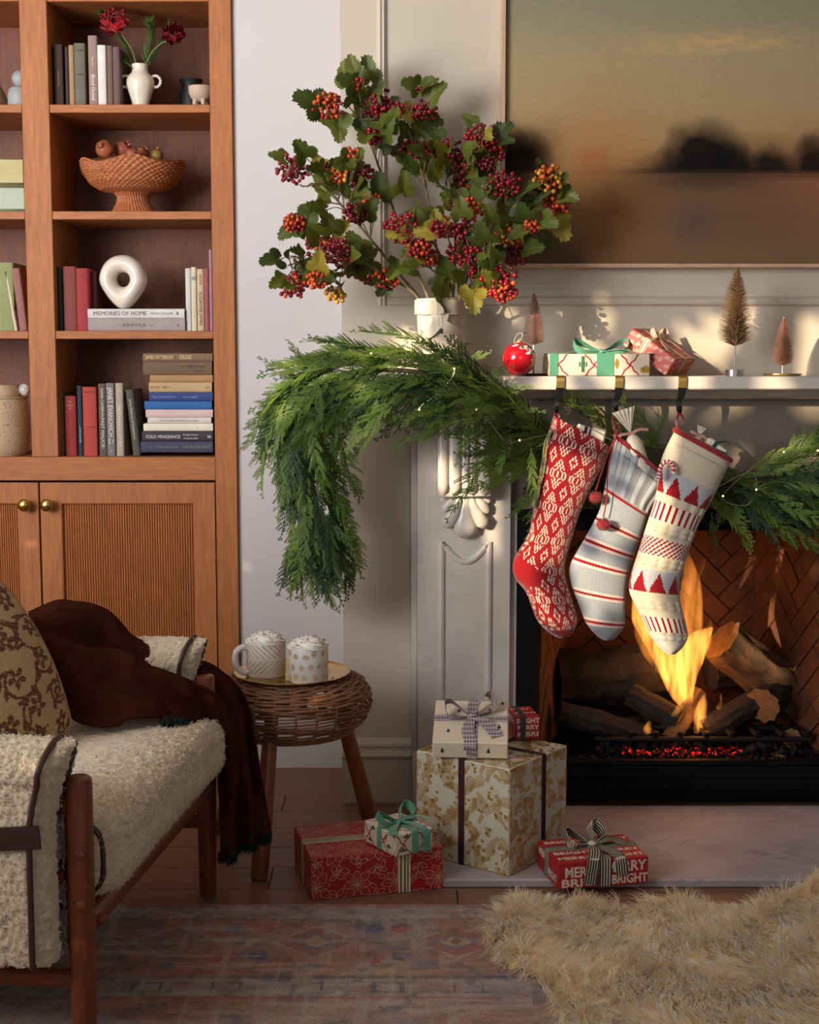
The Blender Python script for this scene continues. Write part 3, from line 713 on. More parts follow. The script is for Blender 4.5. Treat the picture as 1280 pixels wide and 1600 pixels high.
flame([(1098, 1142), (1094, 1120), (1098, 1100), (1101, 1084)], [8, 11, 8, 1], 3.99, .6)
flame([(1088, 1146), (1090, 1120), (1092, 1096)], [4, 6, 1], 4.0, .6)
flame([(1122, 1108), (1126, 1098), (1127, 1084)], [4, 4, 1], 4.0, .6)
flame([(1014, 1146), (1012, 1138), (1016, 1126)], [6, 7, 2], 3.97, .6)
flame([(1050, 1120), (1062, 1105), (1060, 1092)], [3, 6, 1], 3.96, .6)
for i, (px, py, Y, e, r) in enumerate(((1068, 1030, 4.0, .8, .07), (1060, 930, 4.08, .5, .08), (1095, 1125, 3.94, .25, .03))):
    d = bpy.data.lights.new('firelight', 'POINT'); d.energy = e; d.color = (1.0, .42, .12); d.shadow_soft_size = r
    o = bpy.data.objects.new('firelight', d); COL.objects.link(o); o.location = at(px, py, Y)
# ------------------------------------------------------------------ books
M_page = mat('book_pages', (206, 190, 160), 0.9, var=0.15, scale=200, stretch=(1, 1, .1))
CLOTH = {}
def cloth(c):
    if c not in CLOTH: CLOTH[c] = mat('book_cloth', c, 0.7, var=0.1, scale=25, bump=0.1, bscale=400)
    return CLOTH[c]
INK = {}
def ink(c):
    if c not in INK: INK[c] = mat('print_ink', c, 0.6, var=0.02)
    return INK[c]
def book(px0, px1, py0, py1, col, label, group, Y=4.235, dep=.15, flat=False, titles=(), tilt=0.0, back=False):
    """px/py = where its spine shows; flat = lying on its side. titles: (string, along 0..1, across 0..1, size m, colour[, width m])"""
    ym = (py0 + py1) / 2; x0, x1 = at(px0, ym, Y).x, at(px1, ym, Y).x; xm_ = (px0 + px1) / 2; z0, z1 = at(xm_, py1, Y).z, at(xm_, py0, Y).z
    if flat: t, L = z1 - z0, x1 - x0
    else: t, L = x1 - x0, z1 - z0
    z0 = z0 if flat else STAND(z0)
    r = thing('book', label, 'book', ((x0 + x1) / 2 if (flat or not tilt) else (x0 if tilt < 0 else x1), Y, z0), (0, tilt, 0), group)
    # local frame: a = across (thickness), l = along the spine, depth +y
    def P(a, y, l): return (l, y, a + t / 2) if flat else ((a + (t / 2 if tilt < 0 else -t / 2 if tilt > 0 else 0)), y, l + L / 2)
    b = MB(); cv = min(.0025, t * .16)
    n = 5
    prof = [(-t / 2, dep), (-t / 2, .004)] + [(t / 2 * math.sin(-PI / 2 + PI * k / n) * 1.0, .004 - .0035 * math.cos(-PI / 2 + PI * k / n)) for k in range(1, n)] + [(t / 2, .004), (t / 2, dep), (t / 2 - cv, dep), (t / 2 - cv, .007), (-t / 2 + cv, .007), (-t / 2 + cv, dep)]
    m = len(prof); v = [P(a, y, -L / 2) for a, y in prof] + [P(a, y, L / 2) for a, y in prof]
    f = [(i, (i + 1) % m, m + (i + 1) % m, m + i) for i in range(m)]
    q = [(0, 1, m - 2, m - 1), (1, *range(2, 1 + n), 1 + n, m - 3, m - 2), (1 + n, 2 + n, m - 4, m - 3)] if False else None
    half = [list(range(1, 2 + n)) + [m - 3, m - 2], [0, 1, m - 2, m - 1], [1 + n, 2 + n, 3 + n, m - 3]]
    for h in half: f.append(tuple(reversed(h))); f.append(tuple(k + m for k in h))
    part('cover', b.raw(v, f), cloth(col), r, world=False, smooth=False)
    e = .003
    lo, hi = P(-t / 2 + cv, .007, -L / 2 + e), P(t / 2 - cv, dep - .004, L / 2 - e)
    part('page_block', MB().box([min(a, c) for a, c in zip(lo, hi)], [max(a, c) for a, c in zip(lo, hi)]), M_page, r, world=False, smooth=False)
    for T in titles:
        s, al, ac, sz, c = T[:5]; wd = T[5] if len(T) > 5 else None
        p = P((ac - .5) * t, -.0004, (al - .5) * L)
        mtx = frame(p, (1, 0, 0), (0, 0, 1)) if flat else (frame(p, (1, 0, 0), (0, 0, 1)) if (len(T) > 6 and T[6]) else frame(p, (0, 0, -1), (1, 0, 0)))
        text(s, ink(c), r, mtx, sz, width=wd)
    return r
_shelfz = [zt[4], zt[3], zt[2], zt[1]]
def STAND(z): return min(_shelfz, key=lambda q: abs(q - z)) + .0003
W_, GOLDINK, CRM, DK = (226, 222, 214), (206, 176, 116), (226, 212, 178), (44, 36, 32)
g1 = 'books standing on the top shelf'
book(84, 98, 66, 163, (58, 40, 32), 'dark brown book first in the top shelf row against the divider', g1, titles=[('HANDMADE', .45, .5, .008, (150, 120, 90))])
book(101.5, 107, 70, 163, (62, 36, 44), 'thin plum book second in the top shelf row', g1)
book(107.5, 115.5, 67, 163, (164, 132, 92), 'thin tan book leaning on the grey-green one on the top shelf', g1)
book(116, 133, 64, 163, (104, 100, 82), 'grey-green thick book on the top shelf', g1, titles=[('NEW', .88, .5, .010, (60, 56, 46), None, 1), ('HOME', .5, .5, .008, (60, 56, 46), None, 1)])
book(138, 152, 52, 163, (150, 122, 110), 'tallest mauve book with white spine lettering on the top shelf', g1, titles=[('Blood Orchid', .27, .5, .015, W_, .072), ('Patricia', .63, .5, .009, CRM)])
book(152.5, 165.5, 67, 163, (222, 216, 202), 'white book behind the pine sprig on the top shelf', g1)
book(167, 176, 68, 163, (112, 84, 66), 'brown book beside the white one on the top shelf', g1)
book(176.5, 187, 70, 163, (104, 78, 74), 'brown-purple book last in the top shelf row beside the vase', g1)
g3 = 'books on the shelf with the ring sculpture'
book(86, 97, 418, 518, (30, 40, 32), 'dark green book standing against the divider beside the brown-red ones', g3)
book(99, 119, 417, 518, (128, 60, 46), 'brown-red thick clothbound book beside the dark green one', g3, titles=[('VERSE', .85, .5, .006, (90, 40, 30), None, 1)])
book(119.5, 138, 420, 518, (158, 44, 48), 'crimson clothbound book between the brown-red one and the sculpture', g3, titles=[('POEMS', .88, .5, .006, (110, 28, 30), None, 1)])
book(139, 150, 424, 518, (84, 26, 30), 'dark maroon book half hidden behind the crimson one', g3, Y=4.27)
book(137.5, 289, 497.5, 517, (160, 148, 142), 'grey book lying flat under the white one below the ring sculpture', g3, Y=4.225, flat=True, dep=.2, titles=[('KINFOLK', .48, .45, .013, (70, 62, 60), .07), ('THE', .32, .45, .006, (110, 100, 98)), ('TABLE', .66, .45, .006, (110, 100, 98)), ('A', .93, .45, .011, (40, 36, 36))])
book(137, 288, 482.5, 497.2, (214, 208, 198), 'white book with grey serif lettering directly under the ring sculpture', g3, Y=4.225, flat=True, dep=.2, titles=[('MEMORIES OF HOME', .335, .5, .0165, (70, 66, 64), .158), ('HEIDI CAILLIER', .765, .5, .0085, (120, 116, 112), .068), ('R', .93, .5, .014, (60, 56, 56))])
book(290, 298.5, 420, 518, (208, 206, 194), 'white narrow book standing at the end of the flat pair', g3)
book(299, 307, 418, 518, (216, 204, 170), 'cream narrow book with a blue emblem on its spine', g3, titles=[('O', .82, .5, .016, (60, 100, 150), None, 1), ('N', .82, .5, .006, (60, 100, 150), None, 1), ('V', .22, .5, .007, (150, 60, 50), None, 1)])
book(308, 318.5, 421, 518, (204, 180, 140), 'tan narrow book with dark lettering down its spine', g3, titles=[('SUZANNE JAMES', .36, .5, .0125, DK, .10), ('HOME', .83, .5, .010, (150, 50, 40), .03)])
book(319, 326.5, 421, 518, (160, 84, 78), 'dusty red narrow book beside the lilac one', g3)
book(327, 332, 391, 518, (168, 126, 142), 'tall thin lilac book against the bookcase end', g3)
g4 = 'books standing on the lowest shelf'
book(88, 99, 607, 709, (108, 88, 48), 'olive gold book against the divider on the lowest shelf', g4)
book(101, 119, 615, 709, (146, 36, 34), 'deep red book beside the olive one on the lowest shelf', g4, titles=[('THE', .9, .5, .006, GOLDINK, None, 1), ('BOOK', .84, .5, .006, GOLDINK, None, 1), ('OF', .79, .5, .006, GOLDINK, None, 1)])
book(121, 128.5, 599, 709, (26, 48, 62), 'thin dark teal book between the two red ones', g4, titles=[('JAMES COOPER', .3, .5, .007, (190, 200, 200))])
book(129.5, 151, 601, 709, (176, 62, 46), 'wide orange-red book on the lowest shelf', g4, titles=[('GARDEN', .93, .5, .008, (120, 36, 28), None, 1), ('LETTERS', .42, .5, .008, (120, 36, 28), None, 1)])
book(154, 166, 596, 709, (92, 80, 70), 'grey-brown book with cream lettering between the orange-red and grey ones', g4, titles=[('DANA CAMERON', .74, .5, .0115, CRM, .085), ('PAST MALICE', .33, .5, .0125, W_, .085), ('O', .12, .5, .009, W_)])
book(166.5, 179, 595, 709, (122, 116, 112), 'grey book with big white capital letters down its spine', g4, titles=[('JANET EVANOVICH', .60, .5, .0205, W_, .148), ('BAR', .2, .3, .010, W_), ('BIG', .2, .75, .008, W_), ('W', .07, .5, .007, W_)])
book(181, 192.5, 595, 709, (176, 160, 140), 'beige book with white lettering beside the tilted dark one', g4, titles=[('THE ITALIAN SECRETARY', .42, .5, .011, W_, .128), ('Carr', .9, .5, .007, W_, None, 1)])
book(207, 218.5, 605, 709, (82, 76, 66), 'dark grey book tilted against the flat stack', g4, titles=[('James Patterson & Honeymoon', .55, .5, .0085, W_, .12)], tilt=-.098)
g5 = 'books lying in the flat stack on the lowest shelf'
def fb_(x0, x1, y0, y1, c, lab, tt=(), Y=4.222): book(x0, x1, y0, y1 - .25, c, lab, g5, Y=Y, flat=True, dep=.17, titles=tt)
fb_(223, 332, 552, 565, (128, 100, 70), 'brown book with gold lettering on top of the flat stack', [('JAMES PATTERSON', .24, .5, .0155, (232, 206, 140), .082), ('CROSS', .61, .5, .0165, (240, 214, 150), .036), ('n', .93, .5, .01, GOLDINK)])
fb_(223.5, 331, 565, 586, (112, 88, 62), 'thick grey-brown book second from the top of the flat stack', [('THE THIEF OF TIME', .72, .62, .009, (60, 46, 34)), ('A NOVEL', .8, .3, .007, (60, 46, 34))])
fb_(234, 332.5, 586, 597.5, (172, 134, 86), 'plain tan cloth book in the flat stack above the cream one')
fb_(232.5, 331, 597.5, 613, (192, 160, 116), 'cream-tan book with faded brown stamps in the flat stack', [('HOME', .1, .5, .010, (130, 92, 60)), ('ART', .27, .5, .011, (130, 92, 60)), ('ink', .93, .5, .008, (130, 92, 60))])
fb_(233, 332.5, 613, 627, (44, 66, 124), 'navy blue book above the bright blue one in the flat stack', [('THE SAVAGE NIGHT', .24, .45, .008, (150, 160, 190)), ('BILL ALBERT', .65, .45, .008, (150, 160, 190))])
fb_(225.5, 331, 627, 640, (42, 98, 158), 'bright blue book in the middle of the flat stack', [('n', .9, .5, .009, (120, 150, 190))])
fb_(227.5, 332.5, 640, 652.5, (216, 186, 178), 'pale pink book below the bright blue one in the flat stack', [('Anita Shreve', .15, .4, .007, (240, 230, 224)), ('THE SINGLE BRIDE', .62, .45, .0085, (246, 240, 234))])
fb_(230.5, 330, 652.5, 662, (214, 206, 192), 'thin off-white book with small print in the flat stack', [('The Great Mistake  Bill & Maria  Easter Dinner', .5, .5, .0062, (120, 112, 100))])
fb_(224, 332.5, 662, 673.8, (232, 222, 198), 'ivory book lying on the dark one with white lettering', [('A', .78, .5, .008, (150, 140, 120))])
fb_(221.5, 332.5, 673.8, 690, (54, 46, 54), 'dark book with white serif capitals second from bottom in the flat stack', [('COLD VENGEANCE', .30, .45, .0135, W_, .103), ('Douglas Preston', .69, .65, .0068, W_), ('& Lincoln Child', .69, .3, .0068, W_), ('00', .95, .45, .011, W_)])
fb_(220, 332.5, 690, 707.4, (62, 62, 84), 'slate blue book at the bottom of the flat stack', [('THE PELICAN BRIEF', .77, .5, .0125, (122, 140, 110), .085), ('JOHN GRISHAM', .38, .5, .009, (130, 130, 120)), ('J', .14, .5, .010, (150, 150, 130))])
g6 = 'books on the shelf at the picture edge'
book(-8, 21, 411, 518, (142, 148, 96), 'thick pale green book in the narrow compartment', g6)
book(21.5, 26, 424, 518, (222, 204, 172), 'thin cream book tilted on the green one', g6, tilt=-.15)
book(29, 41, 420, 518, (150, 98, 88), 'dusty pink book tilted beside the cream one', g6, tilt=-.10)
# gilt bookmark twig over the narrow books
# ------------------------------------------------------------------ pots and ornaments on the shelves
def lathe_thing(name, label, cat, px, pyb, Y, prof_px, m, n=32, zbase=None, partname='body'):
    """profile in picture pixels: (half width, height above the base)"""
    p = at(px, pyb, Y); s = (Y - .02) / FPX; z = p.z if zbase is None else zbase
    r = thing(name, label, cat, (p.x, Y, z))
    o = part(partname, MB().lathe([(max(a * s, 1e-5), h * s) for a, h in prof_px], n=n), m, r, world=False)
    return r, o, s
M_cream = mat('cream_glaze', (226, 214, 192), 0.22, var=0.04, coat=.4)
M_blackc = mat('black_ceramic', (28, 26, 26), 0.55, var=0.2)
M_stonec = mat('beige_stoneware', (196, 172, 146), 0.7, var=0.1, bump=.15, bscale=150)
M_greyc = mat('grey_stoneware', (158, 160, 158), 0.5, var=0.06)
def speckled(name, base, dots):
    m = mat(name, base, .45, var=.05); t = NT(m); p = t.n['Principled BSDF']; src = p.inputs['Base Color'].links[0].from_socket
    tc = t.add('ShaderNodeTexCoord'); v = t.add('ShaderNodeTexVoronoi', i_Scale=130.0); t.link(tc.outputs['Object'], v.inputs['Vector'])
    mr = t.add('ShaderNodeMapRange', i_1=.22, i_2=.3, i_3=.85, i_4=0.0); t.link(v.outputs['Distance'], mr.inputs[0])
    nz = t.add('ShaderNodeTexNoise', i_Scale=60.0); t.link(tc.outputs['Object'], nz.inputs['Vector'])
    m3 = t.add('ShaderNodeMapRange', i_1=.45, i_2=.5); t.link(nz.outputs['Fac'], m3.inputs[0])
    k = t.add('ShaderNodeMath', operation='MULTIPLY'); t.link(mr.outputs[0], k.inputs[0]); t.link(m3.outputs[0], k.inputs[1])
    mx = t.add('ShaderNodeMix', data_type='RGBA'); t.link(k.outputs[0], mx.inputs[0]); t.link(src, mx.inputs[6]); mx.inputs[7].default_value = rgba(dots); t.link(mx.outputs[2], p.inputs['Base Color']); return m
Z1, Z2, Z3, Z4 = zt[1] + .0004, zt[2] + .0004, zt[3] + .0004, zt[4] + .0004
YV = 4.28
vz, vb, s = lathe_thing('amphora_vase', 'glossy cream vase with two beaded ring handles holding red flowers', 'vase', 220, 161, YV,
    [(0, 0), (13, 0), (14.5, 1.5), (12.5, 5), (14, 12), (18, 24), (21.5, 36), (21, 43), (17, 50), (13, 54), (12, 58), (12, 63), (12.8, 66), (11.5, 66.5), (10.5, 63), (10.5, 56), (14, 46), (10, 10), (0, 6)], M_cream, zbase=Z1)
for sg in (-1, 1):
    b = MB()
    for k in range(11):
        t = PI * (1.30 - 1.62 * k / 10) if sg > 0 else 0
        a = math.radians(165 - k * 26)
        b.ball((sg * (23 + 8.0 * math.cos(a)) * s, 0, (41 + 8.5 * math.sin(a)) * s), 2.5 * s, 8, 6)
    part('handle', b, M_cream, vz, world=False)
lathe_thing('black_jar', 'small black flared jar behind the footed bowl on the top shelf', 'jar', 299, 158, 4.40, [(0, 0), (17, 0), (18.5, 3), (17.5, 20), (16, 34), (13.5, 42), (13.5, 45), (18, 52), (17.5, 54), (12, 50), (12, 44), (0, 40)], M_blackc, zbase=Z1)
tb, _, s = lathe_thing('footed_bowl', 'small beige stoneware bowl on peg feet beside the bookcase end', 'bowl', 314, 160, 4.27, [(0, 9), (8, 10), (15, 15), (18, 22), (19, 32), (18, 32.5), (16.5, 24), (12, 17), (0, 13)], M_stonec, zbase=Z1)
for k in range(4):
    a = k * PI / 2 + .5; part('foot', MB().tube([(9 * s * math.cos(a), 9 * s * math.sin(a), 13 * s), (11.5 * s * math.cos(a), 11.5 * s * math.sin(a), 0)], [4.2 * s, 2.2 * s], 10), M_stonec, tb, world=False)
rf, _, s = lathe_thing('ball_topped_jar', 'pale grey stoneware jar with a ball lid on the narrow top shelf', 'jar', 31, 161, 4.27, [(0, 0), (18, 0), (19.5, 3), (18.5, 18), (16, 28), (12, 31), (0, 32)], M_greyc, zbase=Z1)
part('ball_lid', MB().ball((2 * s, 0, 44 * s), 13 * s, 20, 14), M_greyc, rf, world=False)
M_rattan = mat('woven_rattan', (178, 106, 62), 0.55, var=0.35, scale=120)
lathe_thing('woven_cone', 'brown woven cone basket at the edge of the top shelf', 'basket', -4, 161, 4.25, [(0, 0), (16, 0), (15, 10), (11, 22), (5, 32), (0, 35)], mat('dark_weave', (110, 76, 48), .8, var=.4, scale=220), zbase=Z1)
M_goldtin = mat('brass_tin', (150, 138, 92), .5, .35, var=.1); M_greentin = mat('pale_green_lacquer', (140, 148, 112), .35, var=.04)
zq = at(20, 292, 4.23).z
def tin(label, px0, px1, py0, z0, m, Y=4.22, lid=.4):
    x0, x1 = at(px0, py0, Y).x, at(px1, py0, Y).x; z1 = at(px1, py0, Y).z
    r = thing('storage_tin', label, 'box', ((x0 + x1) / 2, Y, z0)); zl = lerp(z0, z1, 1 - lid)
    part('body', MB().cbox((x0, Y, z0), (x1, Y + .14, zl - .001), .004), m, r); part('lid', MB().cbox((x0 - .0015, Y - .0015, zl - .0005), (x1 + .0015, Y + .1415, z1), .005), m, r)
tin('pale green square tin under the brass tin', -32, 39, 291.5, Z2, M_greentin, 4.218, .95); tin('brass coloured tin stacked on the pale green tin', -32, 37, 247, at(20, 291, 4.22).z + .0002, M_goldtin, 4.222, .93)
M_speck = speckled('speckled_stoneware', (196, 168, 132), (96, 66, 44))
jr, _, s = lathe_thing('speckled_jar', 'speckled oatmeal stoneware jar with a lid on the lowest shelf', 'jar', 4, 708, 4.28, [(0, 0), (34, 0), (39, 6), (41, 20), (42, 50), (41, 80), (40, 88), (42, 90), (42, 92), (40, 92), (0, 91)], M_speck, zbase=Z4)
part('lid', MB().lathe([(.0001, 92 * s), (30 * s, 92 * s), (31 * s, 95 * s), (30 * s, 106 * s), (26 * s, 110 * s), (.0001, 111 * s)], n=32), M_speck, jr, world=False)
sh = MB().ball((38 * s, -.004, 102.5 * s), (9 * s, 8 * s, 9.5 * s), 14, 10); part('knob', sh, mat('mottled_glaze', (206, 200, 190), .3, var=.4, scale=90), jr, world=False, label='mottled pale knob')
# red ranunculus and pine sprigs in the vase
M_petal = mat('red_petal', (190, 24, 34), .55, var=.3, scale=60, sheen=.2); M_petal2 = mat('dark_red_petal', (120, 14, 28), .55, var=.3, scale=60)
M_stem = mat('green_stem', (104, 124, 56), .6); M_eye = mat('flower_eye', (24, 14, 14), .8); M_pine = mat('pine_needle', (86, 118, 50), .6, var=.35, scale=14)
def ranunculus(label, path, c, r, face, m):
    root = thing('ranunculus', label, 'flower', at(*path[0], YV)); part('stem', MB().tube(smooth_path([at(x, y, YV - .02 * i / len(path)) for i, (x, y) in enumerate(path)], 12), .0022, 6), M_stem, root)
    C_ = at(*c, YV - .02); R_ = frame(C_, Vector((1, 0, 0)), Vector(face).cross(Vector((1, 0, 0)))); s = r * YV / FPX; random.seed(int(r * 10))
    for ring, (k, tilt, sc) in enumerate(((7, 1.3, 1.0), (7, 1.6, .88), (6, 1.85, .72), (5, 2.0, .55))):
        for i in range(k):
            a = 2 * PI * i / k + ring * .5
            def fn(u, v, a=a, tilt=tilt, sc=sc):
                w = math.sin(PI * min(1, .12 + u * .88) * .62) * (v - .5) * 2.5; th = u * tilt * 1.25
                rad = math.sin(th) * .85; h = .45 - math.cos(th) * .8 + .12 * (abs(v - .5) * 2) ** 2
                x, y = rad, w * .9; return R_ @ Vector(((x * math.cos(a) - y * math.sin(a)) * s * sc, (x * math.sin(a) + y * math.cos(a)) * s * sc, h * s * sc))
            part('petal', MB().grid(fn, 8, 6), m, root, angle=180)
    part('centre', MB().ball(C_ + Vector(face).normalized() * s * .1, s * .2, 10, 7), M_eye, root)
ranunculus('red ranunculus bloom facing forward above the cream vase', [(216, 112), (207, 80), (196, 62), (187, 50)], (180, 37), 17, (.1, -1, .25), M_petal)
ranunculus('dark red ranunculus bloom drooping beyond the pine sprig in the cream vase', [(224, 112), (236, 84), (252, 68), (268, 62)], (272, 56), 14, (.75, -.5, .2), M_petal2)
def pine(label, path, ln=13, Y=YV):
    root = thing('pine_sprig', label, 'sprig', at(*path[0], Y)); pts = smooth_path([at(x, y, Y + .02 * math.sin(i)) for i, (x, y) in enumerate(path)], 40)
    part('twig', MB().tube(pts, .0013, 5), M_stem, root); b = MB(); random.seed(len(path) + int(path[-1][0]))
    for i in range(6, 40):
        d = (pts[min(i + 1, 39)] - pts[i - 1]).normalized()
        for k in range(11):
            n = Vector([random.gauss(0, 1) for _ in range(3)]); n = (n - d * n.dot(d)).normalized(); e = (n * .8 + d * .75).normalized() * (ln * 1.35 * random.uniform(.7, 1.1) * Y / FPX)
            sd = e.cross(n + Vector((.3, .1, .2))).normalized() * 0.0010; b.raw([pts[i] - sd, pts[i] + sd, pts[i] + e], [(0, 1, 2)])
    part('needle', b, M_pine, root, smooth=False, kind='stuff')
pine('bright pine sprig standing up from the cream vase', [(222, 112), (232, 80), (238, 55), (234, 36)], 14)
pine('pine sprig rising past the red bloom to the shelf above', [(215, 114), (196, 70), (170, 34), (154, 12)], 12, YV + .02)
pine('pine sprig drooping in front of the white book', [(214, 112), (190, 92), (166, 86), (148, 108)], 13, YV - .02)
pine('pine sprig behind the dark red bloom', [(226, 114), (244, 80), (258, 58), (266, 42)], 12, YV + .03)
# rattan pedestal bowl with fruit
p = at(209, 331, 4.34); s = 4.32 / FPX
rb = thing('rattan_pedestal_bowl', 'wavy rimmed woven rattan bowl on a flared pedestal', 'bowl', (p.x, 4.34, Z2))
def weave(r, z, t, u, amp=.0032, n=44, rows=17):
    row = u * rows; k = int(row); return amp * math.sin(n * t / 1.0 + (k % 2) * PI) * math.sin(PI * (row - k)) + .0018 * math.sin(PI * (row - k))
def wob_bowl(r, z, t, u):
    rim = max(0, (z / s - 56) / 26) if z / s > 56 else 0; zz = z + rim * s * (5.5 * math.sin(5 * t + 2.2) - 2)
    d = weave(r, z, t, u); return r + d, zz
def dense(prof, n):
    P = [Vector((a, b_, 0)) for a, b_ in prof]; return [(max(q.x, 1e-5), q.y) for q in (poly_at(P, i / n) for i in range(n + 1))]
bp = dense([(a * s, h * s) for a, h in [(30, 34), (50, 38), (65, 48), (75, 64), (79, 80)]], 85)
part('bowl', MB().lathe(bp, n=264, wob=wob_bowl), M_rattan, rb, world=False, angle=180)
ip = [(a * s, h * s) for a, h in [(77, 80), (72, 64), (62, 52), (48, 42), (0, 38)]]
part('bowl_lining', MB().lathe([(max(a, 1e-5), h) for a, h in ip], n=64, wob=lambda r, z, t, u: (r, z + max(0, (z / s - 56) / 26) * s * (5.5 * math.sin(5 * t + 2.2) - 2))), M_rattan, rb, world=False)
pp = dense([(a * s, h * s) for a, h in [(36, 0), (34, 4), (26, 18), (24, 28), (30, 35)]], 32)
part('pedestal', MB().lathe(pp, n=240, wob=lambda r, z, t, u: (r + .0018 * math.sin(40 * t + u * 9), z)), M_rattan, rb, world=False, angle=180)
M_pom = mat('pomegranate_skin', (168, 72, 62), .4, var=.3, scale=22, col2=(150, 122, 60)); M_pomg = mat('green_pomegranate_skin', (140, 118, 52), .4, col2=(156, 90, 52), scale=16); M_pomb = mat('brown_pomegranate_skin', (150, 84, 60), .45, scale=30)
def pomegranate(label, px, py, r, Y, m, d):
    c = at(px, py, Y); rr = r * s; root = thing('pomegranate', label, 'fruit', c, group='pomegranates in the rattan bowl')
    Mr = Vector(d).to_track_quat('Z', 'Y').to_matrix().to_4x4()
    part('skin', MB().lathe([(1e-5, -rr), (rr * .5, -rr * .88), (rr * .88, -rr * .5), (rr, 0), (rr * .9, rr * .48), (rr * .55, rr * .84), (rr * .25, rr * .95), (rr * .22, rr * 1.05)], n=24, M=Mr, wob=lambda r_, z, t, u: (r_ * (1 + .03 * math.cos(5 * t)), z)), m, root, world=False)
    part('crown', MB().lathe([(rr * .2, rr * .98), (rr * .24, rr * 1.12), (rr * .36, rr * 1.3), (rr * .3, rr * 1.28), (rr * .15, rr * 1.1)], n=12, M=Mr, wob=lambda r_, z, t, u: (r_, z * (1 + .08 * math.cos(6 * t) * u))), m, root, world=False)
pomegranate('largest pomegranate standing alone at the end of the bowl away from the green one', 164, 233, 14, 4.33, M_pom, (-.3, -1, .2)); pomegranate('red pomegranate with its crown up in the middle of the bowl', 192, 234, 14, 4.38, M_pom, (.5, -.7, .4))
pomegranate('brown pomegranate low at the front of the bowl', 207, 243, 12, 4.29, M_pomb, (.6, -.8, .1)); pomegranate('small green pomegranate at the far side of the bowl', 245, 243, 10, 4.34, M_pomg, (.1, .4, 1)); pomegranate('reddish pomegranate behind the brown one', 222, 241, 11, 4.36, M_pom, (.4, -.6, .5))
# ring sculpture
p = at(194, 482.5, 4.30); s = 4.28 / FPX; M_alab = mat('polished_alabaster', (238, 226, 208), .18, var=.08, scale=14, coat=.3, sss=.25)
rs_ = thing('ring_sculpture', 'glossy white egg shaped stone ring sculpture with a hole', 'sculpture', (p.x, 4.30, at(200, 482.5, 4.23).z))
def ringfn(u, v):
    t = 2 * PI * u; ct, st_ = math.cos(t), math.sin(t)
    w = 37 if st_ > 0 else 37 * (1 - .42 * (-st_) ** 1.2); ox, oz = w * ct * (abs(ct) ** -.06 if abs(ct) > .01 else 1), 44 + (40 if st_ > 0 else 44) * st_
    ix, iz = 10.5 * ct, 44 + 2 + 11 * st_; f = 2 * PI * v
    m_ = .5 + .5 * math.cos(f); x = lerp(ix, ox, m_); z = lerp(iz, oz, m_); dp = 23 * math.sin(f) * (1 - .15 * max(0, st_))
    return (x * s, dp * s, z * s)
part('stone', MB().grid(ringfn, 56, 28).raw([], []), M_alab, rs_, world=False, angle=180)
# ------------------------------------------------------------------ garland of cedar along the mantel
def obj_random_mat(name, ca, cb, rough=.6, tipz=None, trans=.25):
    m = bpy.data.materials.new(name); m.use_nodes = True; MATS[name] = m; t = NT(m); p = t.n['Principled BSDF']; p.inputs['Roughness'].default_value = rough
    oi = t.add('ShaderNodeObjectInfo'); tc = t.add('ShaderNodeTexCoord'); nz = t.add('ShaderNodeTexNoise', i_Scale=28.0); t.link(tc.outputs['Object'], nz.inputs[0])
    a = t.add('ShaderNodeMath', operation='MULTIPLY_ADD', i_1=.7); t.link(oi.outputs['Random'], a.inputs[0]); b_ = t.add('ShaderNodeMath', operation='MULTIPLY', i_1=.4); t.link(nz.outputs['Fac'], b_.inputs[0]); t.link(b_.outputs[0], a.inputs[2])
    mx = t.add('ShaderNodeMix', data_type='RGBA'); t.link(a.outputs[0], mx.inputs[0]); mx.inputs[6].default_value = rgba(ca); mx.inputs[7].default_value = rgba(cb)
    t.link(mx.outputs[2], p.inputs['Base Color'])
    if trans:
        tr = t.add('ShaderNodeBsdfTranslucent'); t.link(mx.outputs[2], tr.inputs[0]); ms = t.add('ShaderNodeMixShader', i_0=trans); t.link(p.outputs[0], ms.inputs[1]); t.link(tr.outputs[0], ms.inputs[2]); t.link(ms.outputs[0], t.n['Material Output'].inputs[0])
    return m
M_cedar = obj_random_mat('cedar_frond', (44, 74, 24), (122, 146, 52)); M_cedar_in = obj_random_mat('cedar_inner', (30, 52, 20), (44, 70, 26)); M_cedar_tw = mat('cedar_twig', (78, 66, 40), .8)
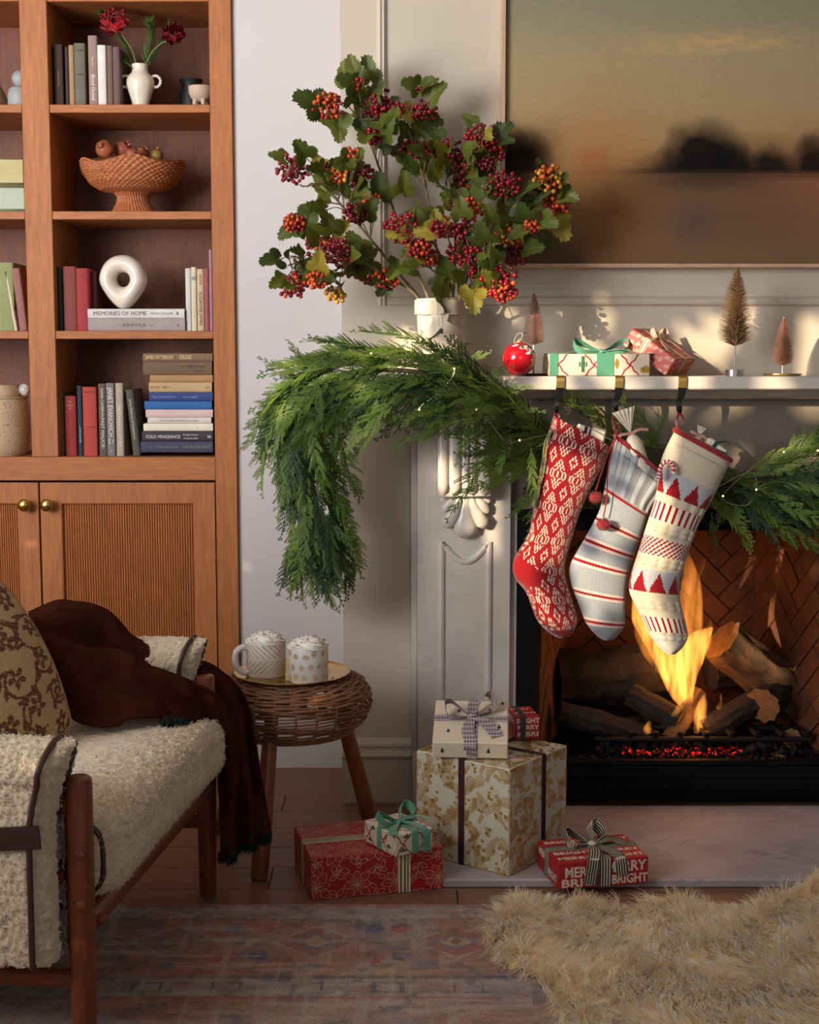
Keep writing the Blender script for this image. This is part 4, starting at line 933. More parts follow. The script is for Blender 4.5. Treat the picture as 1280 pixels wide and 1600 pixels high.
def cedar_mesh(seed, L, droop, step=.0095):
    random.seed(seed); b = MB(); n = int(L / step); axis = [Vector((0, 0, 0))]; d = 0.0
    for i in range(n):
        t = i / n; axis.append(axis[-1] + Vector((.0012 * math.sin(i * .7 + seed), step, -droop * step * t * 1.6 + random.uniform(-.0006, .0006))))
    for i in range(0, n, 1):
        w0, w1 = .0022 * (1 - .55 * i / n), .0022 * (1 - .55 * (i + 1) / n); a, c = axis[i], axis[i + 1]; b.raw([a + Vector((-w0, 0, .0004)), a + Vector((w0, 0, .0004)), c + Vector((w1, 0, .0004)), c + Vector((-w1, 0, .0004))], [(0, 1, 2, 3)])
    for i in range(2, n + 1):
        t = i / n; ln = .050 * (L / .2) * (math.sin(PI * min(1, .18 + t * .80)) ** .8) * random.uniform(.75, 1.15)
        if ln < .008: ln = .008
        for sd in ((-1, 1) if i % 1 == 0 else ()):
            if random.random() < .2: continue
            al = math.radians(random.uniform(24, 38)); tw = random.uniform(-.35, .2); k = max(2, int(ln / .0062)); p = axis[i] + Vector((0, random.uniform(0, .006), 0)); a = al
            for j in range(k):
                u = j / k; a2 = a * (1 - .35 * u); dv = Vector((sd * math.sin(a2), math.cos(a2), tw * math.sin(a2) - droop * .5 * u)).normalized(); q = p + dv * .0062; nx = Vector((dv.y, -dv.x, 0)).normalized(); w = .0014 * (1 - .5 * u)
                b.raw([p - nx * w, p + nx * w, q + nx * w * .8, q - nx * w * .8], [(0, 1, 2, 3)])
                if j > 0 and j < k:
                    for s2 in (-1, 1):
                        m_ = .0115 * (1 - .72 * u) * random.uniform(.7, 1.1); e = (dv * .78 + nx * s2 * .62 + Vector((0, 0, random.uniform(-.2, .1)))).normalized(); nn = Vector((e.y, -e.x, 0)).normalized() * .00125
                        r = p + e * m_; b.raw([p - nn * .8, p + nn * .8, p + e * m_ * .6 + nn, r, p + e * m_ * .6 - nn], [(0, 1, 2, 3, 4)])
                p = q
    return b
CED = [cedar_mesh(s, L, dr).mesh('sprig', M_cedar, smooth=False) for s, L, dr in ((1, .15, .3), (2, .18, .5), (3, .20, .4), (4, .22, .7), (5, .17, .2), (6, .24, .6), (7, .13, .4), (8, .20, .9))]
CEDV = [cedar_mesh(s, L, .4, .013) for s, L in ((11, .15), (12, .18), (13, .20))]
GARL = smooth_path([at(1012, 722, 3.72), at(940, 705, 3.72), at(850, 690, 3.69), at(775, 634, 3.60), at(695, 590, 3.57), at(600, 578, 3.58), at(525, 588, 3.59), at(478, 618, 3.61), at(470, 665, 3.63), at(484, 735, 3.65), at(497, 800, 3.65), at(498, 835, 3.65)], 120)
GARR = smooth_path([at(1000, 722, 3.72), at(1060, 740, 3.70), at(1130, 752, 3.66), at(1200, 748, 3.65), at(1285, 722, 3.63), at(1370, 690, 3.62)], 60)
ga = thing('cedar_garland', 'fresh green cedar garland swagged along the mantel and hanging down past its end', 'garland', GARL[60])
inv = wmat(ga).inverted()
part('stem', MB().tube(GARL, .006, 6), M_cedar_tw, ga); part('stem', MB().tube(GARR, .006, 6), M_cedar_tw, ga)
VIEW = Vector((0, -1, .1)).normalized()
def sprig_matrix(path, t, rad, seed, flow=.9):
    random.seed(seed); n = len(path); i = min(int(t * (n - 1)), n - 2); p = path[i]; tg = (path[i + 1] - path[max(i - 1, 0)]).normalized()
    a = random.uniform(0, 2 * PI); u = tg.cross(VIEW).normalized(); w = u.cross(tg).normalized()
    if w.y > 0: w = -w
    th = random.uniform(-.15, 1.0) * PI if random.random() < .9 else random.uniform(0, 2 * PI)
    rv = u * math.cos(th) + w * abs(math.sin(th)) * .9; off = rv * rad * random.uniform(.1, .75)
    dr = (tg * flow * random.uniform(.7, 1.25) + rv * random.uniform(.25, .75) + Vector((0, 0, -.28)) + Vector([random.uniform(-.22, .22) for _ in range(3)])).normalized()
    fz = (rv * .6 + VIEW * .8 + Vector((0, 0, .45)) + Vector([random.uniform(-.35, .35) for _ in range(3)])); fz = (fz - dr * fz.dot(dr)).normalized(); fx = dr.cross(fz)
    o = p + off - tg * .03
    M = Matrix(((fx.x, dr.x, fz.x, o.x), (fx.y, dr.y, fz.y, o.y), (fx.z, dr.z, fz.z, o.z), (0, 0, 0, 1)))
    return M, o + dr * .12
def bad(q):   # keep clear of the wall and of the shelf itself
    return q.y > 3.86 or (q.z > 1.275 - .72 * max(0, q.x - .15) and .10 < q.x < .5) or (q.x > .36 and q.x < .83 and q.y < 3.66) or (q.y > 3.67 and ZS0 - .01 < q.z < ZS + .004 and q.x > sx0)
cnt = 0; seed = 1000
while cnt < 222:
    seed += 1; random.seed(seed * 7); t = random.random(); rad = np.interp(t, [0, .2, .38, .55, .7, .8, 1], [.085, .115, .10, .075, .085, .075, .06])
    M, tip = sprig_matrix(GARL, t, rad, seed)
    if bad(tip) or bad(M.translation): continue
    o = link('sprig', random.choice(CED), ga); sc = random.uniform(.8, 1.15); o.matrix_basis = inv @ M @ Matrix.Scale(sc, 4); cnt += 1
cnt = 0
while cnt < 70:
    seed += 1; random.seed(seed * 7); t = random.random(); M, tip = sprig_matrix(GARR, t, .075, seed)
    if bad(tip): continue
    o = link('sprig', random.choice(CED), ga); o.matrix_basis = inv @ M @ Matrix.Scale(random.uniform(.75, 1.05), 4); cnt += 1
# tips that stick out where the photograph shows them
for px, py, tx, ty, Y, k in ((430, 640, 376, 700, 3.60, 5), (445, 620, 395, 655, 3.60, 3), (470, 590, 440, 575, 3.58, 2), (480, 575, 462, 550, 3.57, 4), (640, 560, 655, 525, 3.6, 6), (490, 860, 520, 955, 3.64, 5), (478, 830, 440, 905, 3.63, 3), (510, 840, 545, 905, 3.62, 3), (500, 800, 556, 860, 3.62, 4), (460, 700, 432, 780, 3.62, 3), (495, 590, 500, 650, 3.52, 1), (700, 640, 660, 690, 3.54, 1), (740, 660, 715, 720, 3.53, 2), (800, 690, 770, 750, 3.54, 4), (830, 700, 835, 770, 3.55, 5), (1112, 800, 1124, 868, 3.63, 6), (735, 600, 800, 572, 3.6, 2), (700, 575, 768, 548, 3.6, 4), (765, 615, 830, 603, 3.59, 1), (790, 640, 850, 640, 3.6, 6), (660, 565, 725, 538, 3.6, 3), (1150, 760, 1130, 810, 3.62, 2), (1240, 760, 1290, 800, 3.6, 3), (1255, 700, 1290, 665, 3.6, 3), (960, 715, 1000, 640, 3.73, 1), (1005, 720, 1040, 660, 3.73, 3)):
    a, c = at(px, py, Y), at(tx, ty, Y - .03); dr = (c - a).normalized(); fz = VIEW - dr * VIEW.dot(dr); fz.normalize(); fx = dr.cross(fz); L = (c - a).length; me = CED[k]; ext = max(v.co.y for v in me.vertices)
    o = link('sprig', me, ga); M = Matrix(((fx.x, dr.x, fz.x, a.x), (fx.y, dr.y, fz.y, a.y), (fx.z, dr.z, fz.z, a.z), (0, 0, 0, 1))); o.matrix_basis = inv @ M @ Matrix.Scale(max(.55, L / ext), 4)
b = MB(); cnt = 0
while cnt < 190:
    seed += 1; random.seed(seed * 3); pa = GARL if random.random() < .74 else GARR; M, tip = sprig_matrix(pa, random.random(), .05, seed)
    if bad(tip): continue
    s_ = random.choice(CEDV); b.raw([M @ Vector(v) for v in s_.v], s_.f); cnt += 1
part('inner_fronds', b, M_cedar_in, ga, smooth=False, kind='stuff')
# fairy lights wound through it
fa = thing('fairy_lights', 'string of tiny warm fairy lights on silver wire wound through the garland', 'lights', GARL[40])
M_wire = mat('silver_wire', (200, 196, 186), .3, 1.0); M_bulb = glow('fairy_bulb', (255, 214, 130), 9.0)
wp = [(545, 545), (580, 552), (612, 556), (640, 536), (668, 566), (710, 576), (690, 610), (655, 640), (700, 650), (745, 640), (790, 690), (812, 688), (850, 680), (905, 664), (960, 690)]
wp2 = [(1075, 760), (1098, 772), (1170, 738), (1182, 765), (1165, 790), (1130, 775), (1190, 720), (1225, 706), (1262, 712), (1278, 704)]
for q in (wp, wp2):
    P_ = smooth_path([at(x, y, 3.505 if x < 900 else 3.57) for x, y in q], 90); part('wire', MB().tube(P_, .0009, 5), M_wire, fa)
    for x, y in q[1::2]:
        c = at(x, y, 3.505 if x < 900 else 3.57); part('bulb', MB().ball(c, .0021, 8, 6), M_bulb, fa)
# ------------------------------------------------------------------ bow vase and viburnum branches
M_bowv = mat('matte_cream_ceramic', (214, 200, 172), .55, var=.05, bump=.05, bscale=90)
YV2 = 3.765; vp = at(686.5, 560, YV2); s = (YV2 - .03) / FPX
bv = thing('bow_vase', 'matte cream ceramic vase wrapped in a raised ceramic bow on the mantel', 'vase', (vp.x, YV2, ZS + .0003))
hv = at(686, 466, YV2 - .06).z - ZS; rv_ = 35.5 * s
part('body', MB().lathe([(1e-5, 0), (rv_ * .9, 0), (rv_ * .96, .004), (rv_ * .95, hv * .5), (rv_, hv * .85), (rv_ * 1.02, hv), (rv_ * .94, hv), (rv_ * .9, hv * .8), (rv_ * .88, .02), (1e-5, .015)], n=40), M_bowv, bv, world=False)
def cyl(a, z, r=1.0): return Vector((math.sin(a) * rv_ * r, -math.cos(a) * rv_ * r, z))
def wrap(pts, w, name='bow_band'):
    P_ = smooth_path([cyl(a, hv + z * s, r) for a, z, r in pts], 28); nrm = [Vector((0, 0, 1)) for _ in P_]
    k = len(P_); sd = []
    for i in range(k):
        t = (P_[min(i + 1, k - 1)] - P_[max(i - 1, 0)]).normalized(); rd = Vector((P_[i].x, P_[i].y, 0)).normalized(); sd.append(t.cross(rd))
    part(name, MB().ribbon(P_, sd, w * s, .006), M_bowv, bv, world=False)
wrap([(-1.7, -14, 1.05), (-1.2, -13, 1.08), (-.6, -14, 1.16), (-.1, -14, 1.06)], 22, 'bow_loop'); wrap([(1.7, -14, 1.05), (1.2, -13, 1.08), (.6, -14, 1.16), (.1, -14, 1.06)], 22, 'bow_loop')
part('bow_knot', MB().cbox((-7 * s, -rv_ * 1.12 - .004, hv - 26 * s), (8 * s, -rv_ * .98, hv - 2 * s), .004), M_bowv, bv, world=False)
wrap([(-.18, -24, 1.06), (-.10, -38, 1.10), (-.32, -50, 1.10), (-.62, -58, 1.06), (-.60, -72, 1.08), (-.40, -86, 1.10), (-.6, -94, 1.06)], 15, 'bow_tail'); wrap([(.16, -24, 1.06), (.10, -38, 1.10), (.38, -46, 1.12), (.80, -52, 1.08), (.92, -62, 1.06), (.66, -72, 1.12), (.62, -84, 1.06), (.8, -96, 1.06)], 15, 'bow_tail')
M_vstem = mat('viburnum_bark', (128, 108, 78), .8, var=.3, scale=60); M_stalk = mat('berry_stalk', (128, 120, 60), .7); M_berry = mat('viburnum_berry', rough=.25, attr=True, var=.1, scale=90, coat=.3)
M_vleaf = obj_random_mat('viburnum_leaf', (40, 62, 18), (112, 120, 38), .5, trans=.3); M_vleafy = obj_random_mat('yellowing_leaf', (150, 140, 40), (178, 160, 60), .5, trans=.3)
def leaf_mesh(seed):
    random.seed(seed); pts = []; half = []
    for i in range(31):
        a = PI * i / 30; lobe = .50 + .30 * abs(math.cos(1.5 * a)) ** .8 + (.16 if a < .35 else 0); tooth = .05 * (1 if i % 2 else -1) if 0 < i < 30 else 0
        r = lobe + tooth + random.uniform(-.02, .02)
        if i > 26: r = .30 + .1 * (30 - i) / 4
        half.append((r * math.sin(a), r * math.cos(a)))
    b = MB(); fold = random.uniform(.15, .4); curl = random.uniform(.1, .5)
    def P(x, y): return (x, y + .35, abs(x) * fold - curl * (y * y + .4 * x * x) * .6 + .06 * math.sin(7 * x + 3 * y + seed))
    for sg in (-1, 1):
        v = [P(0, 0)]; f = []
        for (x, y) in half: v.append(P(sg * x * .5, y * .5)); v.append(P(sg * x, y))
        for i in range(30):
            q = [(0, 1 + 2 * i, 3 + 2 * i), (1 + 2 * i, 2 + 2 * i, 4 + 2 * i, 3 + 2 * i)]
            f += q if sg < 0 else [tuple(reversed(k)) for k in q]
        b.raw(v, f)
    b.ribbon([P(0, .72), P(0, .3), P(0, -.05), (0, .0, -.03), (0, -.22, -.02)], (1, 0, 0), [.01, .02, .03, .035, .03], .02)
    return b
LEAF = [leaf_mesh(k).mesh('leaf', M_vleaf, angle=60) for k in range(5)]; LEAFY = leaf_mesh(9).mesh('leaf', M_vleafy, angle=60)
RED, DRED, ORG, YEL = (150, 22, 34), (112, 14, 30), (206, 84, 34), (214, 150, 44)
VIB = [  # branch polyline, reach towards the camera, label, clusters (x, y, radius, colours)
 ([(676, 500), (669, 465), (638, 391), (603, 293), (587, 246), (572, 205), (556, 165)], .02, 'tall viburnum branch whose tip reaches highest in the vase', [(513, 166, 22, (ORG, RED)), (578, 150, 26, (RED, DRED)), (612, 172, 20, (RED,)), (582, 212, 13, (RED, DRED)), (560, 130, 10, (RED,)), (590, 172, 22, (DRED, RED))]),
 ([(690, 500), (689, 441), (673, 332), (656, 258), (640, 210), (632, 188)], -.03, 'upright viburnum branch beside the tallest one', [(662, 174, 19, (RED, DRED)), (640, 236, 20, (RED,)), (655, 140, 5, (DRED,)), (668, 232, 10, (RED,))]),
 ([(668, 500), (654, 465), (619, 422), (568, 360), (533, 320), (505, 289), (478, 266)], .06, 'slanting viburnum branch with a dark red cluster at its outer tip', [(458, 264, 24, (DRED, RED)), (505, 262, 10, (DRED,)), (533, 272, 16, (ORG, YEL)), (560, 274, 22, (DRED, RED)), (552, 240, 10, (YEL, ORG)), (556, 334, 18, (DRED,)), (461, 350, 16, (ORG, RED)), (580, 310, 12, (ORG,))]),
 ([(664, 505), (650, 461), (600, 430), (548, 402), (494, 402), (450, 415)], .12, 'low viburnum branch reaching out over the garland end', [(505, 388, 26, (ORG, RED)), (529, 396, 24, (DRED, RED)), (552, 420, 15, (DRED, RED)), (458, 446, 22, (ORG, RED)), (496, 438, 16, (ORG,)), (525, 460, 14, (YEL,)), (603, 436, 18, (ORG, RED)), (578, 438, 8, (RED,))]),
 ([(692, 505), (700, 457), (689, 402), (670, 371), (640, 350)], .13, 'short viburnum branch in the middle with a red cluster facing front', [(628, 356, 26, (RED,)), (656, 388, 18, (RED, ORG)), (684, 356, 12, (RED,)), (672, 402, 12, (RED, ORG))]),
 ([(698, 505), (708, 461), (712, 363), (708, 300), (735, 254), (756, 225)], .0, 'viburnum branch rising towards the picture frame', [(750, 216, 24, (RED, DRED)), (767, 234, 22, (RED,)), (702, 238, 24, (RED, DRED)), (694, 356, 18, (ORG, YEL)), (733, 278, 25, (DRED, RED)), (745, 284, 18, (DRED,)), (716, 316, 20, (ORG, RED)), (762, 255, 13, (DRED,))]),
 ([(702, 505), (720, 461), (751, 387), (790, 340), (830, 293), (862, 276)], .09, 'viburnum branch reaching across the lower corner of the painting', [(859, 280, 22, (ORG, YEL)), (868, 318, 22, (ORG, RED)), (786, 288, 24, (RED, DRED)), (735, 328, 20, (ORG,)), (791, 370, 22, (ORG, YEL)), (832, 352, 12, (RED, ORG)), (806, 398, 18, (DRED, RED)), (771, 388, 18, (DRED,))]),
 ([(704, 505), (722, 461), (748, 436), (772, 430)], .17, 'low viburnum branch drooping over the red ornament', [(781, 432, 26, (RED, DRED)), (788, 454, 18, (ORG, RED)), (748, 400, 24, (RED, DRED)), (720, 398, 20, (RED,)), (724, 362, 20, (RED, DRED)), (742, 428, 8, (RED,)), (770, 452, 12, (RED,))]),
]
EXTRA = {0: [(540, 120), (556, 116), (575, 116), (490, 162), (555, 150), (520, 190), (600, 205), (570, 176), (598, 225), (612, 190)], 1: [(678, 150), (655, 205), (676, 240), (630, 208), (668, 262), (640, 262)], 2: [(475, 240), (484, 290), (500, 270), (500, 326), (556, 250), (592, 300), (630, 292), (536, 290), (563, 305), (510, 300)], 3: [(430, 405), (450, 402), (470, 398), (475, 355), (495, 365), (515, 356), (520, 430), (440, 440), (470, 412), (570, 400), (560, 385), (535, 420), (480, 430)], 4: [(655, 345), (640, 420), (672, 420), (690, 440), (650, 330), (620, 420)], 5: [(690, 290), (715, 265), (745, 245), (770, 220), (700, 270), (725, 300), (760, 260), (690, 250), (680, 345), (730, 240)], 6: [(790, 310), (810, 320), (830, 330), (855, 345), (885, 305), (845, 300), (870, 345), (810, 380), (850, 375), (780, 340), (830, 385), (820, 300), (800, 345)], 7: [(738, 450), (700, 430), (760, 410), (720, 440), (745, 420), (690, 465), (755, 370), (730, 380), (765, 340)]}
random.seed(21)
for bi, (pl, reach, lab, cl) in enumerate(VIB):
    n = len(pl); Yk = [YV2 + .01 - (reach if i else 0) * (i / (n - 1)) - (.02 if i else 0) * (i / (n - 1)) for i in range(n)]
    P_ = smooth_path([at(x, y, Yk[i]) for i, (x, y) in enumerate(pl)], 40); P_ = [Vector((q.x, min(q.y, 3.80), max(q.z, ZS + .05))) for q in P_]
    root = thing('viburnum_branch', lab, 'branch', P_[0]); part('stem', MB().tube(P_, [lerp(.0044, .0022, i / 39) for i in range(40)], 8), M_vstem, root); iv = wmat(root).inverted()
    tw = MB()
    def twig_from(px, py, bend=.2):
        tgt = at(px, py, 3.7); best = min(range(10, 40), key=lambda i: (P_[i].x - tgt.x) ** 2 + (P_[i].z - tgt.z) ** 2 + (.0016 if i < 14 else 0)); best = max(8, best - 4); q = P_[best]; y = min(q.y + random.uniform(-.07, .03), 3.80); return q, at(px, py, y)
    for (cx_, cy_, cr, cols) in cl:
        q, c = twig_from(cx_, cy_); R_ = cr * c.y / FPX; up = (c - q); mid = q.lerp(c, .55) + Vector((0, 0, .25 * up.length * (1 if c.z < q.z + .05 else .3))); hub = c + Vector((0, .004, R_ * .55)) if random.random() < .6 else c + (q - c).normalized() * R_ * .7
        tw.tube(smooth_path([q, mid, hub], 9), [.0018] * 4 + [.0014] * 5, 6)
        bb = MB(); st = MB(); k = int(12 + R_ * 1250); placed = []
        for _ in range(k * 6):
            if len(placed) >= k: break
            v = Vector([random.gauss(0, 1) for _ in range(3)]).normalized() * R_ * 1.12 * random.random() ** .4; v.y *= .8; v.z *= .85; pos = c + v
            if pos.y > 3.84 or any((pos - z).length < .0098 for z in placed): continue
            placed.append(pos); col = random.choice(cols); f = random.uniform(.75, 1.2); bb.ball(pos, random.uniform(.0050, .0066), 8, 6, col=tuple(min(1, x * f) for x in lin(col)))
            if random.random() < .6: st.tube([hub, hub.lerp(pos, .5) + Vector((0, 0, .004)), pos], .0007, 3, cap=False)
        co = part('berry_cluster', bb, M_berry, root, angle=180); part('stalk', st, M_stalk, co, smooth=False)
        for _ in range(2):
            d = Vector((random.uniform(-1, 1), random.uniform(-.8, .2), random.uniform(-.4, .9))); o_ = hub + d.normalized() * R_ * .6; o_.y = min(o_.y, 3.80); EXTRA[bi].append((o_, d))
    for e in EXTRA[bi]:
        if isinstance(e[0], Vector): o_, d = e; sz = random.uniform(.038, .055)
        else:
            q, o_ = twig_from(*e); d = (o_ - q) + Vector((random.uniform(-.03, .03), random.uniform(-.06, 0), random.uniform(-.02, .03))); sz = random.uniform(.048, .066); o_ = o_ - d.normalized() * sz * .3
            tw.tube(smooth_path([q, q.lerp(o_, .5) + Vector((0, 0, .01)), o_], 6), .0013, 5)
        dr = d.normalized(); nz_ = Vector((random.uniform(-.5, .5), -1, random.uniform(-.1, .8))); nz_ = (nz_ - dr * nz_.dot(dr)).normalized(); fx = dr.cross(nz_)
        if (o_ + dr * sz).y > 3.85: o_.y -= .06
        lf = link('leaf', LEAFY if random.random() < .08 else random.choice(LEAF), root); lf.matrix_basis = iv @ Matrix(((fx.x, dr.x, nz_.x, o_.x), (fx.y, dr.y, nz_.y, o_.y), (fx.z, dr.z, nz_.z, o_.z), (0, 0, 0, 1))) @ Matrix.Scale(sz * random.uniform(.72, .92), 4)
    if bi == 7:
        o_ = at(738, 452, 3.62); d = Vector((.1, -.3, -1)).normalized(); nz_ = Vector((.2, -1, .2)); nz_ = (nz_ - d * nz_.dot(d)).normalized(); fx = d.cross(nz_)
        lf = link('leaf', LEAFY, root); lf['label'] = 'yellow leaf'; lf.matrix_basis = iv @ Matrix(((fx.x, d.x, nz_.x, o_.x), (fx.y, d.y, nz_.y, o_.y), (fx.z, d.z, nz_.z, o_.z), (0, 0, 0, 1))) @ Matrix.Scale(.05, 4)
    part('twig', tw, M_vstem, root)
# ------------------------------------------------------------------ mantel ornaments
oc = at(811, 555, 3.685); orr = 26.5 * 3.67 / FPX; oc.z = ZS + orr + .0003
M_redgl = mat('red_glass_bauble', (188, 18, 30), .12, var=.03, coat=.6); M_whitep = mat('white_paint', (232, 224, 212), .5); M_greenp = mat('green_paint', (40, 96, 70), .5); M_ribc = mat('cream_ribbon', (216, 200, 168), .6)
ob = thing('bauble', 'shiny red Christmas bauble with painted white and green sprigs and a cream ribbon', 'ornament', oc)
part('glass_ball', MB().ball((0, 0, 0), orr, 32, 20), M_redgl, ob, world=False, angle=180)
def on_ball(az, el, r=1.012): return Vector((math.sin(az) * math.cos(el), -math.cos(az) * math.cos(el), math.sin(el))) * orr * r
def blotch(mb, az, el, la, lb, rot):
    v = []
    for k in range(14):
        t = 2 * PI * k / 14; a, b_ = la * math.cos(t), lb * math.sin(t); v.append(on_ball(az + (a * math.cos(rot) - b_ * math.sin(rot)) / max(.3, math.cos(el)), el + a * math.sin(rot) + b_ * math.cos(rot)))
    mb.poly(v)
b = MB(); bg = MB()
for az, el, la, lb, rt in ((.35, .75, .3, .12, .3), (.75, .55, .3, .12, -.2), (1.0, .25, .22, .1, -.6), (.55, .35, .2, .08, .2), (1.15, -.1, .2, .08, -.9), (.8, -.05, .1, .05, 0), (.9, -.35, .07, .05, 0), (-.4, .9, .2, .08, .4)): blotch(b, az, el, la, lb, rt)
for az, el, la, lb, rt in ((.15, .85, .22, .07, .4), (.7, .72, .2, .06, -.1), (1.05, .42, .16, .05, -.5)): blotch(bg, az, el, la, lb, rt)
part('painted_sprig', b, M_whitep, ob, world=False, smooth=False); part('painted_leaf', bg, M_greenp, ob, world=False, smooth=False)
part('cap', MB().lathe([(.006, 0), (.006, .006), (.001, .008)], n=12, c=(0, 0, orr * .98)), M_brass, ob, world=False)
part('ribbon_loop', MB().ribbon(smooth_path([(-.012, -.012, orr * .85), (-.012, -.008, orr + .006), (-.002, -.002, orr + .022), (.010, .0, orr + .020), (.004, .0, orr + .006)], 16), (.3, 1, .2), .006, .001).ribbon(smooth_path([(.004, -.002, orr + .006), (-.012, -.016, orr * .8), (-.02, -.026, orr * .4)], 10), (1, .5, .3), .006, .001), M_ribc, ob, world=False)
def brush_tree(label, px, tip, bot, wid, Y, m, base, stem_m, inner=None, dens=3200):
    c = at(px, bot, Y); s_ = Y / FPX; zt2 = at(px, tip, Y).z; root = thing('bottle_brush_tree', label, 'ornament', (c.x, Y, ZS + .0003)); b = MB(); random.seed(px); b2 = MB(); Hh = zt2 - c.z; zb_ = c.z - ZS
    for i in range(dens):
        u = random.random(); z = zb_ + u * Hh; t = random.uniform(0, 2 * PI)
        prof = (1 - u ** 1.5) ** .85 * (1 if u > .08 else .85 + 1.8 * u); R_ = wid / 2 * s_ * prof * random.uniform(.9, 1.08) + .002; d = Vector((math.cos(t), math.sin(t), .32)); e = Vector((-math.sin(t), math.cos(t), 0)) * .0011
        tgt = b
        if inner and random.random() < .5: R_ *= .62; tgt = b2; z = zb_ + (z - zb_) * .66
        o_ = Vector((0, 0, z)); tgt.raw([o_ - e, o_ + e, o_ + d * R_ + e * .6, o_ + d * R_ - e * .6], [(0, 1, 2, 3)])
    part('bristle', b, m, root, world=False, smooth=False, kind='stuff')
    if inner: part('inner_bristle', b2, inner, root, world=False, smooth=False, kind='stuff', label='burgundy inner bristles')
    part('stem', MB().tube([(0, 0, .004), (0, 0, zb_ + Hh)], .0022, 8), stem_m, root, world=False)
    base(root, s_)
M_pinkb = mat('pink_bristle', (255, 214, 196), .6, var=.2); M_goldb = mat('gold_bristle', (246, 208, 150), .5, var=.2); M_burg = mat('burgundy_bristle', (130, 56, 58), .6); M_salm = mat('salmon_bristle', (255, 204, 178), .6, var=.2); M_silver = mat('silver_metal', (196, 190, 182), .3, .9); M_dkplate = mat('bronze_plate', (66, 44, 32), .4, .6)
def base_plate(m, w): return lambda r, s_: part('base_plate', MB().lathe([(1e-5, 0), (w * .3 * s_, 0), (w * .46 * s_, .001), (w * .5 * s_, .004), (w * .5 * s_, .006), (w * .46 * s_, .0055), (w * .3 * s_, .003), (1e-5, .003)], n=28), m, r, world=False)
brush_tree('pink bottle brush tree standing behind the bauble', 834, 459, 540, 34, 3.76, M_pinkb, base_plate(M_dkplate, 62), M_silver, dens=4200)
brush_tree('tall gold and burgundy bottle brush tree on a silver stem', 1149, 417, 541, 58, 3.74, M_goldb, lambda r, s_: part('base_block', MB().lathe([(1e-5, 0), (14 * s_, 0), (14 * s_, .016), (1e-5, .0165)], n=24), M_silver, r, world=False), M_silver, M_burg, 8000)
brush_tree('salmon pink bottle brush tree standing on a small gold plate', 1223, 496, 572, 33, 3.72, M_salm, base_plate(M_gold, 60), M_silver, dens=4200)
# ------------------------------------------------------------------ wrapped presents
M_creamp = mat('cream_paper', (222, 208, 180), .55, var=.03, bump=.05, bscale=60); M_redp = mat('red_paper', (172, 28, 34), .5, var=.06, bump=.05, bscale=60); M_coralp = mat('coral_paper', (196, 78, 66), .5, var=.05)
M_redln = mat('red_print', (172, 30, 38), .55, var=.05); M_pinkln = mat('pale_print', (226, 176, 150), .55, var=.05); M_greenpr = mat('green_print', (58, 104, 72), .55, var=.1); M_goldpr = mat('gold_print', (200, 156, 70), .4, .5); M_dkgreen = mat('dark_green_print', (34, 62, 40), .6)
M_greenr = mat('green_satin_ribbon', (82, 146, 116), .32, var=.08, scale=40, sheen=.3); M_stripe_r = mat('cream_band', (224, 206, 166), .6); M_darkst = mat('dark_stripe', (52, 56, 44), .6); M_goldfoil = mat('gold_foil', (216, 174, 84), .34, .6, var=.1, scale=30); M_foilpaper = mat('pale_foil_paper', (216, 210, 184), .42, .25, var=.06, scale=12, bump=.12, bscale=25)
M_whitepr = mat('white_print', (228, 206, 186), .55); M_burgr = mat('burgundy_velvet_ribbon', (52, 12, 18), .9)
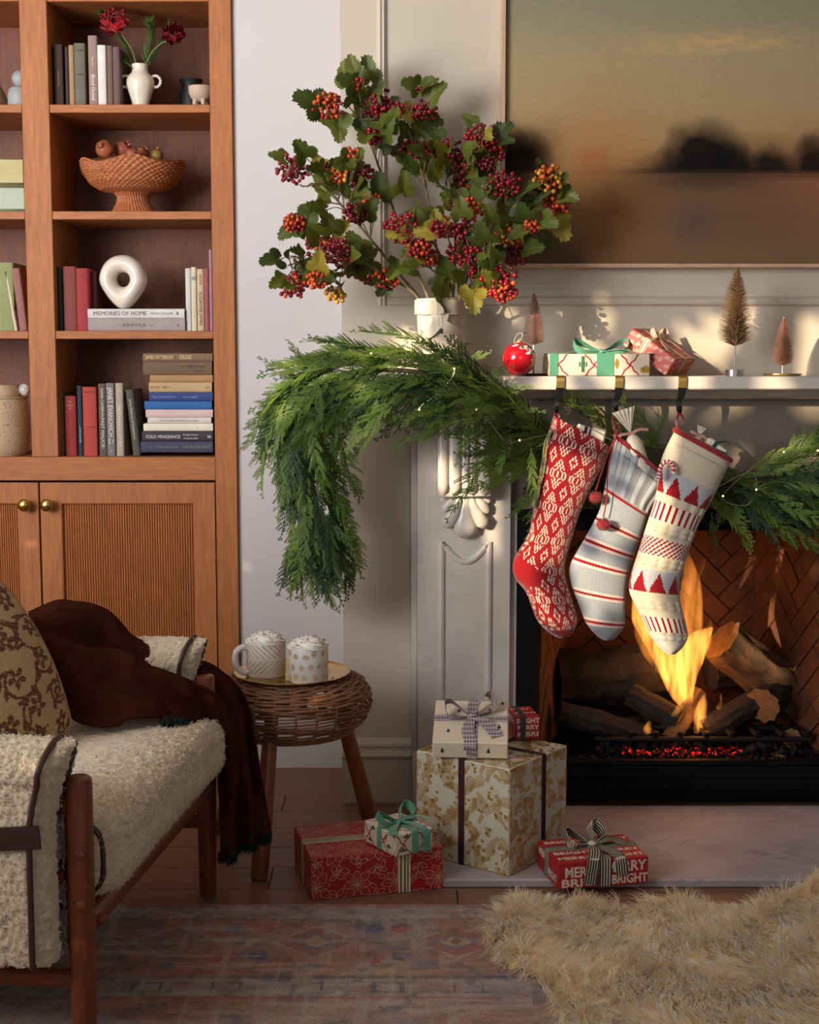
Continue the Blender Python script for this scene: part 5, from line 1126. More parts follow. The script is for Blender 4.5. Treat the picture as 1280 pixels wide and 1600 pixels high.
class Gift:
    """a box with its own axes: origin at one lower corner, a and d along its base, h its height"""
    def __init__(s, label, O, a, d, h, m, group=None, up=None, crease=True):
        s.O = Vector(O); s.a = Vector(a); s.d = Vector(d); s.u = Vector(up).normalized() if up else Vector((0, 0, 1)); s.h = h
        s.root = thing('gift_box', label, 'gift', s.O + s.a / 2 + s.d / 2, group=group)
        A, D = s.a.normalized(), s.d.normalized(); s.A, s.D = A, D; s.la, s.ld = s.a.length, s.d.length
        M = Matrix(((A.x, D.x, s.u.x, s.O.x), (A.y, D.y, s.u.y, s.O.y), (A.z, D.z, s.u.z, s.O.z), (0, 0, 0, 1))); s.M = M
        part('wrapped_box', MB().cbox((0, 0, 0), (s.la, s.ld, h), .0025, M=M), m, s.root, smooth=False)
    def face(s, which):
        """(origin, x axis, y axis, width, height) of a face: front (-d side, along a), side (-a side, along d), end (+a side), top"""
        e = s.u * s.h
        return {'front': (s.O, s.A, s.u, s.la, s.h), 'side': (s.O + s.d, -s.D, s.u, s.ld, s.h), 'end': (s.O + s.a, s.D, s.u, s.ld, s.h), 'top': (s.O + e, s.A, s.D, s.la, s.ld)}[which]
    def pt(s, f, x, y, lift=.0006):
        o, X, Y, w, h = f; return o + X * x + Y * y + X.cross(Y) * lift
    def printed(s, name, m, faces, fn, lift=.0006):
        """fn(w, h) -> list of polygons in face coordinates, clipped to the face"""
        b = MB()
        for fc in faces:
            f = s.face(fc)
            for P in fn(f[3], f[4]):
                Q = clip_poly(P, .001, f[3] - .001, .001, f[4] - .001)
                if Q: b.poly([s.pt(f, x, y, lift) for x, y in Q])
        return part(name, b, m, s.root, smooth=False)
    def band(s, m, across='a', pos=.5, w=.02, name='ribbon', stripes=None, lift=.0012):
        """ribbon round the box at fraction pos along a (across='a') or d"""
        if across == 'a': c, L, e, S = s.O + s.A * s.la * pos, s.d, s.D, s.A
        else: c, L, e, S = s.O + s.D * s.ld * pos, s.a, s.A, s.D
        k = lift; U = s.u; P = [c - e * k - U * -.001, c - e * k + U * (s.h - .002), c - e * (k - .0015) + U * (s.h + k), c + L + e * (k - .0015) + U * (s.h + k), c + L + e * k + U * (s.h - .002), c + L + e * k + U * .001]
        o = part(name, MB().ribbon(P, S, w, .001), m, s.root)
        for off, sw, sm in (stripes or ()):
            part('stripe', MB().ribbon([q + S * off + (U * .0007 if 1 < i < 4 else -e * .0007 if i < 2 else e * .0007) for i, q in enumerate(P)], S, sw, .0006), sm, o)
        return o
    def bow(s, m, at_, size, w, tails, name='bow', loops=((-1, .35), (1, .35)), face='top', stripes=None):
        """at_ = fractions on the face; tails = list of point lists in face units (x, y, lift)"""
        f = s.face(face); c = (at_[0] * f[3], at_[1] * f[4]); o = None; mb = MB(); sm = MB()
        Nn = f[1].cross(f[2]); W = lambda x, y, z: s.pt(f, c[0] + x, c[1] + y, z)
        def rib(P, sides, ww):
            mb.ribbon(P, sides, ww, .0009)
            for off, sw in (stripes or ()):
                k = len(P); wl = ww if isinstance(ww, list) else [ww] * k; Q = []
                for i in range(k): Q.append(P[i] + sides[i].normalized() * off * wl[i])
                sm.ribbon(Q, sides, [x * sw for x in wl], .0016)
        for ang, lift in loops:
            d = Vector((math.cos(ang), math.sin(ang))) if abs(ang) > 1.001 or ang not in (-1, 1) else Vector((ang, .25)).normalized(); n_ = Vector((-d.y, d.x)); n_ = n_ if n_.y >= 0 else -n_; P = []; sd = []; wl = []
            for i in range(19):
                t = i / 18; x = size * math.sin(PI * t) ** .75 * (1.0 if t < .5 else .96); s2 = math.sin(2 * PI * t) * size * .30; z = .004 + size * (.16 + lift * .4) * math.sin(PI * t) + s2 * .55; q = d * x + n_ * (s2 * .83)
                P.append(W(q.x, q.y, z)); sd.append(Nn * .83 - (f[1] * n_.x + f[2] * n_.y) * .55); wl.append(w * (.45 + .6 * math.sin(PI * t)))
            rib(P, sd, wl)
        for T in tails:
            P = smooth_path([W(*q) for q in T], 16); k = len(P); sd = []
            for i in range(k):
                t = (P[min(i + 1, k - 1)] - P[max(i - 1, 0)]).normalized(); nn = Nn if abs(t.dot(Nn)) < .75 else -f[2]; sd.append(t.cross(nn).normalized())
            for i in range(1, k):
                if sd[i].dot(sd[i - 1]) < 0: sd[i] = -sd[i]
            rib(P, sd, [w * (.6 + .4 * min(1, i / 5)) for i in range(k)])
        o = part(name, mb, m, s.root); part('knot', MB().ball(W(0, 0, .006), (w * .42, w * .42, w * .34), 12, 8), m, o)
        if sm.v: part('stripe', sm, stripes_mat[0], o)
        return o
stripes_mat = [None]
def stroke(pts, w):
    """a polyline in 2-D as quads of width w"""
    out = []
    for (x0, y0), (x1, y1) in zip(pts, pts[1:]):
        L = math.hypot(x1 - x0, y1 - y0) or 1e-6; nx, ny = -(y1 - y0) / L * w / 2, (x1 - x0) / L * w / 2; out.append([(x0 + nx, y0 + ny), (x1 + nx, y1 + ny), (x1 - nx, y1 - ny), (x0 - nx, y0 - ny)])
    return out
def trellis(step, w):
    def fn(W, H):
        out = []
        for k in range(-int(H / step) - 3, int(W / step) + 4):
            for sg in (1, -1):
                pts = []
                for i in range(0, 41):
                    y = -.01 + (H + .02) * i / 40; x = k * step + sg * y * .85 + (0 if sg > 0 else H * .85) + .0018 * math.sin(y * 330); pts.append((x, y))
                out += stroke(pts, w)
        return out
    return fn
def leafpoly(cx, cy, ang, L, w, n=4):
    P = []; c, s_ = math.cos(ang), math.sin(ang)
    for i in range(n + 1): t = i / n; P.append((L * t, w * math.sin(PI * t) ** .8))
    for i in range(n - 1, 0, -1): t = i / n; P.append((L * t, -w * math.sin(PI * t) ** .8))
    return [(cx + x * c - y * s_, cy + x * s_ + y * c) for x, y in P]
def scatter(n, seed, fn, mind):
    def g(W, H):
        r = random.Random(seed + int(W * 1000)); out = []; pl = []
        for _ in range(n * 8):
            if len(pl) >= n: break
            x, y = r.uniform(-.01, W + .01), r.uniform(-.01, H + .01)
            if any((x - a) ** 2 + (y - b_) ** 2 < mind ** 2 for a, b_ in pl): continue
            pl.append((x, y)); out += fn(x, y, r)
        return out
    return g
def fir(x, y, r, k=.008):
    return [[(x - k * w, y + k * a), (x + k * w, y + k * a), (x, y + k * b_)] for w, a, b_ in ((.62, -.2, .6), (.48, .25, 1.0), (.32, .7, 1.4))] + [[(x - k * .1, y - k * .5), (x + k * .1, y - k * .5), (x + k * .1, y - k * .2), (x - k * .1, y - k * .2)]]
# flat cream present on the mantel
O = at(858, 584, 3.69); O.z = ZS + .0004; E = at(1017, 584, 3.69)
gf = Gift('flat cream present with red trellis print and a green satin bow lying on the mantel', O, (E.x - O.x, .012, 0), (-.006, .125, 0), 33 / 577, M_creamp)
gf.printed('trellis_print', M_redln, ['front', 'top', 'side'], trellis(.094, .0035))
def soldier(W, H):
    x = W * .335; out = []
    for px_, py_, w_, h_ in ((0, .18, .008, .22), (.0, .40, .011, .26), (0, .66, .008, .14), (0, .80, .009, .10), (-.009, .42, .004, .22), (.009, .42, .004, .22)): out.append([(x + px_ - w_ / 2, H * py_), (x + px_ + w_ / 2, H * py_), (x + px_ + w_ / 2, H * (py_ + h_)), (x + px_ - w_ / 2, H * (py_ + h_))])
    return out
gf.printed('soldier_print', M_greenpr, ['front'], soldier)
gf.printed('bell_print', M_goldpr, ['front'], lambda W, H: [leafpoly(W * .96, H * .12, PI / 2, .022, .009), leafpoly(W * .935, H * .12, 1.9, .018, .006), leafpoly(W * .985, H * .1, 1.2, .016, .006), leafpoly(W * .67, H * .3, PI / 2, .03, .006)])
gf.band(M_greenr, 'a', .555, .045); gf.band(M_greenr, 'a', .045, .022)
gf.bow(M_greenr, (.55, .4), .075, .022, [[(0, 0, .006), (.05, -.02, .012), (.10, -.035, .002), (.13, -.04, .001)], [(0, 0, .006), (-.05, .0, .008), (-.11, .01, .002)]], loops=((PI * .98, .3), (.1, .3)))
# red present leaning on it
E0 = at(1040, 583.5, 3.70); E0.z = ZS + .0008; ps, th = math.radians(35), math.radians(33); La, Le, Ld = .150, .052, .128
av = Vector((-math.cos(ps) * math.cos(th), math.sin(ps) * math.cos(th), math.sin(th))); dv = Vector((math.sin(ps), math.cos(ps), 0)); uv = dv.cross(av)
if uv.z < 0: uv = -uv
E0 = E0 + Vector((0, 0, 0))
gr_ = Gift('coral red leaf-print present tipped against the flat cream present on the mantel', E0, dv * Ld, av * La, Le, M_coralp, up=uv)
def sprays(W, H):
    r = random.Random(5); out = []
    for i in range(int(W / .02) + 2):
        for j in range(int(H / .02) + 2):
            x, y = i * .02 + (j % 2) * .01, j * .02; a = .7 + (i % 3 - 1) * .5
            for k in range(7): out.append(leafpoly(x + .002 * k * math.cos(a), y + .002 * k * math.sin(a), a + (1 if k % 2 else -1) * .7, .0085, .0011))
            out += stroke([(x, y), (x + .016 * math.cos(a), y + .016 * math.sin(a))], .0011)
    return out
gr_.printed('leaf_print', M_pinkln, ['front', 'side', 'top'], sprays)
gr_.band(M_stripe_r, 'a', .5, .017, stripes=[(-.005, .0022, M_redln), (.005, .0022, M_redln)]); gr_.band(M_stripe_r, 'd', .62, .017, stripes=[(-.005, .0022, M_redln), (.005, .0022, M_redln)])
stripes_mat[0] = M_redln
gr_.bow(M_stripe_r, (.5, .62), .042, .014, [[(0, 0, .006), (.03, -.02, .008), (.05, -.05, .003)], [(0, 0, .006), (-.03, -.03, .006), (-.045, -.06, .002)]], loops=((.3, .45), (PI - .3, .45)), stripes=[(-.28, .14), (.28, .14)])
# ------------------------------------------------------------------ stocking hooks
def hook(px, lab):
    t = at(px + 3, 590, 3.655); r = thing('stocking_hook', lab, 'hook', t); x = t.x; zb = at(px, 640, 3.64).z; xb = at(px - 3, 640, 3.64).x; w = .021
    P = smooth_path([(x, 3.74, ZS + .0012), (x, 3.70, ZS + .0012), (x, 3.662, ZS + .0012), (x, 3.6555, ZS - .004), (x, 3.655, ZS - .02), (x - .001, 3.655, ZS0 + .004)], 16); part('clasp', MB().ribbon(P, (1, 0, 0), w, .0022), M_brass, r)
    Q = smooth_path([(x - .001, 3.655, ZS0 + .005), (x - .003, 3.65, ZS0 - .012), (xb + .001, 3.645, lerp(ZS0, zb, .6)), (xb, 3.642, zb), (xb, 3.632, zb - .008), (xb, 3.622, zb - .002), (xb, 3.620, zb + .010)], 24)
    part('hook_arm', MB().ribbon(Q, (1, 0, 0), [lerp(w, .009, min(1, i / 14)) for i in range(24)], .0022), M_blackg, r, label='black lower arm')
    return Vector((xb, 3.632, zb - .006))
M_blackg = mat('glossy_black', (14, 12, 12), .25)
hk = [hook(873, 'brass and black hook over the mantel edge holding the red and white stocking'), hook(965, 'brass and black hook over the mantel edge holding the grey stocking'), hook(1064, 'brass and black hook over the mantel edge holding the cream stocking')]
# ------------------------------------------------------------------ knitted stockings
M_knit = mat('knitted_wool', rough=.9, attr=True, var=.12, scale=220, sheen=.4, spec=.2); M_redwool = mat('red_wool', (142, 8, 18), .9, var=.15, scale=200, sheen=.4, bump=.3, bscale=500)
KR, KW, KG, KC = lin((138, 7, 15)), lin((198, 182, 162)), lin((172, 176, 176)), lin((202, 189, 162))
def stocking(label, left, right, Y, cols, rows, colour, relief, thick=.42, lean=0.0, toe_round=.88):
    nl = 240; Lp = [poly_at([Vector((x, y, 0)) for x, y in left], i / nl) for i in range(nl + 1)]; Rp = [poly_at([Vector((x, y, 0)) for x, y in right], i / nl) for i in range(nl + 1)]
    def sm(P): return [sum((P[min(max(i + k, 0), nl)] for k in range(-8, 9)), Vector()) / 17 if 8 <= i <= nl - 8 else P[i] for i in range(nl + 1)]
    Lp, Rp = sm(Lp), sm(Rp); inv_s = Y / FPX; root = thing('knitted_stocking', label, 'stocking', at((left[0][0] + right[0][0]) / 2, (left[0][1] + right[0][1]) / 2, Y))
    def sec(u):
        f = min(u * nl, nl - 1e-6); i = int(f); return Lp[i].lerp(Lp[i + 1], f - i), Rp[i].lerp(Rp[i + 1], f - i)
    def fn(u, v):
        l, r = sec(u); w = (r - l).length; a = 2 * PI * v; c = (1 - math.cos(a)) / 2 if a <= PI else (1 - math.cos(a)) / 2
        end = max(0, (u - toe_round) / (1 - toe_round)); sc = math.sqrt(max(0, 1 - end * end)) if end > 0 else 1
        m = l.lerp(r, .5); p = m + (l.lerp(r, c) - m) * max(sc, .02)
        dep = w * thick * .5 * math.sin(a) * (sc if sc > .02 else .02) * (1.0 if u > .06 else .75); q = at(p.x, p.y, Y)
        rl = relief(u, v) if v < .5 else 0; return Vector((q.x, Y - dep * inv_s * 1.15 - rl + lean * u, q.z))
    b = MB(); H = rows; W = cols * 2
    for i in range(H + 1):
        for j in range(W): b.v.append(tuple(fn(i / H, j / W) + Vector((0, 0, 0 if i in (0, H) else (.0011 if j % 2 else -.0011)))))
    for i in range(H):
        for j in range(W): b.f.append((i * W + j, (i + 1) * W + j, (i + 1) * W + (j + 1) % W, i * W + (j + 1) % W)); b.c.append(colour(i, j % W if j < cols else 2 * cols - 1 - j, (i + .5) / H, ((j + .5) / W) * 2))
    b.f.append(tuple(H * W + j for j in range(W))); b.c.append(b.c[-1])
    part('knitted_leg', b, M_knit, root, angle=180)
    return root, fn, sec
def rimtube(fn, u, n=40): return [fn(u, k / n) for k in range(n + 1)]
def st1(i, j, u, v):
    if u > .955: return KR
    # heel patch
    if .60 < u < .78 and v < .62 - abs(u - .68) * 5.2: return KR
    x = j % 13; y = i % 22; d = abs(x - 6) / 6.5 + abs(y - 10.5) / 11
    e = abs(((j + 6) % 13) - 6) / 6.5 + abs(((i + 11) % 22) - 10.5) / 11
    k = .86 if j % 2 else 1.0  # alternate columns darkened: shading of the knit painted into the colour
    w = tuple(q * k for q in KW); r = tuple(q * k for q in KR)
    if .78 < d < .93 or .47 < d < .60: return w
    if d < .22 and (x % 2 == 0): return w
    if .28 < e < .42: return w
    return r
L1 = [(866, 650), (852, 690), (842, 745), (834, 790), (827, 836), (812, 858), (800, 880), (803, 903), (822, 922), (830, 945), (838, 968), (848, 985), (858, 999)]
R1 = [(953, 697), (938, 735), (917, 775), (905, 803), (896, 834), (887, 862), (881, 886), (884, 905), (889, 922), (896, 945), (903, 966), (905, 980), (903, 996)]
s1, f1_, sec1 = stocking('red and white diamond patterned knitted stocking with a solid red heel and toe', L1, R1, 3.595, 52, 150, st1, lambda u, v: 0)
s1_l = [hk[0] + Vector((0, 0, .001)), hk[0] + Vector((-.006, .012, -.012)), at(868, 655, 3.60)]
part('hanging_loop', MB().tube(smooth_path(s1_l + [at(872, 655, 3.59), hk[0] + Vector((.006, -.004, -.012)), hk[0] + Vector((0, 0, .001))], 24), .0028, 8), M_redwool, s1)
def st2(i, j, u, v):
    uu = u
    for c, w in ((.255, .011), (.395, .008), (.50, .008), (.60, .008), (.755, .009), (.90, .010)):
        if abs(uu - c) < w * .72: return KR
        if abs(uu - c) < w + .012 and c > .3: return lin((214, 190, 178))
    if u < .02: return KR
    band = sum(uu > c for c in (.325, .395, .45, .50, .56, .60, .68, .755, .83, .90))
    if u < .24: return tuple(x * (.62 if j % 4 == 0 else 1.0) for x in lin((158, 162, 164)))  # shading in the cuff's rib grooves painted as darker columns
    return tuple(q * (.94 if j % 2 else 1.0) for q in lin((150, 155, 157)))  # knit column shading painted into the grey
L2 = [(961, 678), (955, 706), (950, 736), (944, 768), (938, 797), (922, 828), (905, 857), (889, 885), (890, 905), (898, 928), (907, 950), (916, 976), (928, 1000)]
R2 = [(1051, 752), (1034, 772), (1017, 793), (1009, 815), (1002, 838), (994, 858), (989, 872), (982, 895), (979, 915), (977, 937), (977, 955), (977, 976), (970, 1002)]
s2, f2_, sec2 = stocking('light grey knitted stocking with thin red stripes and a ribbed cuff', L2, R2, 3.605, 56, 150, st2, lambda u, v: (.0024 * math.cos(v * 2 * PI * 14) if u < .24 else 0))
part('hanging_loop', MB().tube(smooth_path([hk[1] + Vector((0, 0, .001)), hk[1] + Vector((-.008, -.004, -.02)), at(962, 674, 3.59), at(966, 684, 3.585), hk[1] + Vector((.010, -.006, -.022)), hk[1] + Vector((0, 0, .001))], 24), .003, 8), M_redwool, s2)
part('red_trim', MB().tube(rimtube(f2_, .004), .0042, 8), M_redwool, s2)
def pompom(px, py, r, path, Y, root):
    part('cord', MB().tube(smooth_path([at(x, y, Y) for x, y in path], 20), .0018, 6), M_redwool, root); c = at(px, py, Y - .012); R_ = r * Y / FPX; b = MB().ball(c, R_ * .7, 12, 8); random.seed(px)
    for _ in range(900):
        d = Vector([random.gauss(0, 1) for _ in range(3)]).normalized(); e = d.orthogonal().normalized() * .0007; b.raw([c + d * R_ * .5 - e, c + d * R_ * .5 + e, c + d * R_ * random.uniform(.9, 1.06)], [(0, 1, 2)])
    part('pompom', b, M_redwool, root, smooth=False)
pompom(943, 819, 12.5, [(963, 680), (951, 730), (948, 780), (943, 808)], 3.560, s2); pompom(931, 777, 12, [(962, 682), (948, 715), (938, 745), (931, 766)], 3.575, s2)
def st3(i, j, u, v):
    x = j
    if .175 < u < .275:   # triangles on grey
        t = (u - .175) / .10; k = abs((v * 4.2) % 1 - .5) * 2; return KR if k < t * 1.02 - .12 else (lin((176, 178, 178)) if t < .98 else KC)
    if .31 < u < .385: return KR if j % 5 < 2 else lin((220, 206, 186))
    if .465 < u < .535: return KR if (j + i) % 4 < 2 else lin((216, 202, 188))
    if .60 < u < .70:
        t = (u - .60) / .10; k = abs((v * 4.0 + .4) % 1 - .5) * 2; return KR if k < t * 1.0 - .08 else lin((172, 174, 176))
    if .82 < u < .885: return KR if j % 5 < 2 else lin((224, 210, 190))
    if u > .90: return lin((204, 196, 182))
    return KC
def rl3(u, v):
    for c in (.29, .42, .565, .76, .905):
        if abs(u - c) < .024: return .0045 * abs(math.sin(v * PI * 13) * math.sin((u - c) / .024 * PI))
    return 0
L3 = [(1057, 668), (1046, 690), (1034, 714), (1029, 748), (1024, 780), (1014, 810), (1005, 839), (998, 860), (992, 879), (985, 900), (981, 920), (990, 940), (1002, 962), (1012, 986), (1020, 1004), (1030, 1022)]
R3 = [(1143, 716), (1130, 744), (1117, 772), (1105, 794), (1093, 816), (1084, 838), (1077, 858), (1068, 884), (1062, 906), (1061, 922), (1063, 942), (1068, 960), (1073, 978), (1076, 996), (1074, 1010), (1068, 1024)]
s3, f3_, sec3 = stocking('cream knitted stocking with red striped bands, red triangles and bobble rows', L3, R3, 3.552, 56, 160, st3, rl3, thick=.34)
part('hanging_loop', MB().tube(smooth_path([hk[2] + Vector((0, 0, .001)), hk[2] + Vector((-.008, -.004, -.02)), at(1058, 664, 3.56), at(1062, 672, 3.545), hk[2] + Vector((.010, -.006, -.022)), hk[2] + Vector((0, 0, .001))], 24), .0034, 8), M_redwool, s3)
part('red_trim', MB().tube([p for p in rimtube(f3_, .012)], .0075, 10), M_redwool, s3)
part('inside', MB().poly([f1_(.02, k / 24) for k in range(24)]), M_redwool, s1); part('inside', MB().poly([f2_(.03, k / 24) for k in range(24)]), M_redwool, s2); part('inside', MB().poly([f3_(.03, k / 24) for k in range(24)]), M_redwool, s3)
# things tucked into the stockings
M_kraftw = mat('white_wrapping_paper', (224, 212, 188), .6, var=.06, bump=.25, bscale=40); M_pinkrib = mat('dusty_pink_ribbon', (190, 140, 124), .6)
c = at(921, 680, 3.598); R_ = Matrix.Translation(c) @ Matrix.Rotation(math.radians(12), 4, 'Y')
pk = thing('small_parcel', 'small white parcel with plum ribbon peeking from the red and white stocking', 'gift', c); part('wrapped_box', MB().cbox((-.036, -.012, -.055), (.040, .016, .022), .005, M=R_), M_kraftw, pk)
part('ribbon', MB().box((-.017, -.0135, -.055), (-.010, .0165, .0232), M=R_).box((-.004, -.0135, -.055), (.000, .0165, .0232), M=R_), M_burgr, pk)
def cracker(label, p0, p1, px_tie, fan, Y, r, m, ribm, body_to):
    a, t, bt = at(*p0, Y), at(*px_tie, Y), at(*body_to, Y); root = thing('wrapped_sweet', label, 'gift', t); ax = (t - bt).normalized(); sdv = ax.cross(Vector((0, 1, 0))).normalized()
    part('wrapped_tube', MB().tube([bt, bt.lerp(t, .05), bt.lerp(t, .75), bt.lerp(t, .88), t], [r * .9, r, r, r * .75, r * .28], 18), m, root)
    def fan_(u, v):
        w = (v - .5) * 2; tip = t + ax * fan[0] * u + sdv * w * fan[1] * u; return tip + Vector((0, -.004 * math.sin(w * 16) * u + .003, 0))
    b = MB().grid(fan_, 6, 28); o = part('paper_fan', b, m, root, angle=180); so = o.modifiers.new('thickness', 'SOLIDIFY'); so.thickness = .0008
    b = MB().lathe([(r * .3, -.004), (r * .42, 0), (r * .3, .004)], n=14, M=Matrix.Translation(t) @ ax.to_track_quat('Z', 'Y').to_matrix().to_4x4())
    for sg in (-1, 1): b.ribbon(smooth_path([t + Vector((0, -r * .4, 0)), t + sdv * sg * r * .9 + Vector((0, -r * .5, .004)), t + sdv * sg * r * 2.0 + ax * (.004 * sg) + Vector((0, -r * .3, 0))], 8), ax, .007, .0009)
    part('tie', b, ribm, root)
cracker('cream paper cracker tied with dusty pink ribbon standing in the grey stocking', (1000, 720), (990, 640), (986, 677), (.064, .030), 3.592, .022, M_kraftw, M_pinkrib, (1007, 745))
cracker('tiny white wrapped sweet with a pink tie in the cream stocking', (1085, 695), (1100, 668), (1092, 682), (.026, .013), 3.551, .013, M_kraftw, M_pinkrib, (1082, 706))
c = at(1120, 701, 3.551); pk = thing('small_parcel', 'white parcel with dark green ribbon tucked in the cream stocking', 'gift', c); R_ = Matrix.Translation(c) @ Matrix.Rotation(math.radians(33), 4, 'Y')
part('wrapped_box', MB().cbox((-.034, -.016, -.05), (.026, .014, .014), .006, M=R_), M_kraftw, pk); M_dkgr = mat('dark_green_ribbon', (20, 74, 52), .5)
part('ribbon', MB().ribbon([R_ @ Vector(q) for q in ((-.034, -.0175, -.012), (.026, -.0175, .0))], (0, 0, 1), .009).ribbon([R_ @ Vector(q) for q in ((-.012, -.018, .014), (-.014, -.018, -.03))], (1, 0, 0), .009).ribbon(smooth_path([R_ @ Vector(q) for q in ((-.012, -.016, .012), (-.02, -.02, .034), (-.002, -.02, .034), (-.010, -.016, .012))], 14), (.2, 1, 0), .010).ribbon(smooth_path([R_ @ Vector(q) for q in ((-.012, -.016, .012), (.012, -.022, .028), (.026, -.02, .014))], 10), (.2, 1, .3), .009), M_dkgr, pk)
M_cane = mat('white_candy', (232, 214, 208), .25, coat=.4); M_caner = mat('red_candy', (190, 26, 36), .25, coat=.4)
cp = smooth_path([at(x, y, 3.512) for x, y in ((1030, 748), (1031, 738), (1034, 727), (1043, 721), (1051, 727), (1053, 740))], 60); cn = thing('candy_cane', 'red and white candy cane hooked over the grey stocking cuff', 'candy', cp[0])
b = MB(); b2 = MB()
n = 12
tb_ = MB().tube(cp, .0055, n); v = tb_.v
for i in range(59):
    for j in range(n): (b if ((i + j // 2) % 6) < 3 else b2).raw([v[i * n + j], v[i * n + (j + 1) % n], v[(i + 1) * n + (j + 1) % n], v[(i + 1) * n + j]], [(0, 1, 2, 3)])
part('white_band', b, M_cane, cn, angle=180); part('red_band', b2, M_caner, cn, angle=180)
# olive tassel cord beside the red stocking
M_olive = mat('olive_cord', (132, 140, 84), .7); tc_ = thing('cord_tassel', 'olive green cord with a tassel hanging beside the red and white stocking', 'cord', at(852, 690, 3.58))
part('cord', MB().tube(smooth_path([at(x, y, 3.572) for x, y in ((862, 672), (852, 690), (848, 720), (842, 760), (836, 782))], 20), .0020, 6).tube(smooth_path([at(x, y, 3.57) for x, y in ((862, 672), (855, 695), (851, 730), (843, 765), (838, 784))], 20), .0020, 6), M_olive, tc_)
part('tassel', MB().tube([at(837, 778, 3.57), at(835, 784, 3.57), at(834, 792, 3.57)], [.004, .006, .005], 10), M_olive, tc_)
# ------------------------------------------------------------------ armchair
from mathutils import noise as _nz
M_boucle = mat('boucle_wool', (228, 208, 174), .95, var=.16, scale=150, bump=.5, bscale=420, sheen=.5, spec=.15); M_pipe = mat('brown_leather_piping', (72, 42, 28), .5, var=.15); M_chairw = wood('chair_wood', (132, 66, 32), (88, 40, 18), 'Z', .4); M_chairwy = wood('chair_wood_rail', (128, 64, 32), (84, 38, 18), 'Y', .4); M_sling = mat('dark_leather', (58, 34, 24), .5, var=.2)
CN = Vector((-.568, 2.35, 0)); cf = Vector((.994, -.112, 0)).normalized(); cs = Vector((.112, .994, 0)).normalized()
def CH(x, y, z): return CN + cf * x + cs * y + Vector((0, 0, z))
ch = thing('armchair', 'wooden framed armchair upholstered in curly cream wool with brown leather piping', 'armchair', CH(-.4, .42, 0))
CW = .845
def post(x, y, zt_, r, lab='leg'):
    z0 = .0095 if CH(x, y, 0).y < 3.13 else 0
    b = MB().tube([CH(x, y, z0), CH(x, y, .03), CH(x, y, zt_ * .5), CH(x, y, zt_ - .012), CH(x, y, zt_ - .003), CH(x, y, zt_)], [r * .8, r * .86, r, r, r * .92, r * .75], 24); return part(lab, b, M_chairw, ch)
pn = post(0, 0, .538, .0235); post(0, CW, .524, .0235); post(-.74, .02, .62, .0235); post(-.74, CW - .02, .62, .0235)
for z in (.405, .315): part('wood_plug', MB().lathe([(.009, -.002), (.009, .001), (.007, .0022), (1e-5, .0024)], n=16, M=Matrix.Translation(CH(.006, -.0225, z)) @ Matrix.Rotation(PI / 2, 4, 'X')), M_chairw, pn)
def rail(p, q, w, h, m=None): 
    p, q = Vector(p), Vector(q); return part('rail', MB().tube([p, p.lerp(q, .5), q], [w, w, w], 16, flat=h / w), m or M_chairwy, ch)
rail(CH(.004, 0.0, .272), CH(.004, CW, .262), .017, .025); rail(CH(-.045, 0, .36), CH(-.045, CW, .36), .015, .018)
part('bolt', MB().ball(CH(.024, .03, .272), .011, 12, 8), M_chairw, ch)
rail(CH(0, .0, .175), CH(-.74, .02, .175), .014, .017); rail(CH(0, CW, .175), CH(-.74, CW - .02, .175), .014, .017); rail(CH(0, .0, .49), CH(-.74, .02, .49), .014, .02); rail(CH(0, CW, .49), CH(-.74, CW - .02, .49), .014, .02); rail(CH(-.70, 0, .30), CH(-.70, CW, .30), .016, .02); rail(CH(-.74, .02, .60), CH(-.74, CW - .02, .60), .014, .018)
part('seat_sling', MB().cbox((0, 0, 0), (.70, CW - .06, .012), .004, M=Matrix.Translation(CH(-.72, .03, .285)) @ Matrix(((cf.x, cs.x, 0, 0), (cf.y, cs.y, 0, 0), (0, 0, 1, 0), (0, 0, 0, 1)))), M_sling, ch)
def curl(p, amp):
    d = _nz.voronoi(p * 120, distance_metric='DISTANCE', exponent=2.5)[0][0]; return amp * (1 - min(1, d * 1.25) ** 1.6) + amp * .5 * _nz.noise(p * 60)
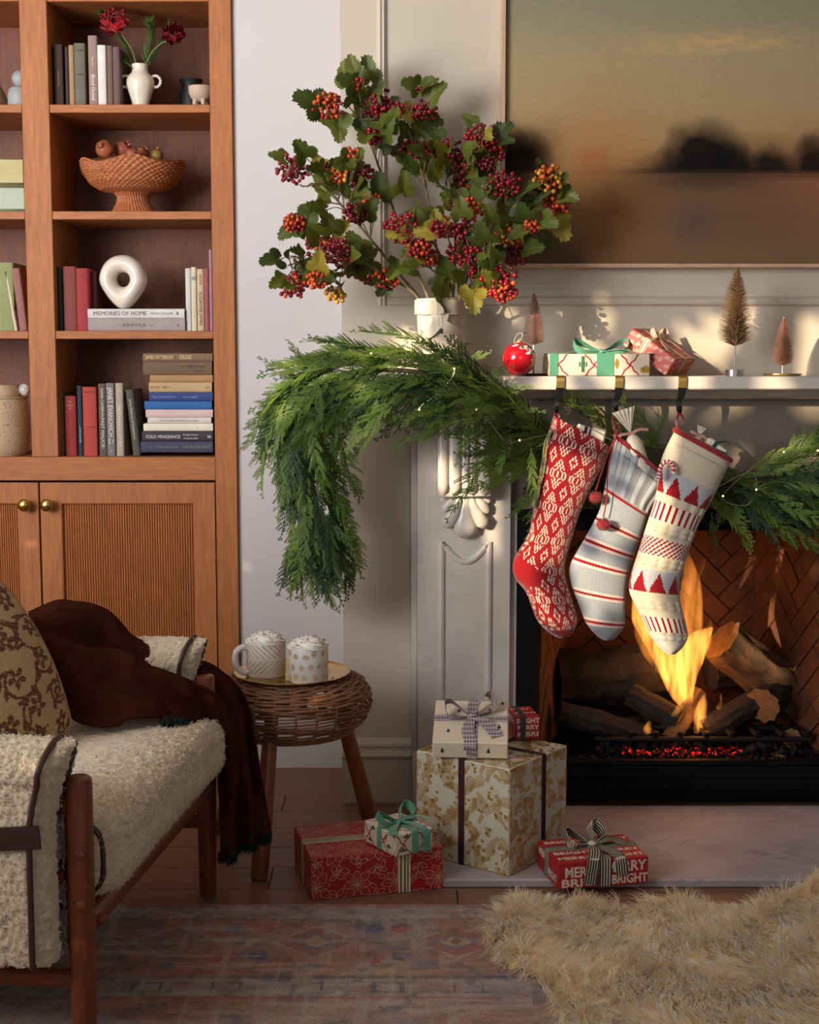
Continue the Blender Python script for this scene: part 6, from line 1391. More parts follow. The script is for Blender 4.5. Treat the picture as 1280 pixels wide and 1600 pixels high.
def fleece(name, fn, nu, nv, closed, amp=.0056, par=None, curls=0):
    """a surface fn(u, v) whose pile of little wool curls is real relief"""
    w = nv if closed else nv + 1; P = np.array([tuple(fn(i / nu, j / nv)) for i in range(nu + 1) for j in range(w)]).reshape(nu + 1, w, 3)
    du = np.gradient(P, axis=0); dvv = (np.roll(P, -1, 1) - np.roll(P, 1, 1)) if closed else np.gradient(P, axis=1); N = np.cross(du, dvv); L = np.linalg.norm(N, axis=2, keepdims=True); N = N / np.maximum(L, 1e-9)
    A = np.array([curl(Vector(q), amp) for q in P.reshape(-1, 3)]).reshape(nu + 1, w, 1); c = P.reshape(-1, 3).mean(0); 
    if ((P - c) * N).sum() < 0: N = -N
    P = P + N * A; b = MB(); b.v = [tuple(q) for q in P.reshape(-1, 3)]
    for i in range(nu):
        for j in range(nv): b.f.append((i * w + j, i * w + (j + 1) % w, (i + 1) * w + (j + 1) % w, (i + 1) * w + j))
    o = part(name, b, M_boucle, par or ch, angle=180)
    # loose wool curls standing off the pile
    Q = P.reshape(-1, 3); Nf = N.reshape(-1, 3); k = MB(); r = random.Random(len(Q)); vis = [i for i in range(len(Q)) if Nf[i] @ (np.array((0, 0, EYE)) - Q[i]) > 0]
    for _ in range(curls):
        i = r.choice(vis); c = Vector(Q[i]) + Vector([r.uniform(-.002, .002) for _ in range(3)]); n = Vector(Nf[i]); a = n.orthogonal().normalized(); bb = n.cross(a); t0 = r.uniform(0, 6.3); R = r.uniform(.0016, .0028); da = a * math.cos(t0) + bb * math.sin(t0); ws = r.uniform(.0004, .0007); vv = []
        for q in range(5):
            t = q / 4 * 4.2; p = c + da * R * math.cos(t) + n * (R * .9 * math.sin(t) + .0012) + n.cross(da) * R * .5 * t / 3; s_ = n.cross(da) * ws + n * ws * .5; vv += [p - s_, p + s_]
        k.raw(vv, [(2 * q, 2 * q + 1, 2 * q + 3, 2 * q + 2) for q in range(4)])
    if curls: part('wool_curls', k, M_boucle, o, angle=180, kind='stuff')
    return o
def sup(t, e): c = math.cos(t); return math.copysign(abs(c) ** e, c)
def bolster(x0, hx, z0, hz, y0, y1, e=.62, bulge=.0):
    def fn(u, v):
        y = lerp(y0, y1, u); en = min(u, 1 - u) / .06; k = math.sqrt(max(0, 1 - (1 - min(1, en)) ** 2)) * .5 + .5 if en < 1 else 1; k = k if en > .02 else .05; t = 2 * PI * v
        return CH(x0 + hx * k * sup(t, e), y, z0 + hz * k * sup(t - PI / 2, e) + bulge * math.sin(PI * u))
    return fn
seat = fleece('seat_cushion', bolster(-.125, .185, .375, .080, .035, CW - .03, .55, .006), 230, 200, True, curls=11000)
fleece('rear_seat_cushion', bolster(-.47, .18, .368, .072, .035, CW - .03, .6), 120, 120, True, curls=2500)
e1 = [CH(-.125 + .15 * sup(2 * PI * k / 40, .55), .046, .375 + .074 * sup(2 * PI * k / 40 - PI / 2, .55)) for k in range(41)]; part('piping', MB().tube(e1, .0055, 8), M_pipe, seat)
def back_(u, v):
    t = 2 * PI * v; y = lerp(.05, CW - .05, u); en = min(u, 1 - u) / .08; k = math.sqrt(max(.02, 1 - (1 - min(1, en)) ** 2)); zz = .30 * sup(t - PI / 2, .6) * k; return CH(-.66 - .28 * (zz + .3) + .07 * sup(t, .6) * k, y, .66 + zz)
fleece('back_cushion', back_, 90, 120, True)
def arm(y0, sgn):
    """padded arm sling folded over the arm rail; sgn = which way is outside"""
    H0, H1, T, XL = .222, .600, .058, -.78
    def prof(v):   # around the slab's section: down the inner side, under, up the outer side, over the top
        L = H1 - T - H0
        s_ = v * (2 * L + PI * T + 2 * T)
        if s_ < L: return (T * .92, H0 + s_)
        s_ -= L
        if s_ < PI * T: a = s_ / T; return (T * math.cos(a) * (1 + .12 * math.sin(a)), H1 - T + T * 1.0 * math.sin(a))
        s_ -= PI * T
        if s_ < L: return (-T * .92, H1 - T - s_)
        s_ -= L; return (-T * .92 + s_ * .92, H0 + .0)
    def fn(u, v):
        yy, z = prof(v); k = 1 - max(0, u - .94) / .06; x = lerp(XL, -.034 + .035 * max(0, (z - .46) / .14) ** 1.3, u)
        if u > .94: r = math.sqrt(max(0, 1 - (1 - k) ** 2)); yy *= .25 + .75 * r
        return CH(x, y0 + sgn * -yy, z + .004 * math.sin(u * 9) * (1 if z > .5 else 0))
    o = fleece('arm_pad', fn, 250, 230, True, .0056, curls=10000 if sgn < 0 else 4000)
    def face(v, u=.962, k=1.06): yy, z = prof(v); p = fn(u, v); c = CH(-.2, y0, .4); return CH((p - CN).dot(cf), y0 + sgn * -yy * 1.13, z + (.008 if z > H1 - T else 0))
    part('piping', MB().tube([face(lerp(.03, .90, k / 60)) for k in range(61)], .0055, 8), M_pipe, o)
    part('piping', MB().tube([CH(-.028 + .035 * max(0, (z - .46) / .14) ** 1.3, y0 - sgn * T * .55, z) for z in [lerp(.22, .50, k / 30) for k in range(31)]], .0055, 8), M_pipe, o)
    st_ = MB(); st_.ribbon([CH(lerp(XL, -.042, k / 20), y0 + sgn * (T * .92 + .010), .432 + .022 * (k / 20) ** 3) for k in range(21)], (0, 0, 1), .040, .005); part('leather_strap', st_, M_sling, o)
arm(-.012, -1); arm(CW + .012, 1)
# ------------------------------------------------------------------ patterned pillow
M_pil = mat('pillow_weave', rough=.9, attr=True, var=.22, scale=320, bump=.4, bscale=600)
pc = at(-86, 1084, 2.72); pnrm = Vector((.62, -.76, .22)).normalized(); pr_ = Vector((.74, .62, -.10)); pr_ = (pr_ - pnrm * pr_.dot(pnrm)).normalized(); pu_ = pnrm.cross(pr_); pr_, pu_ = pr_ * math.cos(.5) + pu_ * math.sin(.5), pu_ * math.cos(.5) - pr_ * math.sin(.5)
PF = Matrix(((pr_.x, pu_.x, pnrm.x, pc.x), (pr_.y, pu_.y, pnrm.y, pc.y), (pr_.z, pu_.z, pnrm.z, pc.z), (0, 0, 0, 1)))
NP = 150; pu, pv = np.meshgrid((np.arange(NP) + .5) / NP, (np.arange(NP) + .5) / NP, indexing='ij'); mask = np.zeros((NP, NP), bool); rr_ = random.Random(7)
def stampell(cx, cy, a, b_, rot):
    dx, dy = pu - cx, pv - cy; c, s_ = math.cos(rot), math.sin(rot); return ((dx * c + dy * s_) / a) ** 2 + ((-dx * s_ + dy * c) / b_) ** 2 < 1
for i in range(6):
    for j in range(6):
        cx, cy = (i + .5 + .25 * (j % 2)) / 6, (j + .5) / 6; a0 = rr_.uniform(0, 6)
        for k in range(5): a = a0 + k * 2 * PI / 5; mask |= stampell(cx + .030 * math.cos(a), cy + .030 * math.sin(a), .022, .014, a)
        mask &= ~stampell(cx, cy, .008, .008, 0)
        for k in range(26):   # curling stem
            t = k / 25; a = a0 + 4.2 * t; r = .045 + .075 * t; mask |= stampell(cx + r * math.cos(a), cy + r * math.sin(a), .0085, .0085, 0)
        for k in range(4): a = a0 + 1.1 * k + .6; r = .075 + .016 * k; mask |= stampell(cx + r * math.cos(a), cy + r * math.sin(a), .026, .012, a + .8)
hatch = ((np.arange(NP)[:, None] + np.arange(NP)[None, :]) % 5 == 0); PCOL = np.where(mask[..., None], np.array(lin((104, 62, 36))), np.array(lin((192, 162, 114)))); PCOL = np.where((hatch & mask)[..., None], np.array(lin((138, 96, 58))), PCOL)
hp = .205
def pfront(u, v, sg):
    x, y = (u - .5) * 2, (v - .5) * 2; ed = max(0, (1 - abs(x) ** 2.6)) * max(0, (1 - abs(y) ** 2.6)); pinch = 1 - .07 * (abs(x) * abs(y)) ** 2 - .035 * (1 - abs(x)) * 0
    w = hp * (1 - .05 * (y * y - .0) * (1 - abs(x)) ** 0 * 0); return PF @ Vector((x * hp * (1.10 - .16 * y * y), y * hp * (1.10 - .16 * x * x), sg * .085 * ed ** .55 + .004 * math.sin(6 * x + 3 * y) * ed))
pw_ = thing('pillow', 'plump tan cushion with a brown floral vine pattern propped in the armchair', 'cushion', pc)
b = MB().grid(lambda u, v: pfront(u, v, 1), NP, NP); b.c = [tuple(q) for q in PCOL.reshape(-1, 3)]
o_ = MB().grid(lambda u, v: pfront(u, 1 - v, -1), 40, 40); b.raw(o_.v, o_.f, lin((188, 158, 112)))
part('cover', b, M_pil, pw_, angle=180)
part('piping', MB().tube([pfront(*q, 1) for q in [(k / 30, 0) for k in range(31)] + [(1, k / 30) for k in range(31)] + [(1 - k / 30, 1) for k in range(31)] + [(0, 1 - k / 30) for k in range(31)]], .005, 6), mat('pillow_edge', (170, 138, 92), .9), pw_)
# ------------------------------------------------------------------ brown throw
M_throw = mat('brown_wool_throw', (64, 31, 22), 1.0, var=.18, scale=30, bump=.25, bscale=700, spec=.02); M_fringe = mat('dark_green_fringe', (16, 30, 24), .95, var=.3)
TU = [(45, 966, 3.14), (100, 962, 3.16), (160, 964, 3.18), (215, 1002, 3.20), (290, 1028, 3.25), (345, 1050, 3.28), (384, 1095, 3.29), (400, 1180, 3.27), (410, 1240, 3.26), (419, 1292, 3.25)]
TM = [(52, 985, 3.00), (110, 1020, 3.01), (165, 1040, 3.03), (230, 1055, 3.06), (290, 1072, 3.11), (335, 1088, 3.16), (362, 1130, 3.19), (372, 1200, 3.18), (378, 1260, 3.185), (384, 1318, 3.18)]
TD = [(62, 1020, 2.92), (92, 1088, 2.88), (150, 1122, 2.86), (215, 1116, 2.90), (270, 1120, 2.98), (308, 1136, 3.05), (334, 1172, 3.09), (341, 1235, 3.10), (343, 1290, 3.11), (344, 1334, 3.11)]
cu_ = [smooth_path([at(*q) for q in L_], 121) for L_ in (TU, TM, TD)]
def throwfn(u, v):
    i = min(int(u * 120), 119); f = u * 120 - i; a, m, d = [c[i].lerp(c[i + 1], f) for c in cu_]
    p = a * ((1 - v) * (1 - 2 * v)) + m * (4 * v * (1 - v)) + d * (v * (2 * v - 1)); hang = max(0, min(1, (u - .5) / .2))
    amp = .014 + .018 * math.sin(PI * min(1, u * 1.6)); w = math.sin(9 * v + 5 * u + 1.5 * math.sin(7 * u)) * amp + .016 * math.sin(17 * v - 8 * u + 2) + .008 * _nz.noise(p * 18)
    n = Vector((.25, -.8, .55)).lerp(Vector((.35, -.93, .05)), hang).normalized(); 
    if u < .3: n = n + Vector((0, 0, .3))
    return p + n * (w + .006)
tb_ = thing('throw_blanket', 'dark brown wool throw with green fringed edges draped over the chair arm', 'blanket', at(240, 1070, 3.05))
o = part('cloth', MB().grid(throwfn, 150, 70), M_throw, tb_, angle=180); so = o.modifiers.new('thickness', 'SOLIDIFY'); so.thickness = .005; so.offset = 1
b = MB(); random.seed(2)
def tassel(p, d, L, n=7):
    for _ in range(n):
        q = p + Vector([random.uniform(-.004, .004) for _ in range(3)]); r = q + (d + Vector([random.uniform(-.3, .3) for _ in range(3)])).normalized() * L * random.uniform(.6, 1.1); s_ = Vector((.0011, 0, 0)); b.raw([q - s_, q + s_, r + s_ * .5, r - s_ * .5], [(0, 1, 2, 3)])
for k in range(70): tassel(throwfn(1, k / 69), Vector((.05, -.1, -1)), .024)
for k in range(60): tassel(throwfn(lerp(.42, .62, k / 59), .99) + Vector((0, -.008, 0.004)), Vector((-.1, -.6, -.6)), .030, 16)
part('fringe', b, M_fringe, tb_, smooth=False, kind='stuff')
part('border_stripe', MB().grid(lambda u, v: throwfn(lerp(.955, 1, u), v) + Vector((.001, -.0055, 0)), 8, 70), M_fringe, tb_, angle=180)
# ------------------------------------------------------------------ wicker stool
M_wick = mat('dark_wicker', (132, 88, 58), .55, var=.35, scale=90); M_stoolw = wood('stool_leg_wood', (142, 76, 40), (98, 50, 24), 'Z', .4)
SC = Vector((-.298, 3.50, 0)); ws_ = thing('wicker_stool', 'round woven wicker stool with splayed wooden legs used as a side table', 'stool', SC)
SP = [(.150, .318), (.172, .330), (.190, .352), (.200, .382), (.198, .408), (.186, .430), (.165, .444), (.135, .451), (.095, .452), (.05, .451), (.012, .450)]
sp_v = [Vector((a, z, 0)) for a, z in SP]; LT = sum((q - p).length for p, q in zip(sp_v, sp_v[1:]))
b = MB(); nrows = 44; nr = 24
for k in range(nrows):
    t = (k + .5) / nrows; t = t if t > .2 else t; q = poly_at(sp_v, t ** 1.0); q2 = poly_at(sp_v, min(1, t + .01)); d = (q2 - q).normalized(); nrm = Vector((d.y, -d.x, 0)); 
    if nrm.x < 0 and q.y < .44: nrm = -nrm
    R_ = q.x; m = 96 if R_ > .06 else 36; pts = []
    for j in range(m + 1):
        a = 2 * PI * j / m; o_ = .0034 * math.cos(nr / 2 * a + (k % 2) * PI) if R_ > .04 else 0; pts.append(SC + Vector((math.cos(a) * (R_ + nrm.x * o_), math.sin(a) * (R_ + nrm.x * o_), q.y + abs(nrm.y) * o_ + .002 * math.sin(3 * a + k))))
    b.tube(pts, (.0024 if k % 2 else .0029) if t < .33 else .0042, 5, cap=False)
part('weave', b, M_wick, ws_, angle=180, kind='stuff')
for j in range(nr):
    a = 2 * PI * (j + .5) / nr; part('rib', MB().tube([SC + Vector((q.x * math.cos(a), q.x * math.sin(a), q.y)) for q in [poly_at(sp_v, k / 14) for k in range(14)]], .003, 6), M_wick, ws_)
part('rim', MB().tube([SC + Vector((.15 * math.cos(2 * PI * j / 48), .15 * math.sin(2 * PI * j / 48), .316)) for j in range(49)], .007, 8, cap=False), M_wick, ws_)
for foot, top in ((atz(405, 1374, 0), Vector((-.335, 3.385, .42))), (atz(584, 1300, 0), Vector((-.195, 3.545, .42))), (Vector((-.50, 3.62, 0)), Vector((-.40, 3.56, .42)))):
    ax = (top - foot); part('leg', MB().tube([foot, foot + ax * .02, foot + ax * .2, foot + ax * .6, top], [.018, .021, .022, .020, .016], 18), M_stoolw, ws_)
ZT = .4575
ty = thing('serving_tray', 'thin round brass tray on the wicker stool', 'tray', Vector((-.296, 3.485, ZT)))
part('dish', MB().lathe([(1e-5, 0), (.130, 0), (.140, .003), (.146, .008), (.147, .0085), (.1455, .0095), (.139, .0055), (.128, .0022), (1e-5, .002)], n=48), M_gold, ty, world=False)
M_mug = mat('white_mug_glaze', (214, 208, 200), .35, var=.05); M_beige = mat('beige_glaze', (190, 168, 132), .4); M_creamw = mat('whipped_cream', (244, 238, 226), .6, var=.04, bump=.3, bscale=60, sss=.2); M_spr = mat('cocoa_sprinkle', (150, 86, 44), .7); M_cocoa = mat('cocoa', (90, 52, 32), .4)
def mug(px, pyb, h, r, lab, handle, deco):
    c = atz(px, pyb, ZT + .0024); root = thing('mug', lab, 'mug', c)
    part('cup', MB().lathe([(1e-5, 0), (r * .95, 0), (r, .004), (r, h - .002), (r - .001, h), (r - .004, h), (r - .0045, h - .004), (r - .005, h - .02), (1e-5, h - .022)], n=40), M_mug, root, world=False)
    if handle:
        a0 = math.radians(205); P = [(r * .98, h * .80), (r * 1.25, h * .86), (r * 1.58, h * .74), (r * 1.66, h * .5), (r * 1.5, h * .25), (r * 1.2, h * .12), (r * .97, h * .14)]; part('handle', MB().tube(smooth_path([(x * math.cos(a0), x * math.sin(a0), z) for x, z in P], 24), .0085, 12, flat=.9), M_mug, root, world=False)
    def sf(a, z, l=1.006): return Vector((r * l * math.sin(a), -r * l * math.cos(a), z))
    b = MB(); deco(b, sf, h, r); part('glaze_pattern', b, M_beige, root, world=False, smooth=False)
    random.seed(px); cr = MB()
    def swirl(u, v):
        t = 2 * PI * v; rr = r * .93 * (1 - u ** 1.7) ** .5 if u < 1 else .0001; z = h - .006 + .030 * u; return Vector((rr * math.cos(t), rr * math.sin(t), z)) * 1 + Vector((0, 0, 0)) + Vector((math.cos(t), math.sin(t), .4)) * .0075 * math.sin(4 * t + 13 * u) * (1 - u) + Vector((.003, 0, 0)) * u
    part('whipped_cream', cr.grid(swirl, 24, 60, closed=True), M_creamw, root, world=False, angle=180); sp2 = MB()
    for _ in range(46):
        p = swirl(random.uniform(.15, .97), random.random()) + Vector((0, 0, .0015)); sp2.ball(p, (random.uniform(.0012, .0024), random.uniform(.0012, .0022), .0012), 6, 4)
    part('sprinkles', sp2, M_spr, root, world=False, kind='stuff')
def stripes(b, sf, h, r):
    for k in range(-3, 9):
        for (s0, sl) in ((1, 1.0), (-1, 1.0)):
            pts = []
            for i in range(9):
                t = i / 8; a = -1.2 + k * .30 + s0 * t * .75 + (0 if s0 > 0 else .9); z = h * (.12 + .38 * t + (.44 if s0 < 0 else 0)); pts.append((a, z))
            for (a, z), (a2, z2) in zip(pts, pts[1:]): b.poly([sf(a, z), sf(a2, z2), sf(a2 + .10, z2), sf(a + .10, z)])
def dots(b, sf, h, r):
    random.seed(5)
    for i in range(11):
        for j in range(3): a0, z0 = -2 + i * .48 + (j % 2) * .24 + random.uniform(-.06, .06), h * (.16 + .32 * j) + random.uniform(-.004, .004); ra, rz = random.uniform(.13, .18), random.uniform(.006, .0085); b.poly([sf(a0 + ra * math.cos(2 * PI * k / 14), z0 + rz * math.sin(2 * PI * k / 14)) for k in range(14)])
mug(416, 1054, .088, .049, 'white mug with beige stripes, a handle and whipped cream', True, stripes); mug(482, 1063, .088, .049, 'white mug with beige dots and whipped cream', False, dots)
# ------------------------------------------------------------------ presents on the hearth and floor
def gift_at(label, px, py, z, ang, la, ld, h, m, **k):
    """nearest lower corner at a picture point; ang = direction of the edge running off to the right"""
    O_ = atz(px, py, z) if not isinstance(px, Vector) else px; a = Vector((math.cos(ang), math.sin(ang), 0)) * la; d = Vector((-math.sin(ang), math.cos(ang), 0)) * ld
    return Gift(label, O_, a, d, h, m, **k)
def fern(x, y, a, L, out, w=.0012, curve=1.6, lw=.0085):
    px_, py_, aa = x, y, a; n = 12
    for i in range(n):
        t = i / n; aa = a + curve * t; qx, qy = px_ + L / n * math.cos(aa), py_ + L / n * math.sin(aa); out += stroke([(px_, py_), (qx, qy)], .0012)
        l = lw * (1.25 - t) * 1.9
        for sg in (1, -1): out.append(leafpoly(qx, qy, aa + sg * 1.05, l, w))
        px_, py_ = qx, qy
def foil_print(W, H):
    r = random.Random(int(W * 997) + 3); out = []
    for i in range(int(W / .05) + 2):
        for j in range(int(H / .048) + 2):
            x, y = (i - .2 + .5 * (j % 2)) * .05 + r.uniform(-.006, .006), (j - .2) * .048 + r.uniform(-.006, .006); fern(x, y, r.uniform(0, 2 * PI), .062, out, curve=r.choice((-.9, .9)))
            for k in range(3):
                u, v = x + r.uniform(-.035, .035), y + r.uniform(-.035, .035); R_ = .0052
                for q in range(5): out.append(leafpoly(u, v, q * 2 * PI / 5 + k, R_, .002, 3))
            u, v, a = x + r.uniform(-.03, .03), y + r.uniform(-.03, .03), r.uniform(0, 6)
            for q in range(5):
                for sg in (1, -1): out.append(leafpoly(u + .005 * q * math.cos(a), v + .005 * q * math.sin(a), a + sg * .8, .008, .0017, 3))
    return out
HZ = .0223
g_big = gift_at('large cube present in gold foil fern paper with burgundy ribbon on the hearth', 795, 1370, HZ, math.radians(53), .265, .275, .262, M_foilpaper)
g_big.printed('foil_print', M_goldfoil, ['front', 'side', 'top'], foil_print)
# the fold of the paper on the near faces and two velvet ribbons
g_big.band(M_burgr, 'd', .5, .017, lift=.0018); g_big.band(M_burgr, 'a', .58, .017, lift=.0018)
ztop = HZ + .262
# gingham present on top
O_ = atz(676, 1184, ztop + .003); g_w = Gift('cream fir tree print present with a purple gingham bow atop the gold present', Vector((O_.x, O_.y, ztop + .003)), (.182, -.012, 0), (.012, .170, .062), .046, M_creamp, up=Vector((.182, -.012, 0)).cross(Vector((.012, .170, .062))))
TREES = [(.2, .25), (.92, .92), (.18, .93), (.14, .52), (.88, .35), (.55, .2), (.75, .75), (.33, .72)]
g_w.printed('fir_tree_print', M_dkgreen, ['top'], lambda W, H: sum([fir(x * W, y * H, None, .009) for x, y in TREES], [])); g_w.printed('fir_tree_print', M_dkgreen, ['front', 'side'], lambda W, H: sum([fir(x * W, H * .42, None, .009) for x in (.13, .74)], []))
g_w.printed('dot_print', M_dkgreen, ['top'], lambda W, H: [[(x * W, y * H), (x * W + .0018, y * H), (x * W + .0009, y * H + .0018)] for x, y in [(random.Random(k).random(), random.Random(k + 50).random()) for k in range(22)]])
M_ging = mat('gingham', (108, 62, 84), .7); t = NT(M_ging); p = t.n['Principled BSDF']; tc = t.add('ShaderNodeTexCoord'); ck = []
for ax_ in (0, 1, 2):
    sx = t.add('ShaderNodeSeparateXYZ'); t.link(tc.outputs['Object'], sx.inputs[0]); m1 = t.add('ShaderNodeMath', operation='MULTIPLY', i_1=150.0); t.link(sx.outputs[ax_], m1.inputs[0]); f1 = t.add('ShaderNodeMath', operation='FRACT'); t.link(m1.outputs[0], f1.inputs[0]); g_ = t.add('ShaderNodeMath', operation='GREATER_THAN', i_1=.5); t.link(f1.outputs[0], g_.inputs[0]); ck.append(g_)
s1_ = t.add('ShaderNodeMath', operation='ADD'); t.link(ck[0].outputs[0], s1_.inputs[0]); t.link(ck[1].outputs[0], s1_.inputs[1]); s2_ = t.add('ShaderNodeMath', operation='ADD'); t.link(s1_.outputs[0], s2_.inputs[0]); t.link(ck[2].outputs[0], s2_.inputs[1]); s3_ = t.add('ShaderNodeMath', operation='MULTIPLY', i_1=.333); t.link(s2_.outputs[0], s3_.inputs[0])
cr = t.add('ShaderNodeValToRGB'); cr.color_ramp.elements[0].color = rgba((72, 26, 54)); cr.color_ramp.elements[1].color = rgba((206, 190, 190)); t.link(s3_.outputs[0], cr.inputs[0]); t.link(cr.outputs[0], p.inputs['Base Color'])
g_w.band(M_ging, 'a', .52, .026); g_w.band(M_ging, 'd', .56, .026)
g_w.bow(M_ging, (.52, .56), .070, .030, [[(0, 0, .008), (.03, -.03, .012), (.055, -.065, .006), (.062, -.078, .002)], [(0, 0, .008), (-.01, -.05, .006), (-.004, -.10, .001), (-.004, -.105, -.02)]], loops=((.75, .55), (PI - .1, .5)))
# lettered red present behind it
g_s = gift_at('small red lettered present tucked behind the gingham one on the gold present', 806, 1157, ztop + .003, math.radians(8), .062, .10, .062, M_redp)
def lettering(g, rows, fc, m=M_whitepr):
    f = g.face(fc)
    for (s_, x, y, sz, wd) in rows:
        mtx = frame(g.pt(f, x * f[3], y * f[4], .0007), f[1], f[2]); text(s_, m, g.root, wmat(g.root).inverted() @ mtx, sz, 'printed_words', wd * f[3] if wd else None, bold=.012 * sz / .02 * .05)
lettering(g_s, [('BRIGHT', .5, .80, .017, .95), ('MERRY', .5, .52, .017, .9), ('& BRI', .5, .24, .017, .9)], 'front'); lettering(g_s, [('MERRY', .4, .7, .02, .8), ('BRIGHT', .5, .3, .02, .9)], 'top'); lettering(g_s, [('MERRY', .5, .7, .02, .8)], 'side')
g_s.band(M_darkst, 'a', .30, .014)
# big poinsettia present
g_r = gift_at('wide red poinsettia print present with a striped cream band on the floor', 486, 1408, .0, math.radians(14), .318, .235, .102, M_redp)
def poinsettia(W, H):
    out = []; r = random.Random(int(W * 991)); st = .098
    for i in range(-1, int(W / st) + 2):
        for j in range(-1, int(H / st) + 2):
            x, y = i * st + (j % 2) * st / 2 + .012, j * st * .9 + .03; a0 = r.uniform(0, 1)
            for k in range(8):
                a = a0 + k * PI / 4; L = .043 if k % 2 else .034; P = leafpoly(x, y, a, L, .0095, 5); out += stroke(P + [P[0]], .0014); out += stroke([(x, y), (x + L * math.cos(a), y + L * math.sin(a))], .0006)
            for k in range(6):
                a = a0 + k * PI / 3 + .4; xx, yy = x + .054 * math.cos(a), y + .050 * math.sin(a); P = leafpoly(xx, yy, a + 1.2, .026, .006, 4); out += stroke(P + [P[0]], .0014); P = leafpoly(xx, yy, a - 1.0, .022, .005, 4); out += stroke(P + [P[0]], .0014)
    return out
M_creamln = mat('cream_print', (214, 164, 128), .55); g_r.printed('poinsettia_print', M_creamln, ['front', 'side', 'top'], poinsettia)
sb = [(-.0085, .003, M_darkst), (.0015, .003, M_darkst), (.0085, .002, M_darkst)]
g_r.band(M_stripe_r, 'a', .70, .030, stripes=sb); g_r.band(M_stripe_r, 'd', .48, .030, stripes=sb)
# small trellis present on it
zr_ = .1052; g_t = gift_at('small cream present with red trellis print and a green ribbon on the poinsettia present', 618, 1340, zr_, math.radians(34), .105, .135, .052, M_creamp)
g_t.printed('trellis_print', M_redln, ['front', 'side', 'top'], trellis(.062, .0028))
g_t.printed('holly_print', M_greenpr, ['top', 'front', 'side'], lambda W, H: sum([[leafpoly(x * W, y * H, a, .010, .003) for a in (.3, 1.6, 2.8)] for x, y in ((.2, .2), (.8, .3), (.3, .8))], []))
g_t.printed('gold_tree_print', M_goldpr, ['top', 'side'], lambda W, H: fir(W * .7, H * .62, None, .009))
g_t.band(M_greenr, 'a', .52, .018); g_t.band(M_greenr, 'd', .5, .018)
g_t.bow(M_greenr, (.52, .5), .062, .020, [[(0, 0, .008), (.02, -.05, .006), (.026, -.075, -.004), (.028, -.078, -.05)], [(0, 0, .008), (-.04, -.035, .006), (-.060, -.068, .002)], [(0, 0, .008), (.05, .0, .010), (.075, -.02, .003)]], loops=((.55, .5), (PI + .1, .5)))
# lettered present on the hearth edge
g_m = gift_at('red present lettered MERRY and BRIGHT with a black and cream striped bow by the sheepskin', 872, 1391, HZ, math.radians(12), .222, .158, .066, M_redp)
g_m.root['label'] = 'red lettered present with a striped bow lying at the edge of the hearth'
lettering(g_m, [('MERRY', .75, .68, .034, .44), ('BRIGHT', .79, .22, .030, .40), ('MERRY', .27, .58, .034, .40), ('BRIG', .22, .2, .026, .36)], 'front'); lettering(g_m, [('MERRY + BRIGHT', .5, .12, .024, .95), ('BRIGHT + MERRY', .5, .34, .024, .95), ('MERRY + BRIGHT', .5, .58, .024, .95), ('BRIGHT + MERRY', .5, .82, .024, .95)], 'top'); lettering(g_m, [('MERRY', .3, .7, .026, .5), ('BRIGHT', .72, .3, .026, .45)], 'side')
M_strg = mat('cream_grosgrain', (206, 196, 166), .7); M_blk = mat('black_stripe', (30, 32, 30), .7); stripes_mat[0] = M_blk; fine = [(o_, .12) for o_ in (-.42, -.21, 0, .21, .42)]
g_m.band(M_strg, 'a', .52, .030, stripes=[(k * .0066, .0030, M_blk) for k in (-2, -1, 0, 1, 2)]); g_m.band(M_strg, 'd', .55, .030, stripes=[(k * .0066, .0030, M_blk) for k in (-2, -1, 0, 1, 2)])
g_m.bow(M_strg, (.50, .52), .066, .030, [[(0, 0, .008), (-.010, -.05, .010), (-.026, -.088, .0), (-.036, -.092, -.055)], [(0, 0, .008), (.022, -.04, .010), (.040, -.078, .002), (.046, -.086, -.04)], [(0, 0, .008), (.05, .02, .012), (.085, .0, .004)]], loops=((PI * .95, .55), (1.05, .7)), stripes=fine)
# ------------------------------------------------------------------ oriental rug
M_rug = mat('rug_wool', rough=.95, attr=True, var=.28, scale=210, bump=.3, bscale=500, sheen=.2, spec=.1)
rx0, rx1, ry0 = -1.9, 1.25, 1.75; ry1 = atz(500, 1411, .010).y; NXr, NYr = 620, 260
U, V = np.meshgrid((np.arange(NXr) + .5) / NXr, (np.arange(NYr) + .5) / NYr, indexing='ij'); X = rx0 + U * (rx1 - rx0); Yd = (ry1 - (ry0 + V * (ry1 - ry0)))   # Yd = distance in from the far edge
def fb2(x, y, o=4, s=0): return fbm(x, y, o, s)
base = np.array(lin((150, 112, 88))); C = np.broadcast_to(base, X.shape + (3,)).copy()
def mixm(m, col):
    global C
    m = np.clip(m, 0, 1)[..., None]; C = C * (1 - m) + np.array(lin(col)) * m
nA = fb2(X * 9, Yd * 9, 4, 1); nB = fb2(X * 22, Yd * 30, 4, 2); nC = fb2(X * 5, Yd * 60, 3, 3); nD = fb2(X * 60, Yd * 5, 3, 4)
mixm(.8 * np.clip(nA * 2.2 + .25, 0, 1), (158, 92, 68)); mixm(.7 * np.clip(fb2(X * 6, Yd * 8, 3, 8) * 2.6, 0, 1), (164, 142, 116)); mixm(.55 * np.clip(fb2(X * 7 + 3, Yd * 7, 3, 9) * 2.8 - .2, 0, 1), (112, 116, 136))
xm = np.abs(((X + .05) / .30) % 1 - .5) * 2; yy = Yd
def shape(cond, col, k=.8): mixm(cond.astype(float) * k * np.clip(.85 + nB * 1.1, 0, 1), col)
shape(yy < .022, (150, 60, 58), .85); shape((yy > .022) & (yy < .085), (150, 140, 136), .8)
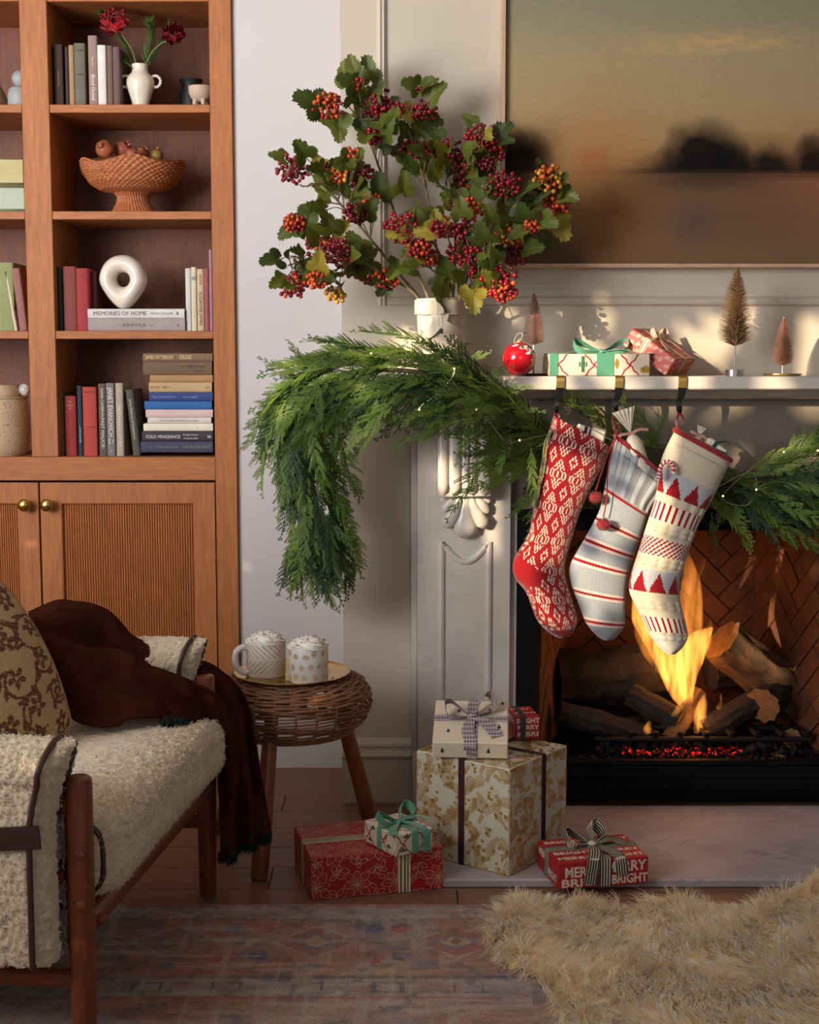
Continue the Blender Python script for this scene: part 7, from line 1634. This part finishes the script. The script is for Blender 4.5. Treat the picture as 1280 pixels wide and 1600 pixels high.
shape((yy > .083) & (yy < .096) & (((X / .022) % 1) < .55), (56, 58, 68), .8)
dxm = (((X + .05) / .30) % 1 - .5) * .30; cyy = .21
for cc, r1, r2, col in ((0, .088, .100, (152, 146, 140)), (0, .054, .088, (140, 78, 58)), (0, .036, .054, (86, 92, 116)), (0, .0, .036, (176, 150, 118)), (0, .0, .014, (150, 54, 50))):
    d = np.abs(dxm) * 1.0 + np.abs(yy - cyy) * 1.15; shape((d > r1) & (d < r2), col, .75)
for ox, oy, r_, col in ((.12, .14, .022, (66, 78, 112)), (-.12, .14, .02, (150, 56, 54)), (.12, .29, .024, (158, 52, 50)), (-.115, .285, .02, (60, 72, 108)), (.0, .33, .016, (70, 76, 92)), (.135, .21, .014, (72, 84, 92)), (-.135, .215, .014, (176, 156, 130))):
    for k in range(5): a = k * 2 * PI / 5; shape(((dxm - ox - r_ * .7 * math.cos(a)) ** 2 + (yy - cyy - (oy - .21) - r_ * .7 * math.sin(a)) ** 2) < (r_ * .55) ** 2, col, .8)
shape((yy > .375) & (yy < .39), (62, 60, 66), .7); shape((yy > .39) & (yy < .47), (150, 140, 134), .7); xk = ((X + .1) / .16) % 1
for q0, q1 in ((.15, .2), (.5, .55)): shape((yy > .405) & (yy < .455) & (xk > q0) & (xk < q1), (58, 56, 64), .8)
shape((yy > .405) & (yy < .412) & (xk > .15) & (xk < .55), (58, 56, 64), .8); shape((yy > .448) & (yy < .455) & (xk > .3) & (xk < .7), (58, 56, 64), .8); shape((yy > .47) & (yy < .48), (150, 70, 60), .7)
nb = np.floor(X / .06).astype(int) * 7 + np.floor(yy / .05).astype(int) * 13; shape(((nb * 2654435761) % 97 < 9) & (yy > .1) & (yy < .37), (162, 58, 52), .45); shape(((nb * 40503) % 89 < 8) & (yy > .1), (62, 70, 100), .45)
mixm(np.clip(nC * 1.6 - .12, 0, .55), (170, 156, 140)); mixm(np.clip(nD * 1.6 - .15, 0, .5), (166, 152, 140)); mixm(np.clip(fb2(X * 40, Yd * 40, 3, 14) * 1.6 - .2, 0, .5), (76, 62, 56))
C = C * .86 + .14 * np.array(lin((150, 138, 132)))
C = np.clip(C * 1.28 * (1 + .25 * nB[..., None]), .003, 1)
hgt = .008 + .0016 * fb2(X * 90, Yd * 90, 2, 30)
b = MB(); b.v = [(rx0, ry0, 0)] * 0
gx = np.linspace(rx0, rx1, NXr + 1); gy = np.linspace(ry0, ry1, NYr + 1); hz = np.zeros((NXr + 1, NYr + 1)); hz[:-1, :-1] = hgt; hz[-1] = .008; hz[:, -1] = .007
b.v = [(gx[i], gy[j], hz[i, j]) for i in range(NXr + 1) for j in range(NYr + 1)]; w = NYr + 1
b.f = [(i * w + j, (i + 1) * w + j, (i + 1) * w + j + 1, i * w + j + 1) for i in range(NXr) for j in range(NYr)]; b.c = [tuple(q) for q in C.reshape(-1, 3)]
b.box((rx0, ry0, .0003), (rx1, ry1, .0065), col=lin((110, 70, 60)))
rg = part('oriental_rug', b, M_rug, None, angle=180); tag(rg, 'faded red and grey patterned oriental rug on the floorboards', 'rug')
# ------------------------------------------------------------------ sheepskin
SK = [(772, 1420), (800, 1392), (850, 1392), (905, 1405), (960, 1418), (1040, 1402), (1110, 1412), (1180, 1412), (1225, 1392), (1280, 1372), (1400, 1365), (1420, 1700), (930, 1700), (890, 1600), (870, 1545), (835, 1510), (790, 1490), (768, 1455)]
poly2 = [atz(x, y, .03).xy for x, y in SK]
def inside(x, y):
    c = False; n = len(poly2)
    for i in range(n):
        (x1, y1), (x2, y2) = poly2[i], poly2[(i + 1) % n]
        if (y1 > y) != (y2 > y) and x < (x2 - x1) * (y - y1) / (y2 - y1) + x1: c = not c
    return c
def edged(x, y):
    m = 9
    for i in range(len(poly2)):
        a, c = poly2[i], poly2[(i + 1) % len(poly2)]; d = c - a; t = max(0, min(1, ((x - a.x) * d.x + (y - a.y) * d.y) / d.length_squared)); m = min(m, math.hypot(x - a.x - d.x * t, y - a.y - d.y * t))
    return m
M_fur = mat('sheepskin_wool', rough=.75, attr=True, var=.1, scale=40, sheen=.4, spec=.25); t = NT(M_fur); tr_ = t.add('ShaderNodeBsdfTranslucent'); t.link(t.n['Principled BSDF'].inputs['Base Color'].links[0].from_socket, tr_.inputs[0]); ms_ = t.add('ShaderNodeMixShader', i_0=.22); t.link(t.n['Principled BSDF'].outputs[0], ms_.inputs[1]); t.link(tr_.outputs[0], ms_.inputs[2]); t.link(ms_.outputs[0], t.n['Material Output'].inputs[0])
M_hide = mat('sheepskin_hide', (222, 192, 148), .95, var=.2, scale=30)
sk = thing('sheepskin', 'fluffy cream sheepskin with long curly wool lying over the rug before the hearth', 'sheepskin', (poly2[0].x + .5, poly2[0].y - .2, 0))
xs = [p.x for p in poly2]; ys = [p.y for p in poly2]; bx0, bx1, by0, by1 = min(xs), max(xs), max(2.25, min(ys)), max(ys)
def mound(x, y):
    e = min(1, edged(x, y) / .09); return .014 + .038 * math.sqrt(e) * (.75 + .6 * _nz.noise(Vector((x * 4.5, y * 4.5, 1)))) + .010 * e * _nz.noise(Vector((x * 14, y * 14, 2)))
cell = .028; hm = {}; b = MB(); idx = {}
nxs, nys = int((bx1 - bx0) / cell) + 2, int((by1 - by0) / cell) + 2
ins = {(i, j): inside(bx0 + i * cell, by0 + j * cell) for i in range(nxs) for j in range(nys)}
for (i, j), v in ins.items():
    x, y = bx0 + i * cell, by0 + j * cell; hm[i, j] = mound(x, y) if v else .010; idx[i, j] = len(b.v); b.v.append((x, y, max(.0105, hm[i, j] - .006)))
for i in range(nxs - 1):
    for j in range(nys - 1):
        if sum(ins[i + a, j + c] for a in (0, 1) for c in (0, 1)) >= 3: b.f.append((idx[i, j], idx[i + 1, j], idx[i + 1, j + 1], idx[i, j + 1]))
part('hide', b, M_hide, sk)
random.seed(31); rsk = np.random.RandomState(31); v = []; f = []; cc = []; NL = 5200; cols_ = [lin((255, 234, 194)), lin((255, 240, 208)), lin((248, 214, 162)), lin((255, 249, 232))]
for _ in range(NL * 3):
    if len(f) > 430000: break
    x, y = random.uniform(bx0, bx1), random.uniform(by0, by1)
    if not inside(x, y): continue
    i, j = int((x - bx0) / cell), int((y - by0) / cell); z = max(.010, hm[i, j] - .006)
    fl = Vector((_nz.noise(Vector((x * 5, y * 5, 4))), _nz.noise(Vector((x * 5, y * 5, 8))) - .12, 0)) * 2.2; e = edged(x, y) if y > by1 - .3 or x < bx0 + .5 else 1
    if e < .06:
        g = Vector((edged(x + .01, y) - edged(x - .01, y), edged(x, y + .01) - edged(x, y - .01), 0)); 
        if g.length > 1e-6: fl = fl * .7 - g.normalized() * .9 * (1 - e / .06)
    col = cols_[0] if random.random() < .45 else random.choice(cols_); k = random.uniform(.85, 1.1); L0 = random.uniform(.034, .060); ph = random.uniform(0, 6); lx, ly = fl.x + random.uniform(-.55, .55), fl.y + random.uniform(-.55, .55)
    for s_ in range(random.randint(7, 11)):
        p = Vector((x + random.gauss(0, .0045), y + random.gauss(0, .0045), z)); d = Vector((lx + random.uniform(-.1, .1), ly + random.uniform(-.1, .1), .9)).normalized(); L = L0 * random.uniform(.7, 1.2); seg = 5; q = p.copy(); sd = Vector((d.y, -d.x, 0)); sd = (sd.normalized() if sd.length > 1e-4 else Vector((1, 0, 0))) ; side = Vector((1, .2, 0)); o_ = len(v); w = random.uniform(.0007, .0011); fr = random.uniform(1.6, 2.6)
        for t in range(seg + 1):
            u = t / seg; cv = sd * math.sin(ph + u * fr * 2.6) * .0065 * u; c = q + cv; ww = w * (1 - .75 * u); v.append((c.x - ww, c.y - ww * .3, c.z)); v.append((c.x + ww, c.y + ww * .3, c.z)); d = (d + Vector((fl.x * .22, fl.y * .22, -.30))).normalized(); q = q + d * (L / seg)
            if q.z < .012: q.z = .012
            if t: f.append((o_ + 2 * t - 2, o_ + 2 * t - 1, o_ + 2 * t + 1, o_ + 2 * t)); cc.append((col[0] * k, col[1] * k, col[2] * k))
b = MB(); b.v = v; b.f = f; b.c = cc
part('wool', b, M_fur, sk, angle=180, kind='stuff')
flush_texts()
